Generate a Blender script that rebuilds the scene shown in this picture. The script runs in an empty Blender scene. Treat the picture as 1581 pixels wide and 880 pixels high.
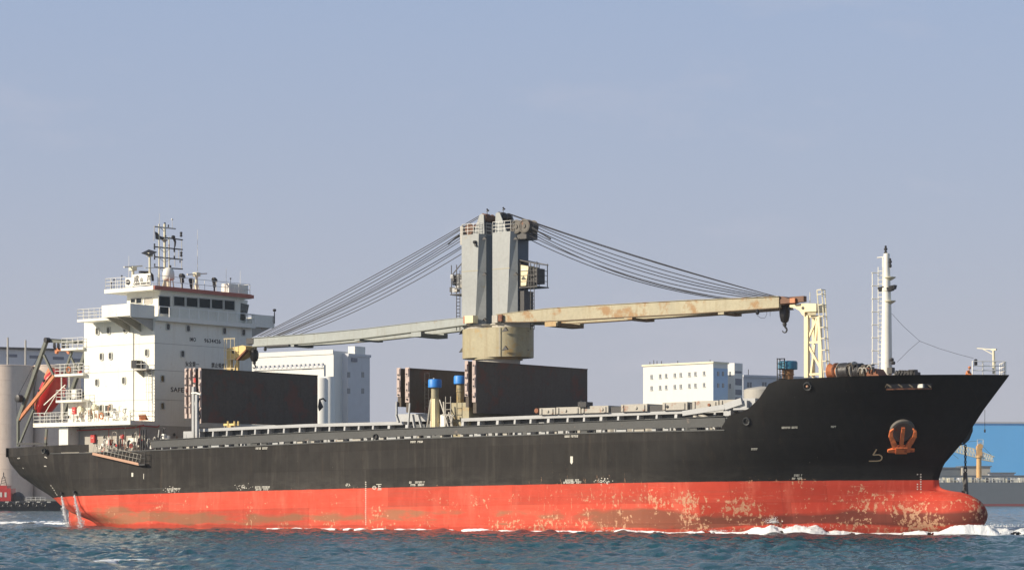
import bpy, bmesh, math, random
import numpy as np
from mathutils import Vector, Matrix
from mathutils.bvhtree import BVHTree

random.seed(7)
rng = np.random.default_rng(11)
SC = bpy.context.scene
COL = SC.collection
R = math.radians

# ------------------------------------------------------------------ camera
FPX, PXC, HOR, IW, IH = 3660.0, 790.5, 770.0, 1581.0, 880.0
CAM_H = 2.92
cam_data = bpy.data.cameras.new('camera')
cam = bpy.data.objects.new('camera', cam_data)
COL.objects.link(cam)
cam.location = (0, 0, CAM_H)
cam.rotation_euler = (R(90), 0, 0)
cam_data.sensor_width = 36.0
cam_data.lens = 36.0 * FPX / IW
cam_data.shift_y = (HOR - IH / 2) / IW
cam_data.clip_start = 0.5
cam_data.clip_end = 60000
SC.camera = cam

# ------------------------------------------------------------------ light
THETA = R(38.33)                       # the ship's heading, turned towards the camera
CT, ST = math.cos(THETA), math.sin(THETA)
SUN_EL = R(24)
sun_h = Vector((-0.95, -0.31)).normalized()      # horizontal direction towards the sun
to_sun = Vector((sun_h.x * math.cos(SUN_EL), sun_h.y * math.cos(SUN_EL), math.sin(SUN_EL)))
sd = bpy.data.lights.new('sun', 'SUN')
sd.energy = 5.0
sd.angle = R(0.55)
sd.color = (1.0, 0.875, 0.70)
sun = bpy.data.objects.new('sun', sd)
COL.objects.link(sun)
sun.rotation_euler = (-to_sun).to_track_quat('-Z', 'Y').to_euler()
sun.location = (-60, -20, 80)

world = bpy.data.worlds.new('World')
SC.world = world
world.use_nodes = True
wn, wl = world.node_tree.nodes, world.node_tree.links
bg = wn['Background']
sky = wn.new('ShaderNodeTexSky')
sky.sky_type = 'NISHITA'
sky.sun_disc = False
sky.sun_elevation = SUN_EL
sky.sun_rotation = math.atan2(sun_h.x, sun_h.y)
sky.altitude = 0
sky.air_density = 1.0
sky.dust_density = 1.6
sky.ozone_density = 2.0
SKY_STRENGTH = 0.0835
# hazy air: towards the horizon the whole sky turns to an even grey-lilac veil
geo = wn.new('ShaderNodeNewGeometry')
sep = wn.new('ShaderNodeSeparateXYZ')
tc = wn.new('ShaderNodeTexCoord')
wl.new(tc.outputs['Generated'], sep.inputs[0])
rmp = wn.new('ShaderNodeValToRGB')
rmp.color_ramp.elements[0].position = 0.0
rmp.color_ramp.elements[0].color = (0.92, 0.92, 0.92, 1)
rmp.color_ramp.elements[1].position = 0.55
rmp.color_ramp.elements[1].color = (0.15, 0.15, 0.15, 1)
e = rmp.color_ramp.elements.new(0.2)
e.color = (0.8, 0.8, 0.8, 1)
wl.new(sep.outputs['Z'], rmp.inputs[0])
veil = wn.new('ShaderNodeValToRGB')
for k, (p, c) in enumerate([(0.0, (5.75, 5.85, 6.7)), (0.07, (5.45, 5.75, 6.95)), (0.14, (5.0, 5.7, 7.45)), (0.22, (4.6, 5.7, 8.1))]):
    el = veil.color_ramp.elements[k] if k < 2 else veil.color_ramp.elements.new(p)
    el.position = p
    el.color = (*[x / 10 for x in c], 1)
vm = wn.new('ShaderNodeVectorMath'); vm.operation = 'SCALE'; vm.inputs['Scale'].default_value = 10 * 0.072 / 0.085
wl.new(sep.outputs['Z'], veil.inputs[0])
wl.new(veil.outputs[0], vm.inputs[0])
# faint pinkish wisps of cloud
cmap = wn.new('ShaderNodeMapping'); cmap.inputs['Scale'].default_value = (5.5, 5.5, 16)
wl.new(tc.outputs['Generated'], cmap.inputs[0])
cn = wn.new('ShaderNodeTexNoise'); cn.inputs['Scale'].default_value = 1.6; cn.inputs['Detail'].default_value = 7
cn.inputs['Roughness'].default_value = 0.62
wl.new(cmap.outputs[0], cn.inputs['Vector'])
cr = wn.new('ShaderNodeMapRange'); cr.inputs['From Min'].default_value = 0.56; cr.inputs['From Max'].default_value = 0.85
cr.inputs['To Min'].default_value = 0.0; cr.inputs['To Max'].default_value = 0.4
wl.new(cn.outputs[0], cr.inputs['Value'])
cmx = wn.new('ShaderNodeMix'); cmx.data_type = 'RGBA'; cmx.inputs[7].default_value = (6.2, 6.0, 6.9, 1)
wl.new(cr.outputs[0], cmx.inputs[0]); wl.new(vm.outputs[0], cmx.inputs[6])
mx = wn.new('ShaderNodeMix'); mx.data_type = 'RGBA'
wl.new(rmp.outputs[0], mx.inputs[0])
wl.new(sky.outputs[0], mx.inputs[6]); wl.new(cmx.outputs[2], mx.inputs[7])
wl.new(mx.outputs[2], bg.inputs['Color'])
bg.inputs['Strength'].default_value = SKY_STRENGTH

SC.view_settings.view_transform = 'Standard'
SC.view_settings.look = 'None'
SC.view_settings.exposure = 0.27
SC.view_settings.gamma = 1.0
SC.view_settings.use_curve_mapping = False
SC.render.engine = 'CYCLES'
SC.cycles.max_bounces = 5
SC.cycles.use_denoising = True

# ------------------------------------------------------------------ geometry of the place
# ship frame: u forward, v from the starboard side to port, w up; (0,0,0) lies 210 m off
VC = 10.4                                            # centreline
HB = 10.4                                            # half beam
D0 = 210.0
def S(px, py, v):
    """point of the ship's longitudinal plane v seen at a pixel -> (u, w)"""
    t = (px - PXC) / FPX
    u = (t * (D0 + v * CT) - v * ST) / (CT + t * ST)
    Y = D0 - u * ST + v * CT
    return u, CAM_H + (HOR - py) * Y / FPX
def F(px, py, u):
    """point of the transverse plane u -> (v, w)"""
    t = (px - PXC) / FPX
    v = (t * (D0 - u * ST) - u * CT) / (ST - t * CT)
    Y = D0 - u * ST + v * CT
    return v, CAM_H + (HOR - py) * Y / FPX
def Sp(px, py, v):
    u, w = S(px, py, v)
    return Vector((u, v, w))
def Fp(px, py, u):
    v, w = F(px, py, u)
    return Vector((u, v, w))
def s2w(p):
    return Vector((p[0] * CT + p[1] * ST, D0 - p[0] * ST + p[1] * CT, p[2]))
def w2s(p):
    x, y = p[0], p[1] - D0
    return Vector((x * CT - y * ST, x * ST + y * CT, p[2]))
def Wp(px, py, Y):
    return Vector(((px - PXC) * Y / FPX, Y, CAM_H + (HOR - py) * Y / FPX))

# ------------------------------------------------------------------ materials
def new_mat(name):
    m = bpy.data.materials.new(name)
    m.use_nodes = True
    return m, m.node_tree.nodes, m.node_tree.links, m.node_tree.nodes['Principled BSDF']
def mathn(nt, op, a, b=None, clamp=False):
    n = nt.nodes.new('ShaderNodeMath'); n.operation = op; n.use_clamp = clamp
    for i, x in enumerate((a, b)):
        if x is None: continue
        if isinstance(x, (int, float)): n.inputs[i].default_value = x
        else: nt.links.new(x, n.inputs[i])
    return n.outputs[0]
def noisen(nt, vec, scale, detail=4, rough=0.55, stretch=None, off=(0, 0, 0)):
    if stretch is not None:
        mp = nt.nodes.new('ShaderNodeMapping'); mp.inputs['Scale'].default_value = stretch
        mp.inputs['Location'].default_value = off
        nt.links.new(vec, mp.inputs[0]); vec = mp.outputs[0]
    n = nt.nodes.new('ShaderNodeTexNoise')
    n.inputs['Scale'].default_value = scale; n.inputs['Detail'].default_value = detail
    n.inputs['Roughness'].default_value = rough
    nt.links.new(vec, n.inputs['Vector'])
    return n.outputs[0]
def rangen(nt, x, a, b, c=0.0, d=1.0):
    n = nt.nodes.new('ShaderNodeMapRange')
    n.inputs['From Min'].default_value = a; n.inputs['From Max'].default_value = b
    n.inputs['To Min'].default_value = c; n.inputs['To Max'].default_value = d
    nt.links.new(x, n.inputs['Value'])
    return n.outputs[0]
def mixc(nt, f, a, b):
    n = nt.nodes.new('ShaderNodeMix'); n.data_type = 'RGBA'
    for i, x in ((0, f), (6, a), (7, b)):
        if isinstance(x, (int, float)): n.inputs[i].default_value = x
        elif isinstance(x, tuple): n.inputs[i].default_value = (*x, 1)
        else: nt.links.new(x, n.inputs[i])
    return n.outputs[2]
def painted(name, col, rough=0.5, rust=0.0, rustcol=(0.28, 0.11, 0.045), dirt=0.25, scale=1.0, metal=0.0, streak=0.0, bump=0.0, rust_scale=0.7):
    """weathered paint: blotches, fine dirt, optional rust patches and vertical streaks"""
    m, n, l, b = new_mat(name)
    nt = m.node_tree
    t = n.new('ShaderNodeTexCoord').outputs['Object']
    n1 = noisen(nt, t, 0.35 * scale, 6, 0.6)
    n2 = noisen(nt, t, 4.0 * scale, 5, 0.6)
    dark = tuple(x * 0.62 for x in col)
    c = mixc(nt, mathn(nt, 'MULTIPLY', rangen(nt, n1, 0.42, 0.72), dirt), col, dark)
    c = mixc(nt, mathn(nt, 'MULTIPLY', rangen(nt, n2, 0.45, 0.75), dirt), c, dark)
    if streak > 0:
        n4 = noisen(nt, t, 1.0, 5, 0.7, (2.2, 2.2, 0.12))
        c = mixc(nt, mathn(nt, 'MULTIPLY', rangen(nt, n4, 0.52, 0.74), streak), c, tuple(x * y for x, y in zip(col, (0.6, 0.48, 0.34))))
    if rust > 0:
        n3 = noisen(nt, t, rust_scale * scale, 9, 0.72)
        f = rangen(nt, n3, 0.66 - 0.22 * rust, 0.70 - 0.16 * rust)
        c = mixc(nt, f, c, rustcol)
    l.new(c, b.inputs['Base Color'])
    b.inputs['Roughness'].default_value = rough
    b.inputs['Metallic'].default_value = metal
    if bump > 0:
        bp = n.new('ShaderNodeBump'); bp.inputs['Strength'].default_value = bump; bp.inputs['Distance'].default_value = 0.05
        l.new(n2, bp.inputs['Height']); l.new(bp.outputs[0], b.inputs['Normal'])
    return m
def plain(name, col, rough=0.5, metal=0.0):
    m, n, l, b = new_mat(name)
    b.inputs['Base Color'].default_value = (*col, 1)
    b.inputs['Roughness'].default_value = rough
    b.inputs['Metallic'].default_value = metal
    return m

M = {}
M['white'] = painted('white_ship_paint', (0.80, 0.785, 0.70), 0.45, rust=0.10, rustcol=(0.5, 0.33, 0.17), dirt=0.16, streak=0.22, rust_scale=1.3)
M['wall'] = painted('accommodation_paint', (0.83, 0.815, 0.72), 0.5, rust=0.10, rustcol=(.55,.42,.26), dirt=0.14, streak=0.28, rust_scale=2.2)
M['greywall'] = painted('lower_house_paint', (0.42, 0.40, 0.35), 0.55, rust=0.12, dirt=0.35, streak=0.45)
M['rail'] = plain('rail_paint', (0.72, 0.71, 0.66), 0.5)
M['brightrail'] = plain('sunlit_rail_paint', (0.86, 0.85, 0.80), 0.4)
M['dark'] = painted('dark_fittings', (0.028, 0.028, 0.03), 0.5, dirt=0.4)
M['black'] = plain('black_paint', (0.012, 0.012, 0.014), 0.4)
M['glass'] = plain('dark_window_glass', (0.008, 0.014, 0.018), 0.06)
M['glassside'] = plain('sunlit_window_glass', (0.10, 0.10, 0.085), 0.25)  # paler copy of the glass: sun on the side panes put into the colour
M['frame'] = plain('window_frame_paint', (0.55, 0.55, 0.50), 0.45)
M['crane'] = painted('crane_grey_paint', (0.31, 0.33, 0.325), 0.5, rust=0.06, rustcol=(.3,.26,.17), dirt=0.4, streak=0.45)
M['craneshade'] = painted('crane_front_shade', (0.05, 0.08, 0.115), 0.5, dirt=0.4, streak=0.3)  # darkened blue-grey: shade of the forward faces put into the colour
M['cranebase'] = painted('pedestal_paint', (0.38, 0.34, 0.215), 0.55, rust=0.46, rustcol=(0.36, 0.25, 0.10), dirt=0.5, streak=0.7, rust_scale=0.35)
M['jibgrey'] = painted('jib_grey_paint', (0.33, 0.36, 0.345), 0.5, rust=0.12, rustcol=(.28,.2,.12), dirt=0.4, streak=0.35)
M['jibrust'] = painted('jib_rusty_paint', (0.41, 0.37, 0.245), 0.55, rust=0.68, rustcol=(0.30, 0.17, 0.06), dirt=0.5, streak=0.5, rust_scale=0.42)
M['rust'] = painted('rusty_steel', (0.26, 0.10, 0.05), 0.75, rust=0.5, rustcol=(0.12, 0.05, 0.03), dirt=0.5, scale=2)
M['cover'] = painted('hatch_cover_underside', (0.098, 0.077, 0.058), 0.75, rust=0.66, rustcol=(0.135, 0.055, 0.036), dirt=0.8, scale=1.0, streak=0.5, bump=0.4, rust_scale=0.35)
M['coveredge'] = painted('hatch_cover_edge', (0.50, 0.40, 0.36), 0.65, rust=0.42, rustcol=(0.24, 0.075, 0.045), dirt=0.4, scale=2.2)
M['coaming'] = painted('coaming_grey_paint', (0.41, 0.425, 0.43), 0.5, rust=0.1, rustcol=(0.30, 0.2, 0.13), dirt=0.3, scale=1.5)
M['coamdark'] = painted('coaming_recess_dark', (0.10, 0.11, 0.115), 0.6, dirt=0.4)  # darker grey than the flange and stays, for the set-back wall
M['flatcover'] = painted('stowed_cover_paint', (0.42, 0.40, 0.35), 0.6, rust=0.46, rustcol=(0.30, 0.15, 0.09), dirt=0.5, scale=1.6)
M['bulwark'] = painted('bulwark_worn_black', (0.048, 0.052, 0.053), 0.6, rust=0.16, rustcol=(0.15, 0.12, 0.10), dirt=0.6, scale=1.4, streak=0.35)
M['yellow'] = painted('yellow_paint', (0.70, 0.52, 0.20), 0.5, rust=0.12, dirt=0.25)
M['cream'] = painted('cream_mast_paint', (0.74, 0.69, 0.50), 0.45, rust=0.08, dirt=0.2)
M['paleyellow'] = painted('pale_yellow_paint', (0.80, 0.68, 0.42), 0.5, rust=0.10, rustcol=(0.5, 0.26, 0.1), dirt=0.2)
M['blue'] = painted('bright_blue_paint', (0.025, 0.24, 0.72), 0.5, dirt=0.2)
M['blueworn'] = painted('worn_blue_paint', (0.03, 0.20, 0.32), 0.55, rust=0.2, dirt=0.4)
M['red'] = painted('fire_red_paint', (0.52, 0.03, 0.025), 0.45, dirt=0.3)
M['redroof'] = painted('roof_edge_red', (0.42, 0.11, 0.07), 0.5, dirt=0.4)
M['lifeboat'] = painted('lifeboat_red', (0.48, 0.02, 0.016), 0.35, dirt=0.2)
M['orange'] = painted('orange_paint', (0.58, 0.20, 0.075), 0.5, rust=0.3, dirt=0.35)
M['davit'] = painted('davit_grey_green', (0.12, 0.13, 0.105), 0.55, rust=0.2, dirt=0.4)
M['anchor'] = painted('rusty_anchor', (0.74, 0.19, 0.055), 0.75, rust=0.45, rustcol=(0.30, 0.06, 0.025), dirt=0.4, scale=2)
M['hawse'] = painted('worn_hawse_ring', (0.13, 0.12, 0.105), 0.7, rust=0.3, rustcol=(.2,.08,.04), dirt=0.5, scale=2)
M['cable'] = plain('greased_wire', (0.03, 0.03, 0.034), 0.55, 0.2)
M['mark'] = painted('marking_white', (0.70, 0.68, 0.60), 0.6, dirt=0.4, scale=3)
M['markgold'] = painted('marking_cream', (0.75, 0.58, 0.33), 0.6, dirt=0.3, scale=3)
M['letter'] = plain('lettering_black', (0.02, 0.02, 0.022), 0.5)
M['copper'] = painted('gangway_copper', (0.50, 0.29, 0.19), 0.6, rust=0.2, dirt=0.3, scale=2)
M['deck'] = painted('deck_paint', (0.20, 0.12, 0.08), 0.7, rust=0.3, dirt=0.5)
M['rope'] = painted('old_rope', (0.10, 0.085, 0.065), 0.9, dirt=0.5, scale=6)
M['skin'] = plain('skin', (0.45, 0.26, 0.18), 0.6)

# ------------------------------------------------------------------ mesh builder
FRAMES = {}
def thing(name, label, cat, base=(0, 0, 0), ship=True, group=None, kind=None):
    o = bpy.data.objects.new(name, None)
    COL.objects.link(o)
    o.empty_display_size = 0.5
    if ship:
        o.location = s2w(base); o.rotation_euler = (0, 0, -THETA)
    else:
        o.location = base
    if label: o['label'] = label
    if cat: o['category'] = cat
    if group: o['group'] = group
    if kind: o['kind'] = kind
    FRAMES[o.name] = Vector(base)
    return o
def root_of(o):
    while o.parent: o = o.parent
    return o
class MB:
    def __init__(s): s.v = []; s.f = []; s.m = []
    def add(s, vs, fs, mi=0):
        k = len(s.v)
        s.v += [tuple(x) for x in vs]
        s.f += [tuple(i + k for i in f) for f in fs]
        s.m += [mi] * len(fs)
        return s
    def hexa(s, p, mi=0):
        return s.add(p, [(0, 3, 2, 1), (4, 5, 6, 7), (0, 1, 5, 4), (1, 2, 6, 5), (2, 3, 7, 6), (3, 0, 4, 7)], mi)
    def box(s, a0, a1, b0, b1, c0, c1, mi=0):
        a0, a1 = sorted((a0, a1)); b0, b1 = sorted((b0, b1)); c0, c1 = sorted((c0, c1))
        return s.hexa([(a0, b0, c0), (a1, b0, c0), (a1, b1, c0), (a0, b1, c0), (a0, b0, c1), (a1, b0, c1), (a1, b1, c1), (a0, b1, c1)], mi)
    def beam(s, p0, p1, wd, ht, up=(0, 0, 1), wd1=None, ht1=None, mi=0):
        p0, p1 = Vector(p0), Vector(p1); d = (p1 - p0)
        if d.length < 1e-6: return s
        d.normalize(); up = Vector(up)
        if abs(d.dot(up)) > 0.98: up = Vector((1, 0, 0)) if abs(d.x) < 0.9 else Vector((0, 1, 0))
        r = d.cross(up).normalized(); q = r.cross(d).normalized()
        wd1 = wd if wd1 is None else wd1; ht1 = ht if ht1 is None else ht1
        pts = []
        for p, a, b in ((p0, wd / 2, ht / 2), (p1, wd1 / 2, ht1 / 2)):
            pts += [p - r * a - q * b, p + r * a - q * b, p + r * a + q * b, p - r * a + q * b]
        return s.add(pts, [(0, 3, 2, 1)[::-1], (4, 5, 6, 7)[::-1], (0, 1, 5, 4)[::-1], (1, 2, 6, 5)[::-1], (2, 3, 7, 6)[::-1], (3, 0, 4, 7)[::-1]], mi)
    def tube(s, p0, p1, r0, r1=None, n=8, caps=True, mi=0):
        return s.path([p0, p1], [r0, r0 if r1 is None else r1], n, caps, mi)
    def path(s, pts, r, n=6, caps=True, mi=0):
        pts = [Vector(p) for p in pts]
        if not isinstance(r, (list, tuple)): r = [r] * len(pts)
        k = len(s.v); vs = []; ref = None
        for i, p in enumerate(pts):
            a = pts[max(0, i - 1)]; b = pts[min(len(pts) - 1, i + 1)]
            d = (b - a)
            d = d.normalized() if d.length > 1e-9 else Vector((0, 0, 1))
            if ref is None:
                ref = Vector((0, 0, 1)) if abs(d.z) < 0.9 else Vector((1, 0, 0))
            x = d.cross(ref)
            if x.length < 1e-3: x = d.cross(Vector((0.3, 1, 0.2)))
            x.normalize(); y = d.cross(x).normalized(); ref = x.cross(d).normalized()
            for j in range(n):
                t = 2 * math.pi * j / n
                vs.append(p + (x * math.cos(t) + y * math.sin(t)) * r[i])
        fs = []
        for i in range(len(pts) - 1):
            for j in range(n):
                a = i * n + j; b = i * n + (j + 1) % n
                fs.append((a, b, b + n, a + n))
        if caps:
            fs.append(tuple(range(n))[::-1]); fs.append(tuple((len(pts) - 1) * n + j for j in range(n)))
        return s.add(vs, fs, mi)
    def lathe(s, c, prof, n=20, axis=(0, 0, 1), mi=0):
        """prof: list of (radius, distance along axis)"""
        c = Vector(c); ax = Vector(axis).normalized()
        ref = Vector((1, 0, 0)) if abs(ax.x) < 0.9 else Vector((0, 1, 0))
        x = ax.cross(ref).normalized(); y = ax.cross(x).normalized()
        vs = []
        for r, h in prof:
            for j in range(n):
                t = 2 * math.pi * j / n
                vs.append(c + ax * h + (x * math.cos(t) + y * math.sin(t)) * r)
        fs = []
        for i in range(len(prof) - 1):
            for j in range(n):
                a = i * n + j; b = i * n + (j + 1) % n
                fs.append((a, b, b + n, a + n))
        fs.append(tuple(range(n))[::-1]); fs.append(tuple((len(prof) - 1) * n + j for j in range(n)))
        return s.add(vs, fs, mi)
    def prism(s, poly, axis, a, b, mi=0):
        """poly in the plane across the axis; axis 'v': poly=(u,w); 'u': (v,w); 'w': (u,v)"""
        def P(q, t):
            return {'v': (q[0], t, q[1]), 'u': (t, q[0], q[1]), 'w': (q[0], q[1], t)}[axis]
        n = len(poly)
        vs = [P(q, a) for q in poly] + [P(q, b) for q in poly]
        fs = [tuple(range(n)), tuple(range(n, 2 * n))[::-1]] + [(i, i + n, (i + 1) % n + n, (i + 1) % n) for i in range(n)]
        return s.add(vs, fs, mi)
    def loft(s, rings, mi=0, caps=True):
        n = len(rings[0]); vs = [p for r in rings for p in r]; fs = []
        for i in range(len(rings) - 1):
            for j in range(n):
                a = i * n + j; b = i * n + (j + 1) % n
                fs.append((a, b, b + n, a + n))
        if caps:
            fs.append(tuple(range(n))[::-1]); fs.append(tuple((len(rings) - 1) * n + j for j in range(n)))
        return s.add(vs, fs, mi)
    def ball(s, c, r, n=8, sq=(1, 1, 1), mi=0):
        c = Vector(c); prof = []
        rings = []
        for i in range(1, n):
            t = math.pi * i / n
            rings.append([(c.x + math.sin(t) * math.cos(2 * math.pi * j / (2 * n)) * r * sq[0], c.y + math.sin(t) * math.sin(2 * math.pi * j / (2 * n)) * r * sq[1], c.z - math.cos(t) * r * sq[2]) for j in range(2 * n)])
        return s.loft(rings, mi)
    def rail(s, pts, h=1.05, bars=3, gap=1.4, r=0.028, closed=False, rp=None):
        pts = [Vector(p) for p in pts]
        rp = rp or r * 1.15
        for a, b in zip(pts[:-1], pts[1:]):
            L = (b - a).length; n = max(1, round(L / gap))
            for k in range(n + 1):
                q = a.lerp(b, k / n)
                s.tube(q, q + Vector((0, 0, h)), rp, n=5)
            for j in range(bars):
                z = Vector((0, 0, h * (j + 1) / bars))
                s.tube(a + z, b + z, r, n=5)
        return s
    def ladder(s, a, b, wv, gap=0.35, r=0.03):
        a, b, wv = Vector(a), Vector(b), Vector(wv) / 2
        s.tube(a - wv, b - wv, r, n=5); s.tube(a + wv, b + wv, r, n=5)
        n = max(2, int((b - a).length / gap))
        for k in range(1, n):
            q = a.lerp(b, k / n); s.tube(q - wv, q + wv, r * 0.8, n=4)
        return s
    def cage(s, a, b, c, rad, gap=1.0, r=0.025, half=None):
        """safety hoops round a ladder; c = outward direction"""
        a, b = Vector(a), Vector(b); c = Vector(c).normalized(); x = c.cross(Vector((0, 0, 1))).normalized()
        n = max(2, round((b - a).length / gap)); arcs = [R(t) for t in (-90, -45, 0, 45, 90)]
        for k in range(n + 1):
            q = a.lerp(b, k / n) 
            s.path([q + (c * math.cos(t) + x * math.sin(t)) * rad + c * rad * 0.3 for t in arcs], r, n=4)
        for t in arcs[::2] if half is None else arcs[1::2]:
            o = (c * math.cos(t) + x * math.sin(t)) * rad + c * rad * 0.3
            s.tube(a + o, b + o, r, n=4)
        return s
    def mesh(s, name, mats, base=(0, 0, 0), smooth=None, fix=True):
        me = bpy.data.meshes.new(name)
        b = Vector(base)
        me.from_pydata([(x[0] - b[0], x[1] - b[1], x[2] - b[2]) for x in s.v], [], s.f)
        if not isinstance(mats, (list, tuple)): mats = [mats]
        for m_ in mats: me.materials.append(m_)
        if len(mats) > 1: me.polygons.foreach_set('material_index', s.m)
        if fix:
            bm = bmesh.new(); bm.from_mesh(me)
            bmesh.ops.recalc_face_normals(bm, faces=bm.faces)
            bm.to_mesh(me); bm.free()
        if smooth is not None:
            me.polygons.foreach_set('use_smooth', [True] * len(me.polygons))
            try: me.set_sharp_from_angle(angle=R(smooth))
            except Exception: pass
        me.update()
        return me
    def build(s, name, mats, parent, smooth=None, label=None, kind=None, fix=True):
        base = FRAMES[root_of(parent).name]
        o = bpy.data.objects.new(name, s.mesh(name, mats, base, smooth, fix))
        COL.objects.link(o); o.parent = parent
        if label: o['label'] = label
        if kind: o['kind'] = kind
        return o
    def solo(s, name, mats, label, cat, base, ship=True, smooth=None, kind=None, group=None):
        """a thing that is one mesh"""
        o = bpy.data.objects.new(name, s.mesh(name, mats, base, smooth))
        COL.objects.link(o)
        if ship: o.location = s2w(base); o.rotation_euler = (0, 0, -THETA)
        else: o.location = base
        if label: o['label'] = label
        if cat: o['category'] = cat
        if kind: o['kind'] = kind
        if group: o['group'] = group
        FRAMES[o.name] = Vector(base)
        return o
def inst(o_or_mesh, name, parent, loc, rz=0.0):
    """one more part sharing mesh data; loc in the frame of the thing (absolute u,v,w)"""
    o = bpy.data.objects.new(name, o_or_mesh)
    COL.objects.link(o); o.parent = parent
    o.location = Vector(loc) - FRAMES[root_of(parent).name]
    o.rotation_euler = (0, 0, rz)
    return o
def lettering(body, size, origin, xdir, parent, mat, depth=0.02, align='LEFT', fitw=None, name='lettering'):
    """flat printed text as thin mesh, standing upright, running along xdir (frame coordinates)"""
    cu = bpy.data.curves.new('text', 'FONT')
    cu.body = body; cu.size = size; cu.extrude = depth / 2; cu.align_x = align; cu.offset = size * 0.012
    cu.space_character = 1.1
    tmp = bpy.data.objects.new('text', cu); COL.objects.link(tmp)
    bpy.context.view_layer.update()
    me = bpy.data.meshes.new_from_object(tmp.evaluated_get(bpy.context.evaluated_depsgraph_get()))
    COL.objects.unlink(tmp); bpy.data.objects.remove(tmp)
    xs = [v.co.x for v in me.vertices] or [0, 1]
    k = (fitw / (max(xs) - min(xs))) if fitw else 1.0
    x0 = min(xs) if align == 'LEFT' else 0
    X = Vector(xdir).normalized(); base = FRAMES[root_of(parent).name]
    nrm = X.cross(Vector((0, 0, 1)))
    for v in me.vertices:
        p = Vector(origin) + X * ((v.co.x - x0) * k) + Vector((0, 0, 1)) * v.co.y + nrm * v.co.z - base
        v.co = p
    me.materials.clear(); me.materials.append(mat); me.name = name
    o = bpy.data.objects.new(name, me); COL.objects.link(o); o.parent = parent
    return o
# ================================================================== THE SHIP: HULL
SHIP = thing('cargo_ship', 'long black and red cargo ship with twin deck cranes, steaming to the right', 'cargo ship', (-10, VC, 0))

def table(pts, v):
    t = sorted(S(px, py, v if not callable(v) else v(px)) for px, py in pts)
    return [a for a, b in t], [b for a, b in t]
DECKU, DECKW = table([(8, 704), (75, 700), (135, 699), (250, 694.5), (640, 677), (940, 667.5), (1130, 663.5)], 0)     # deck at side
BULU, BULW = table([(8, 690.5), (100, 686.5), (136, 686), (250, 679), (430, 669.5), (640, 661), (940, 650), (1060, 645.5), (1118, 642.5)], 0)
SWU, SWW = table([(1118, 642.5), (1138, 638.5), (1152, 633), (1166, 622), (1178, 606), (1187, 592), (1195, 586.5), (1230, 584.5)], 0)
def deck_w(u): return float(np.interp(u, DECKU, DECKW))
def bul_w(u): return float(np.interp(u, BULU, BULW))
U_SW = SWU[0]
W_BOW = 12.95
def top_w(u):
    if u < U_SW: return deck_w(u)
    if u < SWU[-1]: return float(np.interp(u, SWU, SWW))
    return float(np.interp(u, [SWU[-1], 38, 44], [SWW[-1], 12.85, W_BOW]))
# stem and stern outlines on the centreline: w -> u
st = sorted((S(px, py, VC)[::-1] for px, py in [(1558, 579), (1519, 632), (1487, 682), (1457, 717), (1449.5, 738), (1449, 752)]))
_sb = st[0][1]
st = [(3.50, _sb + 2.2), (3.56, _sb + 1.3), (3.64, _sb + .8), (3.76, _sb + .38), (3.95, _sb + .1)] + [p for p in st if p[0] > 4.1]
st = [(-2, _sb + .0), (3.3, _sb + .0), (3.42, _sb + .9)] + st
STW, STU = [a for a, b in st], [b for a, b in st]
aft = sorted([S(8, 690, 1.9)[::-1], S(8.5, 704, 2.0)[::-1], S(14, 716, 2.6)[::-1], S(27, 733, 3.6)[::-1], S(49, 752, 5.2)[::-1], S(68, 767, 6.8)[::-1], S(95, 779, 9.0)[::-1], S(122, 790, 10.4)[::-1], (0.6, -66.0), (-1.5, -62.0)])
AFW, AFU = [a for a, b in aft], [b for a, b in aft]
TBW = [-1.5, 0.6, 2.0, 2.9, 4.0, 5.4, 6.8, 8.0, 9.0]
TBV = [0.0, 0.0, 0.4, 1.8, 4.2, 6.4, 7.7, 8.4, 8.5]
def stem_u(w): return float(np.interp(w, STW, STU))
def body_stem(w): return stem_u(w) if w > 4.1 else float(np.interp(w, [3.0, 4.1], [_sb, stem_u(4.1)]))
def stern_u(w): return float(np.interp(w, AFW, AFU))
BW0, BR = 1.62, 2.0                      # bulb: centre height, radius
BNOSE = S(1515.5, 793, VC - 0.8)[0]
BL = 3.4
def bulb(u, w):
    q = 1 - ((w - BW0) / (BR * (1.0 if w < BW0 else 0.98))) ** 2
    if q <= 0: return 0.0, -1e9
    r = BR * 0.98 * math.sqrt(q)
    nose = BNOSE - BL + BL * math.sqrt(q)
    d = nose - u
    if d < 0: return 0.0, nose
    b = r * (math.sqrt(max(0, 1 - (1 - d / BL) ** 2)) if d < BL else 1.0)
    return b * (1.0 + 0.03 * max(0, d - BL)), nose
def end_u(w):
    return max(stem_u(w), bulb(0, w)[1])
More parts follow.
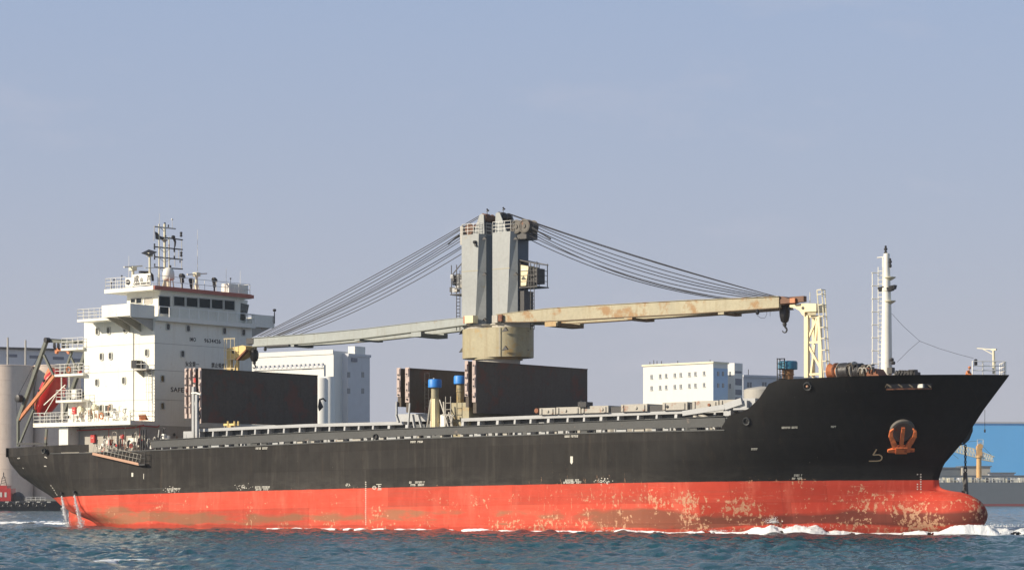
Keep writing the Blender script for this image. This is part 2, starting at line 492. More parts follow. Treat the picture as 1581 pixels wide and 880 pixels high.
def half(u, w):
    """half breadth of the hull"""
    s0 = stern_u(w); tb = float(np.interp(w, TBW, TBV))
    Lr = float(np.interp(w, [0, 2, 5, 9], [17, 16, 15, 13]))
    d = u - s0
    g = 1.0 if d > Lr else tb / HB + (1 - tb / HB) * (1 - (1 - max(0, d) / Lr) ** float(np.interp(w, [0, 3, 9], [2.0, 2.0, 2.0])))
    s1 = body_stem(w)
    Le = float(np.interp(w, [-1, 1, 4.5, 8, 13], [29, 27, 24, 20.5, 15.5]))
    n = float(np.interp(w, [-1, 1, 4.5, 8, 13], [2.0, 2.0, 2.1, 2.3, 2.35]))
    d = s1 - u
    f = 1.0 if d > Le else (0.0 if d <= 0 else 1 - (1 - d / Le) ** n)
    f += 0.018 * min(1, max(0, d) / 0.3) * max(0, 1 - max(0, d) / 5)      # a rounded stem
    b = HB * g * min(f, 1.0)
    bb = bulb(u, w)[0]
    if bb > 0 and d < 9:
        k = 3.0; bb *= 1 - max(0, min(1, (d - 2.5) / 6.5)) ** 2 * (3 - 2 * max(0, min(1, (d - 2.5) / 6.5)))
        b = (max(b, 0) ** k + bb ** k) ** (1 / k)
    e_ = stem_u(w)
    if e_ > s1 and d < .6 and w < 4.1: b = max(b, .30 * math.sqrt(max(0, e_ - u) / (e_ - s1 + .6)))
    return min(b, HB)

NI, NJ = 190, 58
ti = np.linspace(0, 1, NI)
ti = 0.5 - 0.5 * np.cos(np.pi * ti) * (0.45 + 0.55 * np.abs(np.cos(np.pi * ti)))      # closer together at the ends
ti = np.interp(np.linspace(0, 1, NI), np.linspace(0, 1, NI), np.sort(ti))
qj = np.concatenate([np.linspace(0, 0.30, 20), np.linspace(0.30, 0.40, 14)[1:], np.linspace(0.40, 1.0, NJ - 33 + 1)[1:]])
NJ = len(qj)
hull = MB()
UMID = 31.0
pts = []
for i in range(NI):
    row = []
    for q in qj:
        w = -1 + q * 10
        for _ in range(5):
            a, b = stern_u(w), end_u(w)
            u = a + (UMID - a) * ti[i] / .78 if ti[i] <= .78 else UMID + (b - UMID) * (ti[i] - .78) / .22
            w = -1 + q * (top_w(u) + 1)
        row.append((u, half(u, w) if i < NI - 1 else 0.0, w))
    pts.append(row)
for side in (-1, 1):
    hull_k = len(hull.v)
    hull.v += [(u, VC + side * b, w) for row in pts for (u, b, w) in row]
    for i in range(NI - 1):
        for j in range(NJ - 1):
            a = hull_k + i * NJ + j
            f = (a, a + NJ, a + NJ + 1, a + 1)
            hull.f.append(f if side < 0 else f[::-1]); hull.m.append(0)
# transom
n0 = NI * NJ
for j in range(NJ - 1):
    hull.f.append((j, j + 1, n0 + j + 1, n0 + j)); hull.m.append(0)

# hull paint: red below a drifting line, black above, chips, scrapes, fouling
redu = [S(px, py, 0) for px, py in [(130, 765), (280, 761), (400, 757), (640, 752), (780, 748.5), (1000, 744.5), (1130, 742)]] + [(33, 4.44), (40, 4.5)]
ca, cb, cc = np.polyfit([a for a, b in redu], [b for a, b in redu], 2)
m, n, l, b = new_mat('hull_paint')
nt = m.node_tree
tcO = n.new('ShaderNodeTexCoord').outputs['Object']
addn = n.new('ShaderNodeVectorMath'); addn.operation = 'ADD'; addn.inputs[1].default_value = (-10, VC, 0)
l.new(tcO, addn.inputs[0]); P_ = addn.outputs[0]
sp = n.new('ShaderNodeSeparateXYZ'); l.new(P_, sp.inputs[0])
U_, V_, W_ = sp.outputs
line = mathn(nt, 'ADD', mathn(nt, 'MULTIPLY', mathn(nt, 'MULTIPLY', U_, U_), float(ca)), mathn(nt, 'ADD', mathn(nt, 'MULTIPLY', U_, float(cb)), float(cc)))
hrel = mathn(nt, 'SUBTRACT', W_, line)                       # height above the paint line
edge = noisen(nt, P_, 1.0, 3, 0.6, (0.8, 0.8, 0.3))
isblack = mathn(nt, 'GREATER_THAN', mathn(nt, 'ADD', hrel, mathn(nt, 'MULTIPLY', mathn(nt, 'SUBTRACT', edge, 0.5), 0.10)), 0.0)
big = noisen(nt, P_, 0.11, 5, 0.6)
mid = noisen(nt, P_, 0.9, 6, 0.65)
streakv = noisen(nt, P_, 1.0, 6, 0.7, (1.3, 1.3, 0.09))
streakh = noisen(nt, P_, 1.0, 6, 0.68, (0.10, 0.10, 1.9))
# black topsides
bl = mixc(nt, rangen(nt, big, 0.35, 0.7), (0.024, 0.0222, 0.0205), (0.036, 0.0335, 0.031))
bl = mixc(nt, mathn(nt, 'MULTIPLY', rangen(nt, streakv, 0.5, 0.72), 0.75), bl, (0.062, 0.056, 0.048))
bl = mixc(nt, mathn(nt, 'MULTIPLY', rangen(nt, mid, 0.5, 0.8), 0.5), bl, (0.017, 0.016, 0.016))
bow_shade = rangen(nt, U_, 8.0, 26.0)                             # bow curving away from the sun: its shade put into black and red
bl = mixc(nt, mathn(nt, 'MULTIPLY', bow_shade, 0.8), bl, (0.010, 0.011, 0.012))
rs = mathn(nt, 'MULTIPLY', rangen(nt, noisen(nt, P_, 1.0, 5, 0.75, (1.1, 1.1, 0.10), (7, 3, 1)), 0.60, 0.78), mathn(nt, 'SUBTRACT', 0.75, mathn(nt, 'MULTIPLY', bow_shade, 0.45)))
bl = mixc(nt, mathn(nt, 'MULTIPLY', rs, .8), bl, (0.085, 0.058, 0.038))
lowb = mathn(nt, 'MULTIPLY', rangen(nt, hrel, 1.6, 0.1), rangen(nt, noisen(nt, P_, 1.0, 6, 0.75, (.5, .5, 1.6), (3, 3, 3)), .42, .62))
bl = mixc(nt, mathn(nt, 'MULTIPLY', lowb, mathn(nt, 'SUBTRACT', .6, mathn(nt, 'MULTIPLY', bow_shade, .45))), bl, (0.075, 0.07, 0.062))
# red boot topping
rd = mixc(nt, rangen(nt, mid, 0.3, 0.75), (0.70, 0.095, 0.055), (0.57, 0.072, 0.042))
rd = mixc(nt, mathn(nt, 'MULTIPLY', rangen(nt, streakh, 0.46, 0.72), 0.75), rd, (0.42, 0.11, 0.07))
rd = mixc(nt, mathn(nt, 'MULTIPLY', bow_shade, 0.55), rd, (0.46, 0.045, 0.028))
vst = noisen(nt, P_, 1.0, 4, 0.7, (0.55, 0.55, 0.12), (3, 1, 0))
rd = mixc(nt, mathn(nt, 'MULTIPLY', rangen(nt, vst, 0.52, 0.7), 0.4), rd, (0.78, 0.20, 0.13))
# pale horizontal scuffs
sc1 = noisen(nt, P_, 1.0, 7, 0.75, (0.22, 0.22, 5.0), (1, 5, 2))
rd = mixc(nt, mathn(nt, 'MULTIPLY', rangen(nt, sc1, 0.62, 0.70), 0.6), rd, (0.62, 0.36, 0.25))
# fouling: olive and brown bands between two wandering heights
wl_ = mathn(nt, 'ADD', W_, mathn(nt, 'MULTIPLY', mathn(nt, 'SUBTRACT', noisen(nt, P_, 1.0, 4, 0.6, (0.09, 0.09, 0.4)), 0.5), 2.6))
lift = rangen(nt, U_, 0.0, 34.0, 0.0, 0.35)
bandlo = rangen(nt, mathn(nt, 'SUBTRACT', wl_, lift), 0.45, 0.62)
bandhi = rangen(nt, mathn(nt, 'SUBTRACT', wl_, lift), 1.95, 1.55)
band = mathn(nt, 'MULTIPLY', bandlo, bandhi)
patch = rangen(nt, mathn(nt, 'ADD', noisen(nt, P_, 1.0, 5, 0.6, (0.13, 0.13, 0.6), (0, 9, 0)), rangen(nt, U_, 5.0, 32.0, 0.0, 0.25)), 0.45, 0.55)
band = mathn(nt, 'MULTIPLY', band, patch)
foul = mixc(nt, rangen(nt, U_, 0.0, 26.0), (0.30, 0.155, 0.085), (0.13, 0.05, 0.038))
rd = mixc(nt, mathn(nt, 'MULTIPLY', band, 0.82), rd, foul)
# rusty bulb
bulbn = mathn(nt, 'MULTIPLY', rangen(nt, U_, 41.0, 45.5), rangen(nt, noisen(nt, P_, 0.8, 6, 0.7), 0.43, 0.58))
rd = mixc(nt, mathn(nt, 'MULTIPLY', bulbn, 0.85), rd, (0.20, 0.06, 0.03))
col_ = mixc(nt, isblack, rd, bl)
# chipped paint down to the cream undercoat, thickest towards the bow
wob = n.new('ShaderNodeVectorMath'); wob.operation = 'ADD'
cmask = noisen(nt, P_, 0.30, 3, 0.5, (1, 1, 1.3), (4, 0, 8))
fwd = rangen(nt, U_, -55.0, 40.0, -0.01, 0.15)
upf = rangen(nt, hrel, -0.3, -1.4, -0.10, 0.0)
gate = mathn(nt, 'ADD', mathn(nt, 'ADD', cmask, fwd), upf)
chipn = noisen(nt, P_, 3.3, 9, 0.67, (1.0, 1.0, 0.8))
chip = mathn(nt, 'GREATER_THAN', mathn(nt, 'ADD', chipn, mathn(nt, 'MULTIPLY', mathn(nt, 'SUBTRACT', gate, 0.5), 0.62)), 0.676)
belowline = mathn(nt, 'LESS_THAN', hrel, 0.15)
chip = mathn(nt, 'MULTIPLY', chip, belowline)
# vertical scrapes around midships, black and red alike
vs_ = noisen(nt, P_, 1.0, 8, 0.75, (3.4, 3.4, 0.75), (2, 2, 2))
vgate = mathn(nt, 'MULTIPLY', rangen(nt, mathn(nt, 'ABSOLUTE', mathn(nt, 'SUBTRACT', U_, 7.0)), 15.0, 3.0, -0.02, 0.10), 1.0)
vhi = rangen(nt, hrel, 4.0, 0.0, -0.10, 0.0)
scr = mathn(nt, 'GREATER_THAN', mathn(nt, 'ADD', mathn(nt, 'ADD', vs_, vgate), vhi), 0.70)
allchip = mathn(nt, 'MAXIMUM', chip, mathn(nt, 'MULTIPLY', scr, 0.75))
chipc = mixc(nt, rangen(nt, noisen(nt, P_, 7.0, 4, 0.6), 0.35, 0.65), (0.70, 0.47, 0.29), (0.58, 0.28, 0.17))
col_ = mixc(nt, mathn(nt, 'MULTIPLY', allchip, 0.8), col_, chipc)
# long thin scrapes left by fenders and quays, the whole length of the ship
hs = noisen(nt, P_, 1.0, 8, 0.78, (0.5, 0.5, 9.0), (9, 1, 4)); hsg = noisen(nt, P_, .22, 3, .5, (1, 1, 2), (2, 9, 9))
hf = mathn(nt, 'MULTIPLY', mathn(nt, 'GREATER_THAN', mathn(nt, 'ADD', hs, mathn(nt, 'MULTIPLY', mathn(nt, 'SUBTRACT', hsg, .5), .5)), .70), mathn(nt, 'LESS_THAN', hrel, 0.4))
col_ = mixc(nt, mathn(nt, 'MULTIPLY', hf, 0.6), col_, (0.66, 0.36, 0.24))
# tiny pale nicks on the topsides
nk = mathn(nt, 'GREATER_THAN', noisen(nt, P_, 4.5, 5, 0.7, (1, 1, 0.35), (5, 5, 5)), 0.72)
col_ = mixc(nt, mathn(nt, 'MULTIPLY', nk, 0.5), col_, (0.33, 0.29, 0.24))
# every plate has faded a little differently
pv = n.new('ShaderNodeCombineXYZ'); l.new(U_, pv.inputs[0]); l.new(hrel, pv.inputs[1])
bk = n.new('ShaderNodeTexBrick'); bk.inputs['Scale'].default_value = 1.0; bk.inputs['Brick Width'].default_value = 7.3; bk.inputs['Row Height'].default_value = 1.75
bk.inputs['Mortar Size'].default_value = 0.018; bk.inputs['Color1'].default_value = (.74, .74, .74, 1); bk.inputs['Color2'].default_value = (1.12, 1.12, 1.12, 1); bk.inputs['Mortar'].default_value = (.72, .72, .72, 1)
bk.offset = .37
l.new(pv.outputs[0], bk.inputs['Vector'])
mm = n.new('ShaderNodeMix'); mm.data_type = 'RGBA'; mm.blend_type = 'MULTIPLY'; mm.inputs[0].default_value = .8
l.new(col_, mm.inputs[6]); l.new(bk.outputs[0], mm.inputs[7]); col_ = mm.outputs[2]
# welded plate seams
seam = mathn(nt, 'ABSOLUTE', mathn(nt, 'SUBTRACT', mathn(nt, 'FRACT', mathn(nt, 'DIVIDE', U_, 7.4)), 0.5))
seamf = mathn(nt, 'MULTIPLY', mathn(nt, 'LESS_THAN', seam, 0.007), 0.10)
seam2 = mathn(nt, 'ABSOLUTE', mathn(nt, 'SUBTRACT', mathn(nt, 'FRACT', mathn(nt, 'DIVIDE', hrel, 2.3)), 0.5))
seamf = mathn(nt, 'MAXIMUM', seamf, mathn(nt, 'MULTIPLY', mathn(nt, 'LESS_THAN', seam2, 0.010), 0.10))
col_ = mixc(nt, seamf, col_, (0.05, 0.025, 0.02))
wet = rangen(nt, mathn(nt, 'SUBTRACT', W_, mathn(nt, 'MULTIPLY', noisen(nt, P_, 0.5, 4, 0.6), 0.7)), 0.15, 0.0)
hsv = n.new('ShaderNodeHueSaturation'); hsv.inputs['Value'].default_value = 1.0
l.new(rangen(nt, wet, 0, 1, 1.0, 0.72), hsv.inputs['Value']); l.new(col_, hsv.inputs['Color'])
l.new(hsv.outputs[0], b.inputs['Base Color'])
l.new(rangen(nt, mid, 0.3, 0.7, 0.55, 0.75), b.inputs['Roughness'])
b.inputs['Specular IOR Level'].default_value = 0.10
bp = n.new('ShaderNodeBump'); bp.inputs['Strength'].default_value = 0.35; bp.inputs['Distance'].default_value = 0.10
frames = mathn(nt, 'MULTIPLY', mathn(nt, 'SINE', mathn(nt, 'MULTIPLY', U_, 8.8)), mathn(nt, 'MULTIPLY', noisen(nt, P_, 0.35, 3, 0.5, None), 0.10))
hgt = mathn(nt, 'ADD', mathn(nt, 'ADD', noisen(nt, P_, 0.45, 3, 0.5), frames), mathn(nt, 'MULTIPLY', allchip, -0.08))
l.new(hgt, bp.inputs['Height']); l.new(bp.outputs[0], b.inputs['Normal'])
M['hull'] = m

hull_o = hull.build('hull', M['hull'], SHIP, smooth=50)
# ray casting onto the hull: places fittings and marks on the real surface
_bv = BVHTree.FromPolygons([Vector(v) for v in hull.v], hull.f)
CAMS = w2s(Vector((0, 0, CAM_H)))
def on_hull(px, py, out=0.02):
    d = w2s(Wp(px, py, 200.0)) - CAMS
    loc, nrm, _, _ = _bv.ray_cast(CAMS, d.normalized())
    if loc is None: return None, None
    if nrm.dot(d) > 0: nrm = -nrm
    return loc + nrm * out, nrm

# decks
dk = MB()
def deck_strip(us, wf, inset=0.05):
    ring = [(u, VC - max(0.02, half(u, wf(u)) - inset), wf(u)) for u in us]
    ring2 = [(u, VC + max(0.02, half(u, wf(u)) - inset), wf(u)) for u in us]
    n_ = len(us)
    dk.add(ring + ring2, [(i, i + 1, n_ + i + 1, n_ + i) for i in range(n_ - 1)])
deck_strip(list(np.linspace(stern_u(8.2) + 0.1, U_SW + 4.5, 60)), lambda u: deck_w(min(u, U_SW)) - 0.06)
FC_W = 11.75                                              # forecastle deck
deck_strip(list(np.linspace(SWU[-2] - 0.4, stem_u(FC_W) - 0.1, 30)), lambda u: FC_W)
dk.build('deck', M['deck'], SHIP)
# break of the forecastle: the bulkhead under its after edge
_hb = half(SWU[-2], 8.7) - .5
MB().box(SWU[-2] - 0.5, SWU[-2] - 0.35, VC - _hb, VC + _hb, 8.7, FC_W).build('bulkhead', M['greywall'], SHIP)

# bulwark with the long freeing slot beneath it
def bulwark(u0, u1, gap, nseg, mat, name='bulwark', side=-1):
    mb = MB(); us = np.linspace(u0, u1, nseg); vs = []
    for u in us:
        wd, wt = deck_w(u) + gap, bul_w(u)
        y0 = VC + side * (half(u, deck_w(u)) + 0.0); y1 = y0 - side * 0.10
        vs += [(u, y0, wd), (u, y0, wt), (u, y1, wt), (u, y1, wd)]
    fs = []
    for i in range(nseg - 1):
        for j in range(4):
            a = i * 4 + j; b_ = i * 4 + (j + 1) % 4
            fs.append((a, b_, b_ + 4, a + 4))
    fs += [(0, 1, 2, 3), tuple((nseg - 1) * 4 + j for j in (3, 2, 1, 0))]
    mb.add(vs, fs)
    return mb.build(name, mat, SHIP)
for sd_ in (-1, 1):
    bulwark(stern_u(9) + 0.02, S(72, 690, 0)[0], 0.0, 20, M['hull'], side=sd_)
    bulwark(S(72, 690, 0)[0] + 0.01, S(136, 690, 0)[0], 0.08, 16, M['hull'], side=sd_)
    bulwark(S(233, 690, 0)[0], U_SW + 0.02, 0.27, 60, M['bulwark'], side=sd_)
# transom bulwark
MB().box(stern_u(9) - 0.02, stern_u(9) + 0.08, VC - 8.4, VC + 8.4, deck_w(-69) - .05, bul_w(-69)).build('bulwark', M['hull'], SHIP)
# cap rail and stays inside the slot
cap = MB(); us = np.linspace(S(233, 690, 0)[0], U_SW, 50)
for a, b_ in zip(us[:-1], us[1:]):
    cap.beam((a, 0.02, bul_w(a) + 0.03), (b_, 0.02, bul_w(b_) + 0.03), 0.26, 0.05)
cap.build('cap_rail', M['bulwark'], SHIP)
u = us[0] + 0.4; k = 0
stay_mesh = None
while u < U_SW:
    wd = deck_w(u)
    wdt = random.choice([0.10, 0.10, 0.22, 0.4, 0.7, 1.0])
    MB().box(u, u + wdt, 0.02 + 0.08, 0.30, wd - 0.05, wd + 0.33).build('bulwark_stay', random.choice([M['coaming'], M['bulwark'], M['coaming'], M['greywall']]), SHIP)
    u += wdt + random.uniform(0.5, 1.3); k += 1
# rubbing bar along the deck edge
bar = MB()
us = np.linspace(S(75, 700, 0)[0], U_SW, 60)
for a, b_ in zip(us[:-1], us[1:]):
    bar.beam((a, VC - half(a, deck_w(a)) - 0.02, deck_w(a)), (b_, VC - half(b_, deck_w(b_)) - 0.02, deck_w(b_)), 0.10, 0.10)
bar.build('rubbing_bar', M['bulwark'], SHIP)

# round fairleads let into the hull
def fairlead(px, py, r, lit=None):
    p, nrm = on_hull(px, py, 0.0)
    if p is None:
        p = Sp(px, py, 0.0); nrm = Vector((0, -1, 0))
    mb = MB()
    prof = [(r * 0.62, 0.02), (r * 0.72, 0.16), (r * 0.9, 0.18), (r, 0.10), (r * 1.02, -0.05)]
    mb.lathe(p, prof[::-1], 20, nrm)
    o = mb.build('fairlead', M['bulwark'], SHIP, smooth=40)
    MB().lathe(p, [(r * 0.62, 0.025), (r * 0.55, 0.03)], 16, nrm).build('fairlead_hole', M['black'], o)
    if lit: MB().ball(p + nrm * 0.1, r * 0.32, 5).build('roller', M[lit], o)
fairlead(1153, 650, 0.34); fairlead(580.5, 674, 0.28); fairlead(1247, 596, 0.36, 'copper'); fairlead(68.5, 696, 0.30)
# mooring slot in the bow bulwark
sl = MB(); pp = [on_hull(x, y, 0.03) for x, y in [(1369, 595), (1385, 594.5), (1400, 594.2), (1415, 594), (1438, 594)]]
for (a, na), (b_, nb) in zip(pp[:-1], pp[1:]):
    sl.beam(a, b_, 0.10, 0.50)
sl.build('mooring_slot', M['black'], SHIP)
lp = MB()
for (a, na), (b_, nb) in zip(pp[:-1], pp[1:]):
    lp.beam(a - Vector((0, 0, .30)), b_ - Vector((0, 0, .30)), 0.25, 0.10); lp.beam(a + Vector((0, 0, .28)), b_ + Vector((0, 0, .28)), 0.16, 0.07)
lp.build('slot_lip', M['rust'], SHIP)
ro = MB()
for x in (1371, 1388, 1404, 1420, 1432):
    p, nr = on_hull(x, 594.5, 0.12)
    ro = MB()
    if x == 1420: ro.beam(p - Vector((.35, 0, 0)), p + Vector((.35, -.1, 0)), .2, .3)
    else: ro.path([p + Vector((-0.35, 0.1, -0.1)), p + Vector((-.1, 0, .15)), p + Vector((0.3, 0, -0.12))], 0.07, 5)
    ro.build('mooring_roller', M['mark' if x == 1420 else 'rope'], SHIP, smooth=40)
# draught marks, tug marks and other painted marks, laid on the plating
def dash(mb, px0, py0, px1, py1, hpx, mi=0):
    """one small painted stroke, thin sheet just proud of the plate"""
    a, na = on_hull(px0, py0, 0.014); b_, nb = on_hull(px1, py1, 0.014)
    if a is None or b_ is None: return
    d = (b_ - a)
    if d.length < 1e-4: return
    nn = (na + nb).normalized(); up = nn.cross(d).normalized()
    if up.z < 0 and abs(up.z) > 0.1: up = -up
    h = up * hpx / 17.5 / 2
    mb.add([a - h, b_ - h, b_ + h, a + h], [(0, 1, 2, 3)], mi)
def textline(mb, px, py, w, h, slope=-0.02):
    x = px
    while x < px + w:
        d_ = random.uniform(1.6, 2.6)
        y = py + (x - px) * slope
        if random.random() < 0.86: dash(mb, x, y - h * .3, x + d_ * .72, y - h * .3, h * .35); dash(mb, x, y + h * .25, x + d_ * random.uniform(.3, .8), y + h * .25, h * .38)
        x += d_
mk = MB()
for px, py, w_ in [(395, 692, 18), (634, 682, 19), (872, 673.5, 21), (394, 752, 22), (395, 755.5, 20), (632, 744.5, 24), (634, 748.5, 20), (873, 741.5, 22), (870, 744.8, 27), (1207, 660, 24), (1226, 733.5, 14), (1223, 738.5, 16), (1160, 693, 10), (1283, 658.5, 10), (258, 755, 20)]:
    textline(mk, px, py, w_, 3.2)
for ya in np.arange(744, 812, 3.1): dash(mk, 564 + random.uniform(-.3, .3), ya, 565.6, ya, 1.5)
for k_, ya in enumerate(np.arange(732, 758, 3.8)):
    dash(mk, 1420.5, ya, 1422.6, ya, 1.9)
    if k_ < 1 or k_ > 3: dash(mk, 1415.5, ya, 1417.5, ya, 1.6)
# plimsoll ring and load lines near midships
for t_ in range(14):
    a_ = 2 * math.pi * t_ / 14; b2 = 2 * math.pi * (t_ + 1) / 14
    dash(mk, 578 + 2.6 * math.cos(a_), 752.5 + 2.6 * math.sin(a_), 578 + 2.6 * math.cos(b2), 752.5 + 2.6 * math.sin(b2), 0.8)
dash(mk, 574.5, 752.6, 581.5, 752.4, 0.8)
for x0, y0, x1, y1 in [(581, 747.5, 589, 747.3), (584, 750.4, 588, 750.2), (584, 753.6, 589, 753.4), (585, 747.5, 585.01, 754), (583, 755.6, 589, 755.4)]:
    dash(mk, x0, y0, x1 + .02, y1, 0.9)
# stern draught marks under the counter
for x, y in [(78, 749), (80.5, 752.5), (83, 756), (85, 760), (87, 763), (89, 776.5), (91, 778), (93.5, 779.6), (96, 781), (27, 707), (29, 706.5), (69, 705), (71, 706), (68, 719), (70, 719), (35, 722), (55, 751)]:
    dash(mk, x, y, x + 1.7, y + .6, 1.7)
dash(mk, 203, 732.5, 205.8, 732.5, 7.0); dash(mk, 221.5, 735, 222.3, 735, 9.5)
mk.build('hull_markings', M['mark'], SHIP, kind='stuff', fix=False)
ar = MB(); dash(ar, 880.6, 709, 884.6, 709, 9.5)
a0, n0_ = on_hull(882.6, 716.5, .014); ar.add([on_hull(880.6, 713.6, .014)[0], a0, on_hull(884.6, 713.6, .014)[0]], [(0, 1, 2)])
ar.build('arrow_mark', M['mark'], SHIP, fix=False)
bm_ = MB()
seq = [(1353.5, 693), (1347.8, 702), (1357, 701.5), (1361, 703.5), (1361.8, 707), (1359.5, 710.3), (1355, 711.2), (1341.5, 711.4)]
for (x0, y0), (x1, y1) in zip(seq[:-1], seq[1:]): dash(bm_, x0, y0, x1, y1, 2.0)
bm_.build('bulbous_bow_mark', M['markgold'], SHIP, fix=False)
th = MB()
# thin weld bead of the doubler plate above the waterline aft
dash(th, 100, 758, 165, 756.5, .8); dash(th, 165, 756.5, 260, 753.5, .7)
th.build('weld_bead', M['bulwark'], SHIP, fix=False)
# scuffed white patches above the paint line
sw = MB()
for cx, cy, n_ in [(265, 756, 30), (374, 752, 30), (536, 748, 12), (928, 742, 34)]:
    for _ in range(n_):
        x = cx + random.gauss(0, 6 if n_ > 20 else 2); y = cy + random.gauss(0, 2.2)
        dash(sw, x, y, x + random.uniform(.4, 1.8), y + random.uniform(-1.3, .8), random.uniform(.5, 1.3))
sw.build('paint_scuff', M['mark'], SHIP, kind='stuff', fix=False)

# anchor pocket on the starboard bow, with the stowed rusty anchor
pc, nr = on_hull(1393, 664, 0.0)
up = Vector((0, 0, 1)); rt = up.cross(nr).normalized()
if rt.x < 0: rt = -rt
up2 = nr.cross(rt).normalized()
if up2.z < 0: up2 = -up2
nr2 = (nr - Vector((0, 0, nr.z)) * 0.5).normalized()
mb = MB(); mb.lathe(pc, [(1.02, -0.25), (1.04, 0.06), (0.96, 0.20), (0.80, 0.22), (0.68, 0.10)], 28, nr)
ho = mb.build('hawse_pipe', M['hawse'], SHIP, smooth=50)
MB().lathe(pc, [(0.70, 0.09), (0.3, 0.05)], 24, nr).build('hawse_hole', M['black'], ho)
def anchor(name, label, base, rt, up2, nr, k=1.0):
    t = thing(name, label, 'anchor', base)
    B = Vector(base)
    def q(x, y, z): return B + (rt * x + up2 * y + nr * z) * k
    MB().beam(q(0, -1.35, .36), q(0, .35, .20), .24 * k, .26 * k, nr).build('shank', M['anchor'], t)
    cr_ = MB(); cr_.beam(q(-.42, -1.42, .34), q(.42, -1.42, .34), .5 * k, .42 * k, nr)
    cr_.beam(q(-.40, -1.45, .34), q(-.98, -1.50, .40), .34 * k, .30 * k, nr, .2 * k, .16 * k); cr_.beam(q(.40, -1.45, .34), q(.98, -1.42, .40), .34 * k, .30 * k, nr, .2 * k, .16 * k)
    cr_.build('crown', M['anchor'], t)
    for s_ in (-1, 1):
        f = MB()
        path = [(s_ * .40, -1.35), (s_ * .62, -.85), (s_ * .86, -.35), (s_ * .88, .08), (s_ * .70, .30)]
        wd = [.40, .38, .30, .22, .08]
        for (a, b2), w0, w1 in zip(zip(path[:-1], path[1:]), wd[:-1], wd[1:]):
            f.beam(q(a[0], a[1], .34), q(b2[0], b2[1], .30), w0 * k, .22 * k, nr, w1 * k, .14 * k)
        f.build('fluke', M['anchor'], t)
    return t
anchor('anchor', 'orange rusty anchor stowed tight in the round pocket on the bow', pc + nr * 0.02, rt, up2, nr, 1.12)
# ================================================================== SUPERSTRUCTURE
MB().box(S(108.5, 800, VC)[0], S(128, 800, VC)[0], VC - .22, VC + .22, -0.8, 2.2).build('rudder', M['hull'], SHIP)
MB().box(S(129.5, 800, VC)[0], S(175, 800, VC)[0], VC - .5, VC + .5, -0.8, 2.3).build('skeg', M['hull'], SHIP)
UF = -49.4                                            # front of the house
VS, VP = 3.35, 17.5                                   # its sides
UA = S(130, 500, VS)[0]                               # after end
W_A = 10.45                                           # top platform (deck A) underside
def zf(py, px=240, v=VS): return F(px, py, UF)[1]
W_BR = zf(489)                                        # bridge deck
W_MAIN = deck_w(UF)
# lower house, wide
UL = S(78, 680, 1.95)[0]
MB().box(UL + 4.5, UF, 1.95, 18.9, W_MAIN - .3, W_A).build('lower_house', M['greywall'], SHIP)
ob = MB()
ob.box(UL, UL + 4.5, 3.4, 17.4, W_MAIN - .6, W_A)
ob.build('after_house', M['white'], SHIP)
pil = MB(); a = S(91, 672, 0.5)[0]; b_ = S(105, 672, 0.5)[0]
pil.box(a, b_, 0.5, 2.2, 7.9, W_A); pil.build('support_panel', M['white'], SHIP)
# main block
house = MB()
house.box(UA, UF, VS, VP, W_A + .45, W_BR - 0.05)
acc = house.build('accommodation_block', M['wall'], SHIP)
base2 = MB(); base2.box(S(105, 640, VS)[0], UA - 0.002, VS + .02, VP - .02, W_A + .45, S(105, 617, VS)[1]); base2.build('after_block', M['white'], SHIP)
# weld seams between the storeys of the house, thin beads
seamm = MB()
for py in (529.5, 571, 616.5):
    w_ = zf(py)
    seamm.box(UA, UF + .02, VS - .02, VS, w_ - .02, w_ + .02); seamm.box(UF, UF + .02, VS, VP, w_ - .02, w_ + .02)
seamm.build('storey_seam', M['greywall'], acc, kind='stuff')

def slab(px0, px1, py, v0, v1, u1=None, th=0.30, mat='white', name='platform', par=None):
    u0, w0 = S(px0, py, v0)
    u1_ = S(px1, py, v0)[0] if u1 is None else u1
    MB().box(u0, u1_, v0, v1, w0 - th, w0).build(name, M[mat], par or SHIP)
    return u0, u1_, w0
# platform A : starboard side, px 51..199 (y 655..662) at the hull side
uA0 = S(51, 658, 0.0)[0]
MB().box(uA0, UF + 0.003, 0.0, 20.8, W_A + .01, W_A + .44).build('platform', M['white'], SHIP)
pr = [Vector((uA0 + .05, 0.06, W_A + .44)), Vector((S(112, 650, 0)[0], 0.06, W_A + .44))]
MB().rail([Vector((uA0 + .05, 9, W_A + .44))] + pr, 1.05, 3, 0.9).build('railing', M['rail'], SHIP)
MB().rail([Vector((S(199, 650, 0)[0] - 3.6, .06, W_A + .44)), Vector((UF - .1, 0.06, W_A + .44)), Vector((UF - .1, VS, W_A + .44))], 1.0, 2, 1.5).build('railing', M['rail'], SHIP)
# platforms B, C, D aft of the house
for (px0, px1, py, vv, v1) in [(86, 126, 618, 2.2, 17), (84, 128, 578, 2.8, 17), (94, 128, 538, 3.0, 12)]:
    u0, u1_, w0 = slab(px0, px1, py, vv, v1, th=0.24)
    MB().rail([Vector((u0 + .05, vv + 4, w0)), Vector((u0 + .05, vv + .05, w0)), Vector((u1_, vv + .05, w0))], 1.05, 3, 0.8).build('railing', M['rail'], SHIP)
# pillars between them
pl = [(95, 655, 578, 3.0), (107, 617, 578, 3.0), (97, 655, 617, 2.4)]
for px, y0, y1, vv in pl:
    a, b_ = Sp(px, y0, vv), Sp(px, y1, vv); MB().tube((a.x, vv, a.z), (a.x, vv, b_.z), 0.07, n=8).build('pillar', M['white'], SHIP)
MB().beam(Sp(68, 625, 2.5), Sp(101, 594, 2.5), .09, .09).build('brace', M['white'], SHIP)
MB().beam(Sp(68, 640, 2.5), Sp(86, 610, 2.5), .06, .06).build('brace', M['white'], SHIP)
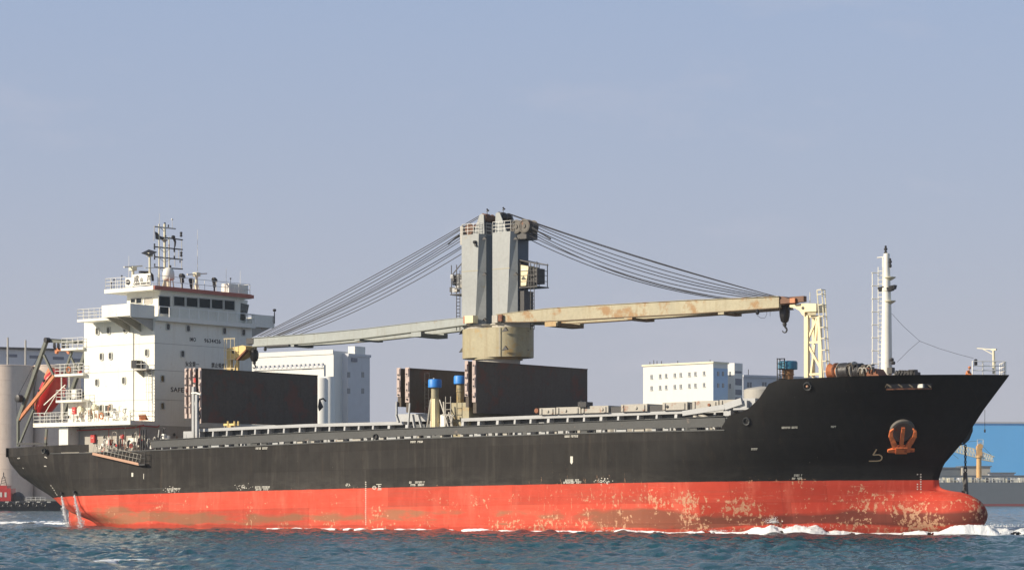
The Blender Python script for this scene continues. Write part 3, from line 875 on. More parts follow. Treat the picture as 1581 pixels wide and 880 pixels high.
# door and lockers in the recess
a = Sp(110, 615, 3.0); MB().box(a.x, a.x + .7, 3.0, 3.1, a.z, a.z + .95).build('locker', M['white'], SHIP)
# bridge wings
w0, w1 = F(200, 489, UF)[1], F(200, 468.5, UF)[1]
uW = S(157, 478, 0)[0]
for v0, v1, nm in ((0.0, VS, 's'), (VP, VP + 3.45, 'p')):
    wb = MB()
    wb.box(uW, UF, v0, v1, w0 + .12, w0 + .22)             # floor
    vv0, vv1 = (v0, v0 + .08) if nm == 's' else (v1 - .08, v1)
    wb.box(uW, UF, vv0, vv1, w0 + .221, w1)
    wb.box(UF - .08, UF + .001, (v0 if nm == 'p' else v0 + .081), (v1 if nm == 's' else v1 - .081), w0 - .0, w1 - .003)
    wb.box(uW, uW + .08, (v0 if nm == 'p' else v0 + .081), (v1 if nm == 's' else v1 - .081), w0 + .222, w1 - .003)
    wb.build('bridge_wing', M['white'], SHIP)
    br_ = MB()
    for uu in (uW + .5, (uW + UF) / 2, UF - .35):
        if nm == 's': br_.prism([(v0 + .1, w0 + .118), (v1, w0 + .118), (v1, w0 - 1.25)], 'u', uu, uu + .10)
        else: br_.prism([(v1 - .1, w0 + .118), (v0, w0 + .118), (v0, w0 - 1.25)], 'u', uu, uu + .10)
    br_.build('wing_bracket', M['greywall'], SHIP)
# slab aft of the wing, px 119..170, y 495
u0, u1_, wq = slab(119, 172, 493.5, 1.2, 19.6, th=0.26)
MB().rail([Vector((u0 + .05, 8, wq)), Vector((u0 + .05, 1.25, wq)), Vector((uW, 1.25, wq))], 1.05, 3, 0.8).build('railing', M['rail'], SHIP)
# walkway in front of the wheelhouse, rail
UWK = UF + 0.55
MB().box(UF + .003, UWK, VS + .0, VP, W_BR - .42, W_BR + .03).build('walkway', M['white'], SHIP)
MB().rail([Vector((UWK - .05, VS + .2, W_BR + .03)), Vector((UWK - .05, VP, W_BR + .03))], 1.02, 1, 1.37, r=.05).build('railing', M['brightrail'], SHIP)  # whiter than the side rails: sunlight on it put into the colour
MB().rail([Vector((UWK - .05, VP + .02, W_BR + .03)), Vector((UF - 3, VP + .02, W_BR + .03))], 1.02, 2, 1.3, r=.035).build('railing', M['rail'], SHIP)
# wheelhouse
UW0 = UF - .45                                        # front at the sill
W_EV = F(237, 449, UW0)[1]                            # eaves
wv0, wv1 = F(243, 470, UW0)[0] , F(365, 478, UW0)[0]
wv2 = F(377, 478, UW0 - 1.2)[0]
UWA = S(196, 470, wv0)[0]
LEAN = .45
wh = MB()
ringb = [(UWA, wv0, W_BR + .03), (UW0, wv0, W_BR + .03), (UW0, wv1, W_BR + .03), (UW0 - 1.2, wv2, W_BR + .03), (UWA, wv2, W_BR + .03)]
ringt = [(UWA, wv0, W_EV), (UW0 + LEAN, wv0, W_EV), (UW0 + LEAN, wv1 + .1, W_EV), (UW0 - 1.0, wv2 + .35, W_EV), (UWA, wv2, W_EV)]
wh.loft([ringb, ringt])
who = wh.build('wheelhouse', M['wall'], SHIP)
def facepane(px0, px1, y0, y1, name='bridge_window', out=.03):
    """glass with a frame on the leaning wheelhouse front"""
    def P(px, py):
        v, w = F(px, py, UW0)
        k = (w - W_BR) / (W_EV - W_BR)
        u = UW0 + LEAN * k
        v, w = F(px, py, u)
        return Vector((u + out, v, w))
    a, b_, c, d = P(px0, y1), P(px1, y1 + (px1 - px0) * .085), P(px1, y0 + (px1 - px0) * .075), P(px0, y0)
    g = MB(); g.add([a, b_, c, d], [(0, 1, 2, 3)], 0)
    cen = (a + b_ + c + d) / 4
    o = [cen + (p - cen) * 1.0 for p in (a, b_, c, d)]
    for p, q_ in zip(o, o[1:] + o[:1]):
        g.beam(p, q_, .10, .09, (1, 0, 0), mi=1)
    return g.build(name, [M['glass'], M['frame']], who)
for px0, px1, y0, y1 in [(244.5, 262.5, 456.3, 484.5), (267.5, 285, 457, 472.3), (286.8, 305, 458.5, 473.6), (306.5, 324.5, 460, 475.2), (325.8, 343.8, 461.6, 476.6), (345.5, 362, 463, 478.3)]:
    facepane(px0, px1, y0, y1)
# angled corner pane on the port side of the front
a = Vector((UW0 - .1, wv1 + .12, W_BR + .5)); b_ = Vector((UW0 - 1.0, wv2 + .06, W_BR + .5))
k1 = LEAN * .9
g = MB(); aa = Vector((UW0 + k1 - .12, wv1 + .18, W_EV - .45)); bb2 = Vector((UW0 - .8, wv2 + .36, W_EV - .45))
g.add([a, b_, bb2, aa], [(0, 1, 2, 3)]); g.build('bridge_window', M['glass'], who)
# starboard side windows of the wheelhouse, partly open
for px0, px1, y0, y1, mt in [(202, 209.5, 460.5, 468, 'glass'), (210.5, 219, 459.5, 469, 'glass'), (223, 234.5, 459, 469.5, 'greywall')]:
    p, q_ = Sp(px0, y1, wv0 - .02), Sp(px1, y0, wv0 - .02)
    g = MB(); g.box(p.x, q_.x, wv0 - .03, wv0 - .01, p.z, q_.z); fr = MB()
    o = g.build('side_window', M[mt], who)
    for c0, c1 in (((p.x, p.z), (q_.x, p.z)), ((q_.x, p.z), (q_.x, q_.z)), ((q_.x, q_.z), (p.x, q_.z)), ((p.x, q_.z), (p.x, p.z))):
        fr.beam((c0[0], wv0 - .04, c0[1]), (c1[0], wv0 - .04, c1[1]), .07, .07, (0, 1, 0))
    fr.build('frame', M['frame'], o)
# roof with eaves
rv0, rv1 = F(237, 447, UF + .5)[0], F(389, 464, UF + .5)[0]
uR = S(161, 455, rv0)[0]
roof = MB(); roof.box(uR, UF + .45, rv0, rv1, W_EV, W_EV + .42)
ro_ = roof.build('roof', M['white'], SHIP)
fas = MB()
fas.box(UF + .45, UF + .62, rv0 + .05, rv1 + .0, W_EV + .05, W_EV + .40); fas.box(UF - 2.5, UF + .62, rv1 + .002, rv1 + .18, W_EV + .05, W_EV + .40)
fas.box(UF - 3, UF + .45, rv0 + .3, rv1, W_EV + .42, W_EV + .47)
fas.build('roof_edge', M['redroof'], SHIP)
WR = W_EV + .44
MB().rail([Vector((uR + .1, 12, WR)), Vector((uR + .1, rv0 + .1, WR)), Vector((S(193, 440, rv0)[0], rv0 + .1, WR))], 1.1, 3, .8).build('railing', M['rail'], SHIP)
MB().rail([Vector((UF + .3, F(240, 445, UF)[0], WR)), Vector((UF + .3, rv1 - .1, WR)), Vector((UF - 4, rv1 - .1, WR))], 1.1, 2, 1.6).build('railing', M['rail'], SHIP)
# windows of the house: one frame and pane mesh, shared
def winmesh(wd, ht, ax):
    g = MB(); hw, hh = wd / 2, ht / 2; c = .12
    shp = [(-hw + c, -hh), (hw - c, -hh), (hw, -hh + c), (hw, hh - c), (hw - c, hh), (-hw + c, hh), (-hw, hh - c), (-hw, -hh + c)]
    def P(x, y, o): return (x, -o, y) if ax == 'v' else (o, x, y)
    ins = [(x * (hw - .09) / hw, y * (hh - .09) / hh) for x, y in shp]
    vs = [P(x, y, 0) for x, y in shp] + [P(x, y, .09) for x, y in shp] + [P(x, y, .09) for x, y in ins] + [P(x, y, .02) for x, y in ins]
    n_ = 8; fs = []; mi = []
    for r_ in range(3):
        for j in range(n_): fs.append((r_ * n_ + j, r_ * n_ + (j + 1) % n_, (r_ + 1) * n_ + (j + 1) % n_, (r_ + 1) * n_ + j))
    g.add(vs, fs, 1); g.f.append(tuple(range(24, 32))); g.m.append(0)
    return g.mesh('window', [M['glass'], M['frame']])
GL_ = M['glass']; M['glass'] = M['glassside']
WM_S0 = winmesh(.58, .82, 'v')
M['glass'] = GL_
WM_S, WM_F, WM_S2 = winmesh(.58, .82, 'v'), winmesh(.62, .78, 'u'), winmesh(.5, .75, 'v')
for px, py in [(150.7, 511.5), (168, 510.3), (193.5, 508.5), (157, 550.5), (171, 549.5), (227, 544.5), (150, 590.5), (191.6, 587.5), (157, 630), (170.5, 629)]:
    inst(WM_S0, 'window', acc, Sp(px, py, VS))
for px, py in [(259, 504.5), (290, 507), (346, 511), (375.5, 513.2), (281.3, 546.3), (250.5, 584.5), (250.5, 626.5)]:
    inst(WM_F, 'window', acc, Fp(px, py, UF))
def lathing(px, py, r, mat, par, name, v=None, u=None):
    p = Sp(px, py, v) if v is not None else Fp(px, py, u)
    ax = (0, -1, 0) if v is not None else (1, 0, 0)
    o = MB(); o.lathe(p, [(r * 1.25, -.02), (r * 1.25, .06), (r, .06), (r, .01)], 16, ax, 1); o.lathe(p, [(r, .015), (.01, .016)], 16, ax, 0)
    return o.build(name, [M[mat], M['greywall']], par, smooth=40)
for px, py in ((162, 675), (206, 672.5)): lathing(px, py, .2, 'black', SHIP, 'porthole', v=1.93)
for px, py in ((252.5, 671), (268.5, 671)): lathing(px, py, .2, 'black', SHIP, 'porthole', u=UF + .0)
# lettering on the front
def ftext(s_, px, py, hpx, pxw, name='lettering'):
    p = Fp(px, py, UF + .012); q_ = Fp(px + pxw, py, UF + .012)
    lettering(s_, hpx / 15.1 * 1.38, p, (0, 1, 0), SHIP, M['letter'], fitw=(q_.y - p.y), name=name)
ftext('IMO', 293, 526.5, 6.2, 9.3); ftext('9634426', 315.5, 528.5, 6.4, 25)
ftext('安全第一', 286.5, 564.5, 6.2, 21); ftext('禁止吸烟', 326.5, 566.5, 6.2, 21)
ftext('SAFETY FIRST', 263.8, 604.5, 7.4, 58); ftext('NO SMOKING', 330, 606.5, 7.4, 44)
# name board on the roof
nv = rv0 + .02
p, q_ = Sp(204.5, 446.5, nv), Sp(232.5, 429.2, nv)
bdo = MB().box(p.x, q_.x, nv - .03, nv + .05, WR + .08, WR + 1.28).build('name_board', M['white'], SHIP)
nb_l = [(MB().box(p.x, q_.x, nv - .04, nv - .0301, WR + .08, WR + .13), 0)]
for s_, x, sz in [('成', 206.8, 11.5), ('山', 216.4, 7), ('海', 226.5, 11)]:
    pp_ = Sp(x, 440, nv - .05)
    lettering(s_, sz / 14.6 * .95, (pp_.x, nv - .05, WR + .52), (1, 0, 0), SHIP, M['letter'], name='name_character')
pp_ = Sp(206, 440, nv - .05); qq = Sp(231, 440, nv - .05)
lettering('CHENG SHAN HAI', .34, (pp_.x, nv - .05, WR + .17), (1, 0, 0), SHIP, M['letter'], fitw=qq.x - pp_.x)
bl_ = MB().box(Sp(194, 440, nv).x, p.x - .05, nv, nv + .06, WR + .05, WR + 1.0).build('sidelight_board', M['white'], SHIP)
c = Sp(197.6, 441.5, nv - .02); g = MB(); g.lathe((c.x, nv - .02, WR + .55), [(.27, 0), (.27, .08), (.01, .09)], 14, (0, -1, 0)); g.build('ring_emblem', M['black'], bl_)
g = MB(); g.box(c.x - .3, c.x + .3, nv - .125, nv - .115, WR + .52, WR + .58); g.build('emblem_bar', M['white'], bl_)

# ---- mast, aerials, radars
TOPV = 9.0
def roofP(px, py, u): return Fp(px, py, u)
def mast_part(name, f, mat='white', smooth=None):
    g = MB(); f(g); return g.build(name, M[mat], SHIP, smooth)
UMS = -52.6
def fp(px, py): return Fp(px, py, UMS)
def f(g):
    for px, r_ in ((245.5, .07), (254.3, .13)):
        a, b_ = fp(px, 448), fp(px, 346)
        g.tube((UMS, a.y, WR), (UMS, a.y, b_.z), r_, n=8)
    a, b_ = Fp(261, 448, UMS - 1.2), Fp(261, 366, UMS - 1.2)
    g.tube((a.x, a.y, WR), (a.x, a.y, b_.z), .06)
mast = mast_part('signal_mast', f, 'cream')
for (x0, y0, x1, y1) in [(238, 350, 271, 353.5), (246, 366, 282, 370.5), (237.5, 381, 282, 385.5), (238, 396.5, 282, 401), (238, 412.5, 282, 415.5)]:
    MB().beam(fp(x0, y0), fp(x1, y1), .09, .12).build('yard', M['dark'] if y0 > 360 else M['greywall'], mast)
for (x0, y0, x1, y1) in [(246, 383, 254, 390), (262, 384, 254, 391), (246, 398, 254, 405), (266, 399, 254, 405), (246, 414, 254, 420), (262, 415, 254, 420), (247, 351, 254, 358), (243, 365, 253, 373), (262, 368, 254, 373), (280.5, 370, 280.5, 415), (270, 385, 270, 412), (238.5, 350, 237.5, 372), (276, 385, 276, 401)]:
    MB().beam(fp(x0, y0), fp(x1, y1), .05, .05).build('strut', M['greywall'], mast)
for (x, y, hh, r_) in [(279.6, 362, 8, .14), (279.8, 392.5, 8, .14), (238.5, 378, 4, .09), (238.5, 383.5, 4, .09), (238.6, 394, 4, .09), (238.6, 399, 4, .09), (238.8, 409, 4, .08), (269, 387, 4.5, .09), (269, 397, 4, .09), (254.5, 346, 5, .09), (260, 349, 4, .08), (263, 411.5, 4, .12), (278, 404, 4, .07), (254.8, 366, 5, .16)]:
    p = fp(x, y); h_ = hh / 15
    g = MB(); g.lathe(p, [(r_ * .6, -h_ / 2), (r_, -h_ / 2 + .04), (r_, -h_ * .12), (r_ * .7, -h_ * .1), (r_ * .7, h_ * .1), (r_, h_ * .12), (r_, h_ / 2 - .04), (r_ * .5, h_ / 2)], 8)
    g.build('signal_light', M['dark'], mast)
p = fp(267.5, 366.5); MB().ball(p, .23, 5).build('black_ball', M['black'], mast)
g = MB(); g.path([fp(268.5, 368), fp(270.5, 374), fp(270, 380), fp(269, 384)], [.16, .12, .09, .04], 6); g.build('halyard_bundle', M['dark'], mast)
p = fp(254, 371); MB().lathe(p, [(.05, -.3), (.3, 0), (.34, .08)], 10).build('mast_table', M['greywall'], mast)
g = MB(); g.path([fp(265.8, 341), fp(266, 352)], .03, 5); g.ball(fp(265.8, 339), .12, 4); g.path([fp(246.5, 330), fp(246.3, 348)], .02, 5); g.build('aerial', M['rail'], mast)
# dark flag
fl = MB(); n_ = 7
for i in range(n_):
    for j in range(4):
        s_ = i / (n_ - 1); t_ = j / 3
        v_, w_ = F(239 + s_ * 13, 357.5 + s_ * 9.5 + t_ * (12 - 8.5 * s_), UMS)
        fl.v.append((UMS + .12 * math.sin(s_ * 7 + t_), v_, w_))
for i in range(n_ - 1):
    for j in range(3):
        fl.f.append((i * 4 + j, i * 4 + 4 + j, i * 4 + 5 + j, i * 4 + 1 + j)); fl.m.append(0)
fl.solo('flag', M['dark'], 'dark flag drooping from the left end of the signal mast', 'flag', fl.v[0], smooth=60)
def radar(px, pyb, pyt, x0, y0, x1, y1, u):
    a = Fp(px, pyb, u); b_ = Fp(px, pyt, u)
    g = MB(); g.tube((u, a.y, WR), (u, a.y, b_.z), .17, .14, 10); g.box(u - .28, u + .28, a.y - .3, a.y + .3, b_.z, b_.z + .42)
    g.beam((u, a.y - .5, WR), (u, a.y, b_.z - .2), .05, .05); g.beam((u, a.y + .5, WR), (u, a.y, b_.z - .2), .05, .05)
    o = g.build('radar_post', M['cream'], SHIP)
    MB().beam(Fp(x0, y0, u), Fp(x1, y1, u), .14, .15).build('radar_scanner', M['white'], o)
radar(205.3, 447, 418, 191.5, 412.5, 219.5, 410.7, -54.6)
radar(303.5, 455, 427, 289, 424, 319, 422.5, -51.5)
# post with the tilted solar panel
a = Fp(231.3, 448, -51.0); b_ = Fp(231.3, 396, -51.0)
g = MB(); g.tube((a.x, a.y, WR), (a.x, a.y, b_.z), .12, n=10); g.box(a.x - .2, a.x + .2, a.y - .3, a.y + .25, b_.z, b_.z + .35); g.beam(Fp(224, 413.5, -51), Fp(240, 413.5, -51), .08, .06)
po = g.build('panel_post', M['cream'], SHIP)
MB().beam(Fp(224.5, 393, -51), Fp(236, 387.5, -51), 1.1, .07, (0.3, 0, 1)).build('solar_panel', M['dark'], po)
# satellite dome
c = Fp(260.2, 431, -51.2)
g = MB(); g.tube((c.x, c.y, WR), (c.x, c.y, c.z), .22, .28, 12); g.tube((c.x + .3, c.y + .5, WR), (c.x + .2, c.y + .4, c.z), .06); g.tube((c.x - .3, c.y - .6, WR), (c.x - .2, c.y - .4, c.z), .06)
dm = g.build('dome_pedestal', M['cream'], SHIP)
MB().lathe(c, [(.5, -.12), (.62, 0), (.62, .55), (.58, .8), (.46, 1.03), (.28, 1.17), (.05, 1.22)], 20).build('radome', M['white'], dm, smooth=60)
# shrouded searchlights and horn
for px, pyb, pyt, r_ in ((281, 449, 427, .30), (295.5, 452, 434, .26), (331, 455, 433, .27)):
    a, b_ = Fp(px, pyb, UF - .6), Fp(px, pyt, UF - .6)
    g = MB(); g.tube((a.x, a.y, WR), (a.x, a.y, b_.z), .09, n=8)
    g.loft([[(b_.x + math.cos(t) * r_ * s_ * 1.1, b_.y + math.sin(t) * r_ * s_ + oy, b_.z + dz) for t in np.linspace(0, 2 * math.pi, 9)[:-1]] for s_, dz, oy in ((.4, -.75, 0), (.75, -.5, .03), (.6, -.3, -.02), (1.05, -.1, .05), (1.1, .12, 0), (.6, .30, -.08))])
    g.build('covered_searchlight', M['dark'], SHIP, smooth=35)
a, b_ = Fp(226, 446, -53.5), Fp(226, 421, -53.5)
g = MB(); g.beam(Fp(215.5, 420, -53.5), Fp(232, 420.5, -53.5), .25, .22); g.tube((b_.x, b_.y, WR), (b_.x, b_.y, b_.z), .3, n=10); g.path([Fp(231, 421, -53.5), Fp(235.2, 425, -53.5), Fp(236, 434, -53.5)], .14, 6)
g.build('exhaust_pipe', M['black'], SHIP, smooth=40)
g = MB(); p, q_ = Fp(353.5, 456, UF - .5), Fp(383, 441, UF - .5)
g.box(UF - 1.6, UF - .5, p.y, q_.y, WR + .15, WR + 1.1)
for vv in np.linspace(p.y + .5, q_.y - .5, 5): g.box(UF - .5, UF - .48, vv, vv + .05, WR + .2, WR + 1.05)
g.build('white_locker', M['white'], SHIP)
for px, y0, y1, uu in ((305, 424, 355, -51.6), (349.2, 452, 414, -50), (199, 446, 395, -55), (371, 455, 418, -56)):
    a, b_ = Fp(px, y0, uu), Fp(px, y1, uu); MB().tube((uu, a.y, min(a.z, WR + 2)), (uu, a.y, b_.z), .035, .018, 5).build('whip_aerial', M['rail'], SHIP)
for px, y0, y1, uu in ((176, 440, 432, -55), (188, 440, 426, -55), (172, 445, 437, -55.5), (356, 438, 430, -50)):
    a = Fp(px, y0, uu); b_ = Fp(px, y1, uu); g = MB(); g.tube((uu, a.y, WR), (uu, a.y, b_.z), .03, n=5); g.ball(b_, .10, 4); g.build('small_aerial', M['dark'], SHIP)
# lights on the port wing tip and aft
a = Vector((UF, 20.85, 0)); g = MB(); g.tube((UF + .1, a.y, F(428, 500, UF)[1]), (UF + .1, a.y, F(428, 482, UF)[1]), .06, n=6); g.ball((UF + .1, a.y, F(428, 479.5, UF)[1]), .2, 4); g.build('wing_light', M['dark'], SHIP)
# air conditioning unit on its platform, ladder below, at the side
p, q_ = Sp(202.5, 568.5, 2.2), Sp(209.5, 556, 2.2)
g = MB(); g.box(p.x, q_.x, 2.2, 3.2, p.z, q_.z); g.build('air_conditioner', M['black'], SHIP)
g = MB(); a = Sp(205, 570, 2.2); g.box(a.x, UF + .0, 2.2, VS, a.z - .12, a.z)
g.prism([(2.25, a.z - .12), (VS, a.z - .12), (VS, a.z - .8)], 'u', UF - .5, UF - .4); g.prism([(2.25, a.z - .12), (VS, a.z - .12), (VS, a.z - .8)], 'u', a.x + .3, a.x + .4)
g.build('side_platform', M['greywall'], SHIP)
MB().rail([Vector((q_.x, 2.25, a.z)), Vector((UF - .05, 2.25, a.z))], 1.0, 2, 1.0, r=.022).build('railing', M['rail'], SHIP)
l0 = Sp(232, 648, 3.0); MB().ladder((l0.x, 3.0, W_A + .5), (l0.x, 3.0, a.z), (.5, 0, 0), .3, .028).cage((l0.x, 2.95, W_A + 2.6), (l0.x, 2.95, a.z), (0, -1, 0), .4, .9, .02).build('ladder', M['rail'], SHIP)
g = MB(); a = Sp(205.5, 640, VS - .07); g.tube((a.x, VS - .07, W_A + .5), (a.x, VS - .07, W_BR - 1.3), .05, n=6); g.build('down_pipe', M['white'], SHIP)
# clutter along platform A : vents, lamps, lockers, hose box, rings
def clutter(seed, px0, px1, py0, py1, v, nn, mats, hmax=1.2, par=SHIP):
    rd_ = random.Random(seed)
    for k in range(nn):
        px = rd_.uniform(px0, px1); py = rd_.uniform(py0, py1)
        p = Sp(px, py, v - rd_.uniform(0, .5)); t_ = rd_.random(); mt = M[rd_.choice(mats)]
        g = MB()
        if t_ < .3:
            h_ = rd_.uniform(.3, hmax); g.tube(p, p + Vector((rd_.uniform(-.2, .2), 0, h_)), rd_.uniform(.03, .07), n=6); nm = 'pipe'
        elif t_ < .55:
            g.box(p.x, p.x + rd_.uniform(.2, .5), p.y, p.y + .3, p.z, p.z + rd_.uniform(.2, .6)); nm = 'deck_box'
        elif t_ < .8:
            r_ = rd_.uniform(.12, .3); g.path([p + Vector((math.cos(q) * r_, 0, math.sin(q) * r_)) for q in np.linspace(0, 6.28, 9)], .04, 5); nm = 'coiled_hose'
        else:
            h_ = rd_.uniform(.3, .8); g.path([p, p + Vector((0, 0, h_)), p + Vector((.15, 0, h_ + .12)), p + Vector((.3, 0, h_))], rd_.uniform(.04, .08), 6); nm = 'gooseneck_vent'
        g.build(nm, mt, par, smooth=50)
clutter(3, 108, 196, 634, 650, 2.9, 30, ['greywall', 'rail', 'dark', 'white', 'copper'], 1.1)
clutter(4, 60, 100, 645, 655, 2.5, 12, ['dark', 'greywall', 'davit'], .8)
clutter(14, 96, 124, 605, 616, 4.0, 7, ['dark', 'greywall', 'red', 'white'], .8)
clutter(15, 96, 124, 565, 577, 4.0, 7, ['dark', 'davit', 'red', 'greywall'], .8)
def redbox(px, py, w_, h_, v, name='fire_hose_box', mat='red'):
    p = Sp(px, py, v); g = MB(); g.box(p.x - w_ / 2, p.x + w_ / 2, v - .22, v, p.z - h_ / 2, p.z + h_ / 2); g.box(p.x - w_ / 4, p.x + w_ / 4, v - .24, v - .221, p.z + .05, p.z + .1, 1)
    return g.build(name, [M[mat], M['mark']], SHIP)
redbox(116, 634, .55, .75, 2.9); redbox(145, 677, .6, .85, 1.9); redbox(190.5, 673.5, .4, .38, 1.9, 'alarm_box')
for px, py in ((125, 632), (147, 629)):
    p = Sp(px, py, 3.1); g = MB(); g.lathe(p, [(.36, 0), (.36, .2), (.3, .26)], 14, (0, -1, 0)); g.build('ventilator', M['cream'], SHIP, smooth=40)
def lifebuoy(px, py, v, label):
    p = Sp(px, py, v); g = MB(); r_ = .30; n_ = 16
    g.path([p + Vector((math.cos(q) * r_, 0, math.sin(q) * r_)) for q in np.linspace(0, 2 * math.pi, n_ + 1)], .075, 6, caps=False)
    g.solo('lifebuoy', M['orange'], label, 'lifebuoy', p, smooth=60)
lifebuoy(156.5, 642, 2.6, 'orange lifebuoy hung low on the white wall below the house windows')
lifebuoy(106, 571, 2.7, 'orange lifebuoy on the upper after platform railing above the lifeboat')
p = Sp(221, 645, 1.5); g = MB()
for k in range(7): g.path([(p.x - .5 + k * .16, 1.5, W_A + .5), (p.x - .45 + k * .16, 1.3, W_A + 1.1), (p.x - .35 + k * .16, 1.6, W_A + .5)], .07, 5)
g.solo('hose_coil', M['orange'], 'coiled orange rope lying at the forward end of the side platform', 'rope', (p.x, 1.5, W_A + .5), smooth=50)
# red fire main under the platform and down pipes
g = MB(); pts_ = [Sp(x, y, 1.75) for x, y in ((107, 665), (140, 663.5), (180, 661.5), (212, 659.5), (216, 657), (222, 656))]
g.path(pts_, .06, 6); g.tube(Sp(168, 663, 1.75), Sp(168, 690, 1.75), .03, n=5); g.tube(Sp(216, 657, 1.7), Sp(216, 690, 1.7), .05, n=5)
g.path([Fp(217, 657, UF + .1), Fp(243, 659, UF + .1), Fp(246, 656.5, UF + .1)], .05, 6)
g.build('fire_main', M['red'], SHIP, smooth=50)
for x0, x1, yt in ((193, 211, 653.5), (173, 181, 666), (207, 212, 668)):
    g = MB(); a, c_, b_ = Sp(x0, 692, 1.2), Sp((x0 + x1) / 2, yt, 1.2), Sp(x1, 692, 1.2)
    g.path([a, Vector((a.x, 1.2, c_.z - .5)), Vector((a.x + .15 * (b_.x - a.x), 1.2, c_.z - .12)), c_, Vector((b_.x - .15 * (b_.x - a.x), 1.2, c_.z - .12)), Vector((b_.x, 1.2, c_.z - .5)), b_], .05, 6)
    g.build('curved_pipe', M['greywall'], SHIP, smooth=60)
clutter(5, 142, 232, 684, 693, 1.2, 46, ['dark', 'greywall', 'rail', 'white', 'copper', 'dark', 'red'], 1.0)
clutter(6, 236, 262, 672, 690, .8, 14, ['dark', 'rail', 'dark', 'greywall'], .9)
g = MB()
for px in (182, 217.5, 221, 225): g.tube(Sp(px, 697, .6), Sp(px, 663 if px > 215 else 672, .6), .09, n=8)
g.build('davit_post', M['dark'], SHIP)
MB().box(Sp(198, 690, 1.4).x, Sp(214, 690, 1.4).x, 1.4, 1.75, Sp(205, 690, 1.4)[2], Sp(205, 676, 1.4)[2]).build('white_locker', M['white'], SHIP)
# the side decks gangway, stowed sloping outboard
g = MB(); vo = -.45
L0, L1 = Sp(143, 700, vo), Sp(215, 716.5, vo)
gw = MB()
for vv in (vo, vo + .55): 
    o = Vector((0, vv - vo, 0)); gw.beam(L0 + o, L1 + o, .08, .26, (0, 0, 1))
gwo = gw.build('gangway', M['copper'], SHIP)
N_ = 26; tread = MB().box(-.02, .02 + .16, 0, .5, 0, .03).mesh('step', M['dark'])
for k in range(N_):
    q_ = L0.lerp(L1, (k + .5) / N_); inst(tread, 'step', gwo, (q_.x, vo + .03, q_.z - .02))
rl = MB()
for k in range(14):
    q_ = L0.lerp(L1, k / 13); d_ = Vector((.28, 0, .95)); rl.tube(q_, q_ + d_, .025, n=5); rl.tube(q_ + Vector((0, .55, 0)), q_ + Vector((0, .55, 0)) + d_, .025, n=5)
for z_ in (.5, .95):
    o = Vector((.28 * z_ / .95, 0, z_)); rl.tube(L0 + o, L1 + o, .022, n=5)
rl.build('gangway_rail', M['greywall'], gwo)
pb = MB(); pb.box(L1.x, L1.x + .9, vo - .1, vo + .7, L1.z - .1, L1.z + .02); pb.rail([(L1.x + .9, vo - .08, L1.z), (L1.x, vo - .08, L1.z)], 1.2, 2, .8, .03); pb.build('landing_platform', M['dark'], gwo)

# ---- free-fall lifeboat and its launching frame at the stern
VD = 4.2
def dp(px, py, v=VD): return Sp(px, py, v)
dv = thing('lifeboat_davit', 'tall grey-green launching frame leaning over the red lifeboat at the stern', 'davit', dp(28, 688))
for vv in (VD, VD + 6.0):
    nm = MB()
    def d2(px, py):
        p = Sp(px, py, VD); return Vector((p.x, vv, p.z))
    nm.beam(d2(28, 650), d2(72.5, 524), .34, .40); nm.build('main_leg', M['davit'], dv)
    MB().beam(d2(68, 548), d2(84, 582), .22, .24).build('brace', M['davit'], dv)
    MB().beam(d2(28, 689), d2(28, 648), .26, .26).build('foot', M['davit'], dv)
    MB().beam(d2(29, 688), d2(52, 632), .2, .22).build('lower_brace', M['davit'], dv)
    MB().beam(d2(30, 647), d2(84, 580), .26, .34).build('slide_rail', M['orange'] if vv == VD else M['davit'], dv)
    MB().beam(d2(27, 685), d2(72, 685), .26, .22).build('base_beam', M['dark'], dv)
    MB().beam(d2(70, 688), d2(72, 662), .16, .3).build('after_foot', M['davit'], dv)
    MB().beam(d2(50, 590), d2(54, 571), .10, .5).build('step_plate', M['davit'], dv)
p = Sp(72.5, 525, VD); q_ = Vector((p.x, VD + 6, p.z))
MB().beam(p, q_, .34, .34).build('cross_beam', M['davit'], dv)
g = MB(); ub = Sp(74, 525, VD); 
for vv in (VD + .4, VD + 5.4):
    g.beam((ub.x, vv, ub.z - .1), (Sp(112, 531, VD).x, vv, ub.z - .4), .26, .30)
g.build('top_beam', M['davit'], dv)
g = MB(); g.tube(p - Vector((0, .25, 0)), p + Vector((0, .3, 0)), .28, n=12); g.build('sheave', M['black'], dv)
for k, px in enumerate((84, 90, 98, 104)):
    a = Sp(px, 529, VD + .4); g = MB(); g.path([a, a - Vector((0, 0, .45)), a - Vector((-.05, 0, .75))], [.14, .18, .06], 6); g.build('hanging_block', M['dark'], dv)
g = MB(); pr_ = [Sp(x, y, VD + .6) for x, y in ((85.5, 545), (86, 537), (106.5, 538), (107.5, 547), (105, 546), (103, 542.6), (96, 541.5), (89.5, 542), (87.5, 546.5))]
g.prism([(a.x, a.z) for a in pr_], 'v', VD + .5, VD + .8); g.build('lifting_bar', M['orange'], dv)
for x0, y0, x1, y1 in [(71, 527, 25, 616), (72, 530, 50, 590), (60, 560, 48, 632), (25, 618, 27, 648)]:
    MB().tube(dp(x0, y0), dp(x1, y1), .03, n=4).build('fall_wire', M['cable'], dv)
g = MB(); a = dp(29.5, 615, VD - .5); g.lathe(a, [(.3, -.35), (.42, -.3), (.42, .3), (.3, .35)], 12, (0, 1, 0)); g.build('winch_drum', M['dark'], dv, smooth=40)
g = MB(); g.beam(Sp(98, 580, VD), Sp(112, 540, VD), .2, .22); g.beam(Sp(110, 552, VD), Sp(122, 578, VD), .16, .2); g.build('forward_leg', M['davit'], dv)
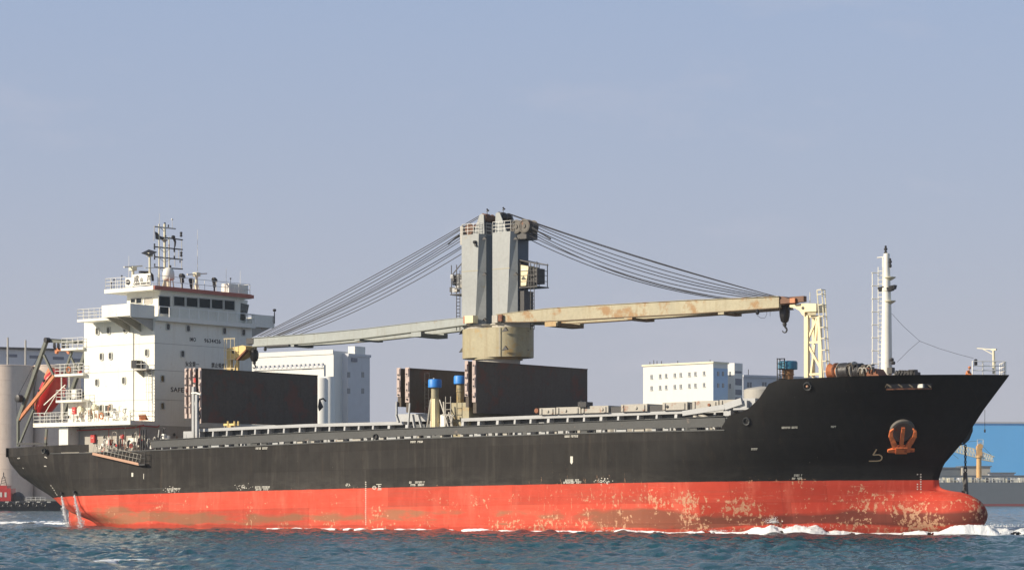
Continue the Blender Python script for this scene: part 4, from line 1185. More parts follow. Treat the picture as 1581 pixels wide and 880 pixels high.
# boat
lb = thing('lifeboat', 'red enclosed lifeboat poised nose-down in its stern launching frame', 'lifeboat', dp(70, 640, VD + 3))
A_ = Sp(91, 578, VD + 3.0); B_ = Sp(61, 640, VD + 3.0)
ax = (B_ - A_); L_ = ax.length; ax.normalize(); sv_ = Vector((0, 1, 0)); upn = ax.cross(sv_).normalized()
if upn.z < 0: upn = -upn
def boatring(s_, wd, top, bot, n_=16):
    c_ = A_ + ax * (s_ * L_); out = []
    for j in range(n_):
        t = 2 * math.pi * j / n_; x, y = math.cos(t), math.sin(t)
        out.append(c_ + sv_ * (x * abs(x) ** -.2 * wd if abs(x) > .01 else 0) + upn * ((top if y > 0 else bot) * y))
    return out
g = MB(); g.loft([boatring(*a) for a in [(-.06, .5, .5, .4), (-.02, 1.0, .8, .7), (.12, 1.35, 1.0, 1.05), (.35, 1.45, 1.0, 1.2), (.6, 1.4, .95, 1.2), (.8, 1.15, .8, 1.05), (.95, .6, .5, .7), (1.03, .12, .15, .3)]])
g.build('hull', M['lifeboat'], lb, smooth=60)
g = MB(); c_ = A_ + ax * (L_ * .12) + upn * .75; ring = []
for s_, k_ in ((0, 1), (.55, .9), (.8, .55)): ring.append([c_ + upn * s_ + ax * (x * k_ * .75) + sv_ * (y * k_ * .62) for x, y in ((-1, -1), (1, -1), (1, 1), (-1, 1))])
g.loft(ring); g.build('conning_tower', M['orange'], lb)
g = MB(); 
for s_ in (.2, .45, .7): p_ = A_ + ax * (L_ * s_) - sv_ * 1.36 + upn * .25; g.lathe(p_, [(.17, -.05), (.17, .08), (.05, .1)], 12, (0, -1, 0))
g.build('side_window', M['glass'], lb)
g = MB(); g.path([A_ + ax * (L_ * s_) - sv_ * w_ - upn * .05 for s_, w_ in ((.0, 1.15), (.15, 1.42), (.4, 1.5), (.65, 1.42), (.85, 1.1), (.97, .5))], .06, 6); g.build('rubbing_strake', M['orange'], lb)
# dark and red shelter plates in the recess beside the boat
# ================================================================== CARGO GEAR
M['tanplate'] = painted('tan_plate', (.46, .32, .15), .6, rust=.5, rustcol=(.36, .18, .06), dirt=.4)
M['rustshade'] = painted('rust_and_shade_edge', (.16, .11, .06), .7, rust=.5, rustcol=(.10, .05, .03), dirt=.5, scale=2)  # dark rust with the shade under the jib mixed into its colour
M['tiprust'] = painted('jib_head_rust', (.17, .085, .05), .7, rust=.5, rustcol=(.10, .04, .028), dirt=.5, scale=1.5)
# ---- hatch coamings with their stays
VCO = 1.95
def coaming(pa, pb, ytab, ends=True):
    """pa..pb in pixels along the outer face; ytab: pixel heights of the flange top"""
    ua, ub = S(pa, 660, VCO)[0], S(pb, 660, VCO)[0]
    tu, tw = table(ytab, VCO)
    top = lambda u: float(np.interp(u, tu, tw))
    g = MB(); w0 = deck_w(ua) - .3
    g.hexa([(ua, VCO + .75, w0), (ub, VCO + .75, w0), (ub, 18.3, w0), (ua, 18.3, w0), (ua, VCO + .75, top(ua) - .05), (ub, VCO + .75, top(ub) - .05), (ub, 18.3, top(ub) - .05), (ua, 18.3, top(ua) - .05)])
    co = g.build('hatch_coaming', M['coamdark'], SHIP)
    us = np.linspace(ua, ub, 14)
    g = MB()
    for a, b_ in zip(us[:-1], us[1:]):
        g.hexa([(a, VCO, top(a) - .30), (b_, VCO, top(b_) - .30), (b_, VCO + .9, top(b_) - .30), (a, VCO + .9, top(a) - .30), (a, VCO, top(a)), (b_, VCO, top(b_)), (b_, VCO + .9, top(b_)), (a, VCO + .9, top(a))])
    g.build('coaming_flange', M['coaming'], co)
    u = ua; k = 0
    while u < ub + .2:
        th = random.choice([.2, .2, .28, .9 if k % 4 == 1 else .2])
        g = MB(); wt = top(u) - .301; wb = deck_w(u) - .1
        g.hexa([(u, VCO + .05, wt - .0), (u + th, VCO + .05, wt - .0), (u + th, VCO + .748, wt), (u, VCO + .748, wt), (u - .06, VCO - .08, wb), (u + th - .06, VCO - .08, wb), (u + th - .06, VCO + .748, wb), (u - .06, VCO + .748, wb)][4:] + [(u, VCO + .05, wt), (u + th, VCO + .05, wt), (u + th, VCO + .748, wt), (u, VCO + .748, wt)])
        g.build('stay', M['coaming'], co)
        k += 1
        st_ = random.choice([1.75, 1.9, 1.6])
        for q in range(random.choice([1, 2])):
            x = u + th + .2 + random.uniform(0, .8); h_ = random.uniform(.35, .8)
            g = MB(); g.box(x, x + random.uniform(.3, .8), VCO + .35, VCO + .745, wb, wb + .5 + h_); g.build('coaming_fitting', M[random.choice(['coaming', 'greywall', 'coaming', 'coamdark'])], co)
        u += th + st_
    return co, top
co1, top1 = coaming(306, 623, [(306, 662), (400, 657.5), (480, 654), (623, 650.5)])
co2, top2 = coaming(712, 1140, [(712, 645.5), (800, 642), (940, 637), (1050, 633), (1140, 630)])
co3 = MB(); a = S(283, 676, VCO)[0]; b_ = S(307, 676, VCO)[0]
# ---- folded hatch covers, standing upright
def foldstack(px_face, px_left, ytop, ybot, n_, drop_left=0.0, v0=1.7, v1=18.7, widths=None):
    uf = S(px_face, ytop, v0)[0]; ul = S(px_left, ytop, v0)[0]
    wt, wb = S(px_face, ytop, v0)[1], S(px_face, ybot, v0)[1]
    th = (uf - ul) / n_; out = []
    for k in range(n_):
        a = ul + th * k; b_ = a + th * .60 if k < n_ - 1 else uf
        if k == n_ - 1: a = uf - th * .66
        wb_k = wb + (0.55 if (k < n_ - 1) else 0)
        g = MB(); g.box(a + .04, b_, v0 + .05, v1 - .05, wb_k + .1, wt - .06); 
        # shallow stiffener frames on the face seen from forward
        if k == n_ - 1:
            g.box(b_, b_ + .05, v0 + .05, v1 - .05, wt - .14, wt - .06)
            g.box(b_, b_ + .05, v0 + .05, v1 - .05, wb_k + .1, wb_k + .17)
            g.box(b_, b_ + .03, v0 + .1, v1 - .1, wb_k + .85, wb_k + .90)
        c_ = g.build('hatch_cover', M['cover'], SHIP)
        e_ = MB(); e_.box(a, b_ - .02, v0 - .04, v0 + .045, wb_k + (wt - wb) * drop_left, wt)
        w_ = wb_k + (wt - wb) * drop_left + .5
        while w_ < wt - .3:
            hh = random.uniform(.35, 1.1); e_.box(a + .06, b_ - .08, v0 - .12, v0 - .041, w_, min(w_ + hh, wt - .1)); w_ += hh + random.uniform(.12, .5)
        ed = e_.build('edge_plate', M['coveredge'], c_)
        for q in range(4):
            h_ = MB(); h_.lathe(((a + b_) / 2, v0 - .121, wb_k + .9 + (wt - wb_k - 1.2) * (q + random.uniform(.2, .8)) / 4), [(.09, -.02), (.09, .012)], 8, (0, -1, 0)); h_.build('bolt_hole', M['black'], c_)
        out.append(c_)
    return uf, ul, wt, wb
random.seed(21)
s1 = foldstack(311, 285.5, 567.5, 653.5, 4)
s2 = foldstack(632.5, 613, 567.0, 638, 2, .24)
s3 = foldstack(735, 718, 556, 639, 2, .22)
# red stowage marks on the first stack's edges, a few pipes and the lifting arm
g = MB(); 
for px, py in ((300.5, 585),):
    p = Sp(px, py, 1.54); g.box(p.x - .12, p.x + .16, 1.5, 1.54, p.z - .35, p.z + .1)
g.build('red_marks', M['red'], SHIP, kind='stuff')
g = MB()
a, b_ = Sp(296.5, 600, 1.2), Sp(296.5, 678, 1.2); g.box(a.x, a.x + .28, 1.15, 1.5, b_.z, a.z + .2); a, b_ = Sp(302, 640, 1.1), Sp(302, 678, 1.1); g.box(a.x, a.x + .3, 1.0, 1.3, b_.z, a.z + 2.0)
g.build('hinge_post', M['coaming'], SHIP)
g = MB(); g.path([Sp(296, 607, 1.2), Sp(303, 606.5, 1.2), Sp(310, 609, 1.2)], .10, 8); g.path([Sp(298, 612, 1.3), Sp(301, 622, 1.3), Sp(299, 640, 1.3)], .1, 6); g.build('hydraulic_cylinder', M['white'], SHIP, smooth=50)
g = MB(); g.path([Sp(308, 615, 1.25), Sp(305, 625, 1.2), Sp(309, 642, 1.3), Sp(306, 655, 1.3)], .07, 5); g.build('hydraulic_hose', M['black'], SHIP, smooth=50)
g = MB(); p = Sp(283, 678, VCO); q_ = Sp(303, 668, VCO); g.box(p.x, q_.x, VCO, VCO + .2, p.z, p.z + .8); g.box(p.x + .25, p.x + .45, VCO - .02, VCO + .1, p.z, p.z + .5); g.build('coaming_bracket', M['coaming'], SHIP)
# hooked arms on far right edge of stack one
g = MB(); g.path([Fp(493, 617, -40.6), Fp(499, 615, -40.6), Fp(503, 619, -40.6)], .09, 5); g.path([Fp(493.5, 618, -40.6), Fp(495, 628, -40.6), Fp(493, 634, -40.6)], [.1, .3, .05], 6); g.build('cover_hook', M['black'], SHIP)
# brackets under stack two
g = MB()
for (x0, y0, x1, y1, w_) in [(616, 652, 612, 640, .25), (612.5, 640, 612.5, 620, .18), (633, 622, 630, 662, .16), (637, 640, 641, 662, .30), (646, 640, 652, 662, .30)]:
    g.beam(Sp(x0, y0, 1.6), Sp(x1, y1, 1.6), .12, w_, (0, 1, 0))
g.build('hinge_bracket', M['coaming'], SHIP)
MB().box(S(622, 650, 2)[0], S(712, 650, 2)[0], 2.6, 18, deck_w(-10) - .2, S(640, 655, 2.6)[1]).build('cross_deck_house', M['coamdark'], SHIP)
p0_, p1_ = Sp(660, 650, 3.4), Sp(646, 641, 3.4)
MB().box(Sp(612, 650, 3.4).x, Sp(662, 650, 3.4).x, 3.4, 17.5, p0_.z, S(640, 638.5, 3.4)[1]).build('hatch_end_beam', M['coaming'], SHIP)
# ---- deck house between the holds and mast ventilators
a, b_ = S(697, 660, 2.4)[0], S(724, 660, 2.4)[0]
MB().box(a, b_, 2.4, 16.5, deck_w(a) - .3, S(710, 621.5, 2.4)[1]).build('deck_house', M['cranebase'], SHIP)
def ventilator(px, ytop, ycap, ymid, ybot, rcap, rcol, v, cap, struts=True, midmat='cranebase'):
    c_ = Sp(px, ybot, v); wt, wc, wm = S(px, ytop, v)[1], S(px, ycap, v)[1], S(px, ymid, v)[1]
    g = MB(); g.lathe((c_.x, v, c_.z), [(rcol, 0), (rcol, wm - c_.z)], 18)
    if struts:
        for q in (30, 100, 170, 240, 310):
            dx, dy = math.cos(R(q)), math.sin(R(q)); g.beam((c_.x + dx * rcol * 1.02, v + dy * rcol * 1.02, c_.z), (c_.x + dx * rcol * 1.02, v + dy * rcol * 1.02, wm - .1), .12, .1)
    o = g.build('ventilator', M['paleyellow'] if struts else M[midmat], SHIP, smooth=35)
    MB().lathe((c_.x, v, wm), [(rcol * 1.15, -.06), (rcol * 1.15, .03), (rcol * 1.06, .05), (rcol * 1.06, wc - wm + .1)], 18).build('upper_trunk', M[midmat], o, smooth=35)
    MB().lathe((c_.x, v, wc), [(rcap * .96, -.02), (rcap, .0), (rcap, wt - wc - .1), (rcap * .9, wt - wc), (rcap * .3, wt - wc + .02)], 24).build('ventilator_cap', M[cap], o, smooth=35)
    return o, c_, wt
o1, c1, t1 = ventilator(671.5, 585.5, 598, 614, 664, .62, .33, 1.6, 'blue')
g = MB(); g.tube(Sp(665, 617, 1.3), Sp(658.5, 666, 1.0), .075, n=6); g.tube(Sp(679, 617, 1.7), Sp(694, 664, 1.2), .075, n=6); g.build('tripod_strut', M['greywall'], o1)
g = MB(); g.ladder(Sp(659, 640, 2.2), Sp(659, 584, 2.2), (.45, 0, 0), .35, .025); g.rail([Sp(656, 584, 2.2), Sp(663, 584, 2.2)], .5, 1, .6, .02); g.build('ladder', M['dark'], o1)
g = MB(); g.ball(Sp(670, 584.5, 1.6), .1, 4); g.build('finial', M['greywall'], o1)
ventilator(710.5, 580, 592.5, 604, 640, .60, .34, 5.2, 'blue', False, 'cranebase')
g = MB(); g.ladder(Sp(692, 662, 1.5), Sp(692, 612, 1.5), (.6, 0, 0), .5, .04); g.build('ladder', M['greywall'], SHIP)
for (x0, y0, x1, y1) in [(687, 664, 690, 640), (695, 666, 699, 640), (700, 664, 693, 636), (683, 640, 701, 641), (685, 620, 688, 664), (665, 650, 665, 664)]:
    MB().beam(Sp(x0, y0, 1.5), Sp(x1, y1, 1.5), .12, .12).build('deck_strut', M['greywall'], SHIP)
p = Sp(683, 647, 1.5); MB().box(p.x - .25, p.x + .25, 1.5, 2, p.z - .8, p.z + .4).build('white_locker', M['white'], SHIP)
# ---- stowed covers lying on the forward hatch
random.seed(5)
tu, tw = table([(835, 630), (940, 625.5), (1050, 620.5), (1145, 616)], 1.7)
pxs = [832, 858, 897, 940, 958, 1000, 1022, 1062, 1068, 1110, 1140]
for a_, b2 in zip(pxs[:-1], pxs[1:]):
    a, b_ = S(a_, 630, 1.7)[0], S(b2, 630, 1.7)[0]
    if b_ - a < 1.5: 
        MB().box(a + .05, b_ - .05, 1.9, 2.4, top2(a), np.interp(a, tu, tw) - .15).build('cover_joint', M['dark'], SHIP); continue
    t_ = float(np.interp((a + b_) / 2, tu, tw)); 
    g = MB(); g.box(a + .06, b_ - .06, 1.7, 18.7, top2(a) + .03, t_); g.box(a + .15, a + .35, 1.62, 1.70, top2(a) + .06, t_ - .05); g.box(b_ - .5, b_ - .3, 1.62, 1.70, top2(a) + .06, t_ - .1)
    hc = g.build('flat_hatch_cover', M['flatcover'], SHIP)
    for q in range(1):
        x = random.uniform(a + .5, b_ - .6); h_ = MB(); h_.lathe((x, 1.66, (top2(a) + t_) / 2), [(.13, -.02), (.13, .05), (.08, .06)], 10, (0, -1, 0)); h_.build('cover_roller', M[random.choice(['rust', 'dark', 'greywall'])], hc)
p = Sp(831, 634, 1.9); MB().lathe((p.x, 1.6, p.z), [(.22, 0), (.22, .4)], 12, (0, 1, 0)).build('chain_wheel', M['rust'], SHIP)
p = Sp(903, 625, 1.9); g = MB(); g.box(p.x - .4, p.x + .5, 1.4, 2.4, p.z - .2, p.z + .25); g.ball(p + Vector((-.3, 0, .2)), .25, 4); g.build('covered_motor', M['black'], SHIP)
# sloping hinge arm and bracket at the fore end of the forward hatch
g = MB(); g.beam(Sp(1055, 638, .9), Sp(1120, 628, .9), .3, .42, (0, 0, 1)); g.beam(Sp(1120, 628, .9), Sp(1146, 619, .9), .3, .55); g.build('hinge_arm', M['coaming'], SHIP)
p, q_ = Sp(1117, 642, .95), Sp(1128, 626, .95); MB().box(p.x, q_.x, .95, 1.5, p.z, q_.z).build('arm_support', M['coaming'], SHIP)
g = MB(); p = Sp(1136, 628, 1.2); g.box(p.x, p.x + 1.2, 1, 1.8, p.z - .1, p.z + .5); p = Sp(1133, 631, .6); g.box(p.x, p.x + 1.5, .5, 1.2, p.z - .1, p.z + .05); p = Sp(1160, 626, 1.6); g.box(p.x - .8, p.x + .5, 1.4, 2.2, p.z - .6, p.z + .6); g.build('forward_locker', M['coaming'], SHIP)
g = MB(); g.tube(Sp(1080, 640, 1.1), Sp(1092, 645, 1.1), .16, n=10); g.tube(Sp(1070, 636, 1.1), Sp(1075, 645, 1.1), .1, .25, n=8); g.build('hydraulic_cylinder', M['greywall'], SHIP, smooth=50)

# ---- twin cranes on one pedestal
VCR = 10.2
def wz(px, py, v=8.9): return S(px, py, v)[1]
W_PED0, W_PED1 = wz(760, 552), wz(760, 501)
uL0, uL1 = -13.05, -10.55
uR0, uR1 = -9.30, -6.75
ped = MB()
def stadium(r, w, ca=-11.15, cb=-8.35, n_=12):
    out = []
    for t in np.linspace(90, 270, n_): out.append((ca + r * math.cos(R(t)), VCR + r * math.sin(R(t)), w))
    for t in np.linspace(-90, 90, n_): out.append((cb + r * math.cos(R(t)), VCR + r * math.sin(R(t)), w))
    return out
ped.loft([stadium(2.28, W_PED0), stadium(2.28, W_PED1 - .35)])
po = ped.build('crane_pedestal', M['cranebase'], SHIP, smooth=35)
MB().lathe((-9.75, VCR, deck_w(-10)), [(2.1, 0), (2.1, W_PED0 - deck_w(-10) + .01)], 28).build('pedestal_column', M['greywall'], SHIP, smooth=35)
MB().lathe((-9.75, VCR, W_PED0), [(2.1, -.2), (2.35, -.18), (2.35, -.01)], 28).build('pedestal_flange', M['cranebase'], po, smooth=35)
for cu in (-11.45, -8.0):
    MB().lathe((cu, VCR, W_PED1 - .36), [(1.95, 0), (1.95, .28), (2.08, .30), (2.08, .42), (1.85, .43)], 28).build('slewing_ring', M['greywall'], po, smooth=35)
MB().box(-7.75, -7.70, VCR - 2.31, VCR - 2.27, W_PED0 + .05, W_PED1 - .37).build('weld_seam', M['greywall'], po)
for x, y in ((780.5, 510), (780.5, 539), (714, 514), (714, 542), (812, 511), (812, 540)):
    p = Sp(x, y, VCR - 2.3 if 716 < x < 800 else VCR); 
    if x > 800: p.y = VCR
    g = MB(); g.prism([(p.x - .35, p.z - .12), (p.x + .35, p.z - .05), (p.x + .05, p.z + .3)], 'v', p.y - .14, p.y + .05); g.build('lifting_lug', M['dark'], po)
WT = wz(730, 362)
def crane_post(u0, u1, wtop, wbot, name, label):
    v0, v1 = 8.8, 11.6; rings = []
    for w, cu, cv in ((wbot, .85, .6), (wbot + 4, .60, .6), (wtop, .40, .6)):
        rings.append([(u0, v0, w), (u1 - cu, v0, w), (u1, v0 + cv, w), (u1, v1 - cv, w), (u1 - cu, v1, w), (u0, v1, w)])
    g = MB(); g.loft(rings); o = g.build(name, M['crane'], SHIP, label=label)
    MB().hexa([(u1 - .02, v0 + .64, wbot + .1), (u1 + .012, v0 + .64, wbot + .1), (u1 + .012, v1 - .64, wbot + .1), (u1 - .02, v1 - .64, wbot + .1), (u1 - .02, v0 + .64, wtop - .05), (u1 + .012, v0 + .64, wtop - .05), (u1 + .012, v1 - .64, wtop - .05), (u1 - .02, v1 - .64, wtop - .05)]).build('front_shade_sheet', M['craneshade'], o)  # thin dark sheet that carries the painted shade of the forward face
    return o
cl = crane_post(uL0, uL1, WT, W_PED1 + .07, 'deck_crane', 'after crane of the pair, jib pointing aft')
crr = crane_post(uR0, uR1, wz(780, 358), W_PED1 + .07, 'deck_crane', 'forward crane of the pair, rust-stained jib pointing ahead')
for o_, u0, u1, wt in ((cl, uL0, uL1, WT), (crr, uR0, uR1, wz(780, 358))):
    # doubling seam and rust line
    g = MB(); w_ = wz(730, 418.5); g.box(u0 - .01, u1 - .47, 8.785, 8.80, w_ - .03, w_ + .03); g.build('weld_seam', M['cranebase'], o_)
    # mast head plates
    for vv in (9.15, 10.9):
        sgn = 1
        g = MB(); uc = u1 - .35 if o_ is cl else u0 + .35
        a0, a1 = (u1 - 1.45, u1 - .02) if o_ is cl else (u0 + .02, u0 + 1.45)
        top_ = wz(750, 329)
        g.prism([(a0, wt), (a1, wt), (uc + .25, top_ - .1), (uc, top_), (uc - .25, top_ - .1)], 'v', vv, vv + .12); g.build('head_plate', M['crane'], o_)
    g = MB(); g.lathe((uc, 9.3, top_ - .35), [(.34, 0), (.42, .05), (.3, .25), (.42, .45), (.42, .8), (.3, 1.1), (.42, 1.4), (.34, 1.55)], 16, (0, 1, 0)); g.build('head_sheave', M['tiprust'] if o_ is cl else M['dark'], o_, smooth=40)
    g = MB(); g.box(uc - .16, uc + .34 if o_ is cl else uc + .5, 9.3, 10.9, wt, top_ - .75); g.build('head_frame', M['dark'], o_)
    g = MB(); g.rail([Vector((u0, 11.5, wt)), Vector((u0, 8.85, wt)), Vector((u1 - .4, 8.85, wt)), Vector((u1, 9.4, wt)), Vector((u1, 11, wt))], 1.0, 3, .7, .025); g.build('railing', M['rail'], o_)
    g = MB(); p = Vector((uc, 10, top_)); g.tube(p, p + Vector((0, 0, .45)), .03, n=5); g.beam(p + Vector((-.1, 0, .3)), p + Vector((.2, 0, .35)), .06, .08); g.ball(p + Vector((0, 0, .5)), .09, 4); g.ball(p + Vector((.14, 0, .38)), .09, 4); g.build('top_light', M['dark'], o_)
    for py in (369, 424, 494):
        p = Sp(749 if o_ is cl else 797, py, 9.0); g = MB(); g.prism([(p.x - .25, p.z - .08), (p.x + .3, p.z - .08), (p.x + .0, p.z + .2)], 'v', 8.85, 9.05); g.build('lug', M['dark'], o_)
# winches aft / forward of the heads
g = MB(); g.lathe((uL0 + .75, 9.0, WT + .55), [(.5, 0), (.55, .05), (.35, .2), (.35, .9), (.55, 1.0), (.55, 1.1), (.35, 1.2), (.35, 1.9), (.5, 2.0)], 16, (0, 1, 0)); g.build('luffing_winch', M['tiprust'], cl, smooth=40)
g = MB(); g.box(uL0 - .35, uL0 - .01, 9.0, 11.3, WT - .9, WT + .9); g.build('sheave_box', M['greywall'], cl)
wt = wz(780, 358)
for uu, nm in ((uR1 + .0, 'a'), (uR1 + .95, 'b')):
    g = MB(); g.lathe((uu, 9.1, wt + .42), [(.18, -.02), (.2, .06), (.5, .06), (.52, 0), (.66, .04), (.66, .12), (.45, .2), (.45, .5), (.66, .6), (.66, .7), (.45, .8), (.45, 1.3), (.66, 1.4), (.6, 1.5)], 20, (0, 1, 0)); g.build('sheave', M['hawse'], crr, smooth=20)
g = MB(); g.beam((uR1 - .6, 9.5, wt + .5), (uR1 + 1.3, 9.5, wt + .1), .5, .3); g.box(uR1 + .01, uR1 + 1.1, 9.3, 11.0, wt - .75, wt + .05); g.build('sheave_frame', M['dark'], crr)
# floodlight on the after post
g = MB(); p = Sp(733, 374, 8.7); g.ball(p, .2, 4); g.beam(p, p + Vector((.15, 0, -.4)), .18, .18); g.build('floodlight', M['dark'], cl)
# driver's cabs
def cab(px0, px1, y0, y1, par, side):
    v = 9.6; a, b_ = Sp(px0, y1, v), Sp(px1, y0, v); u0, u1 = a.x, b_.x; w0, w1 = a.z, b_.z
    g = MB()
    if side > 0:
        g.hexa([(u0, v, w0 + .15), (u0 + .65, v, w0 + .15), (u0 + .65, v + 1.6, w0 + .15), (u0, v + 1.6, w0 + .15), (u0, v, w1 - .3), (u0 + .95, v, w1 - .5), (u0 + .95, v + 1.6, w1 - .5), (u0, v + 1.6, w1 - .3)])
    else:
        g.box(u0 + .3, u1, v + .2, v + 1.5, w0 + .6, w1 - .8)
    c_ = g.build('driver_cab', M['paleyellow'] if side > 0 else M['coaming'], par)
    g = MB()
    for x in (u0, (u0 + u1) / 2, u1): g.tube((x, v, w0), (x, v, w1 - .1 * side), .045, n=5); g.tube((x, v + 1.6, w0), (x, v + 1.6, w1 - .2), .045, n=5)
    for z in (w0, w0 + .55, w0 + 1.1, w1 - .9):
        g.beam((u0, v, z), (u1, v, z), .06, .05)
        g.beam((u1, v, z), (u1, v + 1.6, z), .06, .05)
    if side > 0: g.beam((u0 - .5, v, w1 + .25), (u1 + .1, v, w1 - .35), .07, .1); g.beam((u0 - .5, v + 1.6, w1 + .25), (u1 + .1, v + 1.6, w1 - .35), .07, .1)
    else: g.beam((u0, v, w1 - .9), (u1 + .1, v, w1 + .3), .07, .08); g.beam((u0, v, w1 - 1.2), (u1 + .1, v, w1 - 1.1), .06, .06)
    g.build('cab_frame', M['dark'], c_)
    g = MB(); g.box(u0 - .1, u1 + .1, v - .1, v + 1.7, w0 - .06, w0 + .04); g.build('cab_floor', M['dark'], c_)
    g = MB()
    if side > 0:
        g.box(u0 + 1.0, u1 - .15, v + .3, v + 1.4, w0 + .3, w1 - .7); g.build('winch_motor', M['dark'], c_)
        g = MB(); g.box(u0 + .08, u0 + .72, v - .02, v, w0 + 1.6, w1 - .75); g.build('cab_window', M['white'], c_)
        g = MB(); g.hexa([(u0 - .5, v, w1 + .2), (u1, v, w1 - .38), (u1, v + 1.6, w1 - .38), (u0 - .5, v + 1.6, w1 + .2), (u0 - .5, v, w1 + .26), (u1, v, w1 - .32), (u1, v + 1.6, w1 - .32), (u0 - .5, v + 1.6, w1 + .26)]); g.build('cab_roof', M['greywall'], c_)
    else:
        g.box(u0 + .1, u0 + .4, v, v + .8, w0 + .9, w1 - 1.0); g.build('cab_window', M['glass'], c_)
        for k in range(8):
            q = MB(); zz = random.uniform(w0, w1 - .7); xx = random.uniform(u0, u1); q.box(xx - .15, xx + .15, v - .1, v + .3, zz, zz + random.uniform(.2, .5)); q.build('cab_fitting', M[random.choice(['dark', 'coaming', 'greywall'])], c_)
    return c_
cab(803.5, 829, 402, 444, crr, 1)
cab(697, 713, 410, 455, cl, -1)
g = MB(); g.ladder(Sp(707.5, 510, 9.6), Sp(707.5, 418, 9.6), (.42, 0, 0), .33, .04); g.build('ladder', M['dark'], cl)
g = MB(); g.ladder(Sp(822, 509, 9.6), Sp(822, 406, 9.6), (.42, 0, 0), .33, .04); g.build('ladder', M['dark'], crr)
g = MB(); g.box(uR1 + .01, uR1 + .6, 9.6, 11, wz(805, 482), wz(805, 448)); g.build('cable_reel', M['black'], crr)
# jibs: two girders each, joined by deep cross boxes
def jib(root_px, tip_px, tops, bots, v_in0, v_out0, v_in1, v_out1, par, mat, boxes, tipmat):
    tu0, tw0 = table(tops, VCR - v_out0 if False else 8.5)
    bu0, bw0 = table(bots, 8.5)
    us = np.linspace(S(root_px, 490, 8.2)[0], S(tip_px, 490, 9.3)[0], 22)
    k_ = lambda u: abs(u - us[0]) / abs(us[-1] - us[0])
    first = None
    for sg in (-1, 1):
        g = MB(); rings = []
        for u in us:
            t = k_(u); vc = VCR + sg * (v_out0 * (1 - t) + v_out1 * t); hw = .27 * (1 - t) + .2 * t
            T, B = float(np.interp(u, tu0, tw0)), float(np.interp(u, bu0, bw0))
            rings.append([(u, vc - hw, B), (u, vc + hw, B), (u, vc + hw, T), (u, vc - hw, T)])
        g.loft(rings); j_ = g.build('jib', M[mat], par)
        if first is None: first = j_
        fl_ = MB()
        for a, b_ in zip(us[:-1], us[1:]):
            t = k_(a); vc = VCR + sg * (v_out0 * (1 - t) + v_out1 * t); t2 = k_(b_); vc2 = VCR + sg * (v_out0 * (1 - t2) + v_out1 * t2)
            fl_.beam((a, vc, float(np.interp(a, bu0, bw0)) - .03), (b_, vc2, float(np.interp(b_, bu0, bw0)) - .03), .64, .07)
        fl_.build('jib_lower_flange', M['davit'] if mat == 'jibgrey' else M['rustshade'], par); fl_ = MB()  # lower edge darkened: painted shadow under the girder, together with rust
        for a, b_ in zip(us[:-1], us[1:]):
            t = k_(a); vc = VCR + sg * (v_out0 * (1 - t) + v_out1 * t); t2 = k_(b_); vc2 = VCR + sg * (v_out0 * (1 - t2) + v_out1 * t2)
            fl_.beam((a, vc, float(np.interp(a, tu0, tw0)) + .02), (b_, vc2, float(np.interp(b_, tu0, tw0)) + .02), .64, .04)
        fl_.build('jib_flange', M[mat], j_ if False else par)
    for px0, px1, yb in boxes:
        ua, ub = S(px0, yb, 8.3)[0], S(px1, yb, 8.3)[0]
        t = k_((ua + ub) / 2); vo = v_out0 * (1 - t) + v_out1 * t
        wb_ = S(px0, yb, VCR - vo)[1]; wt_ = float(np.interp((ua + ub) / 2, bu0, bw0))
        g = MB(); g.box(ua, ub, VCR - vo - .30, VCR - vo + .3, wb_, wt_ - .06); g.box(ua, ub, VCR + vo - .30, VCR + vo + .3, wb_, wt_ - .06)
        g.build('cross_member', M[mat], par)
        g = MB(); g.box(ua + .02, ub + .012, VCR - vo - .2, VCR + vo + .2, wb_ - .012, wb_ + .62 * (wt_ - wb_)); g.build('cross_plate', M['davit'] if mat == 'jibgrey' else M['rustshade'], par)  # dark box: shade of front and underside painted in, with rust stain
    return us
random.seed(9)
usR = jib(768, 1205, [(765, 487), (850, 476.5), (950, 470), (1060, 463.5), (1185, 458)], [(765, 496.5), (800, 497.5), (860, 495.5), (950, 490), (1060, 484), (1190, 474.5)], 0, 1.95, 0, .95, crr, 'jibrust', [(844.5, 862, 504.5), (962, 974.5, 494.5), (1104, 1113, 486.5)], 'rust')
MB().box(S(845, 500, 8.3)[0] - .01, S(862, 500, 8.3)[0] + .01, 7.93, 7.949, S(850, 504, 7.95)[1], S(850, 496.6, 7.95)[1]).build('rusty_plate', M['tanplate'], crr)
usL = jib(729, 393, [(729, 490), (640, 499), (560, 508), (480, 515), (393, 521)], [(729, 501), (640, 512.5), (560, 522), (480, 529), (393, 534)], 0, 1.95, 0, .95, cl, 'jibgrey', [(636, 651, 520.5), (546, 553.5, 526.5), (441.5, 449, 536)], 'jibgrey')
g = MB(); a = Sp(768, 493, 8.2); g.box(a.x - .3, a.x + .35, 7.75, 8.5, a.z - .35, a.z + .35); g.build('jib_hinge', M['greywall'], crr); 
g = MB(); a = Sp(776, 491, 8.1); g.box(a.x - .2, a.x + .2, 7.7, 7.92, a.z - .3, a.z + .3); g.build('hinge_pin', M['rust'], crr)
g = MB(); a = Sp(727, 494, 8.0); g.box(a.x - .6, a.x + .45, 7.75, 8.5, a.z - .3, a.z + .4); g.build('jib_hinge', M['paleyellow'], cl)
g = MB(); a = Sp(718, 495, 7.9); g.box(a.x - .03, a.x + .03, 7.7, 7.8, a.z - .3, a.z + .4); g.build('hinge_pin', M['anchor'], cl)
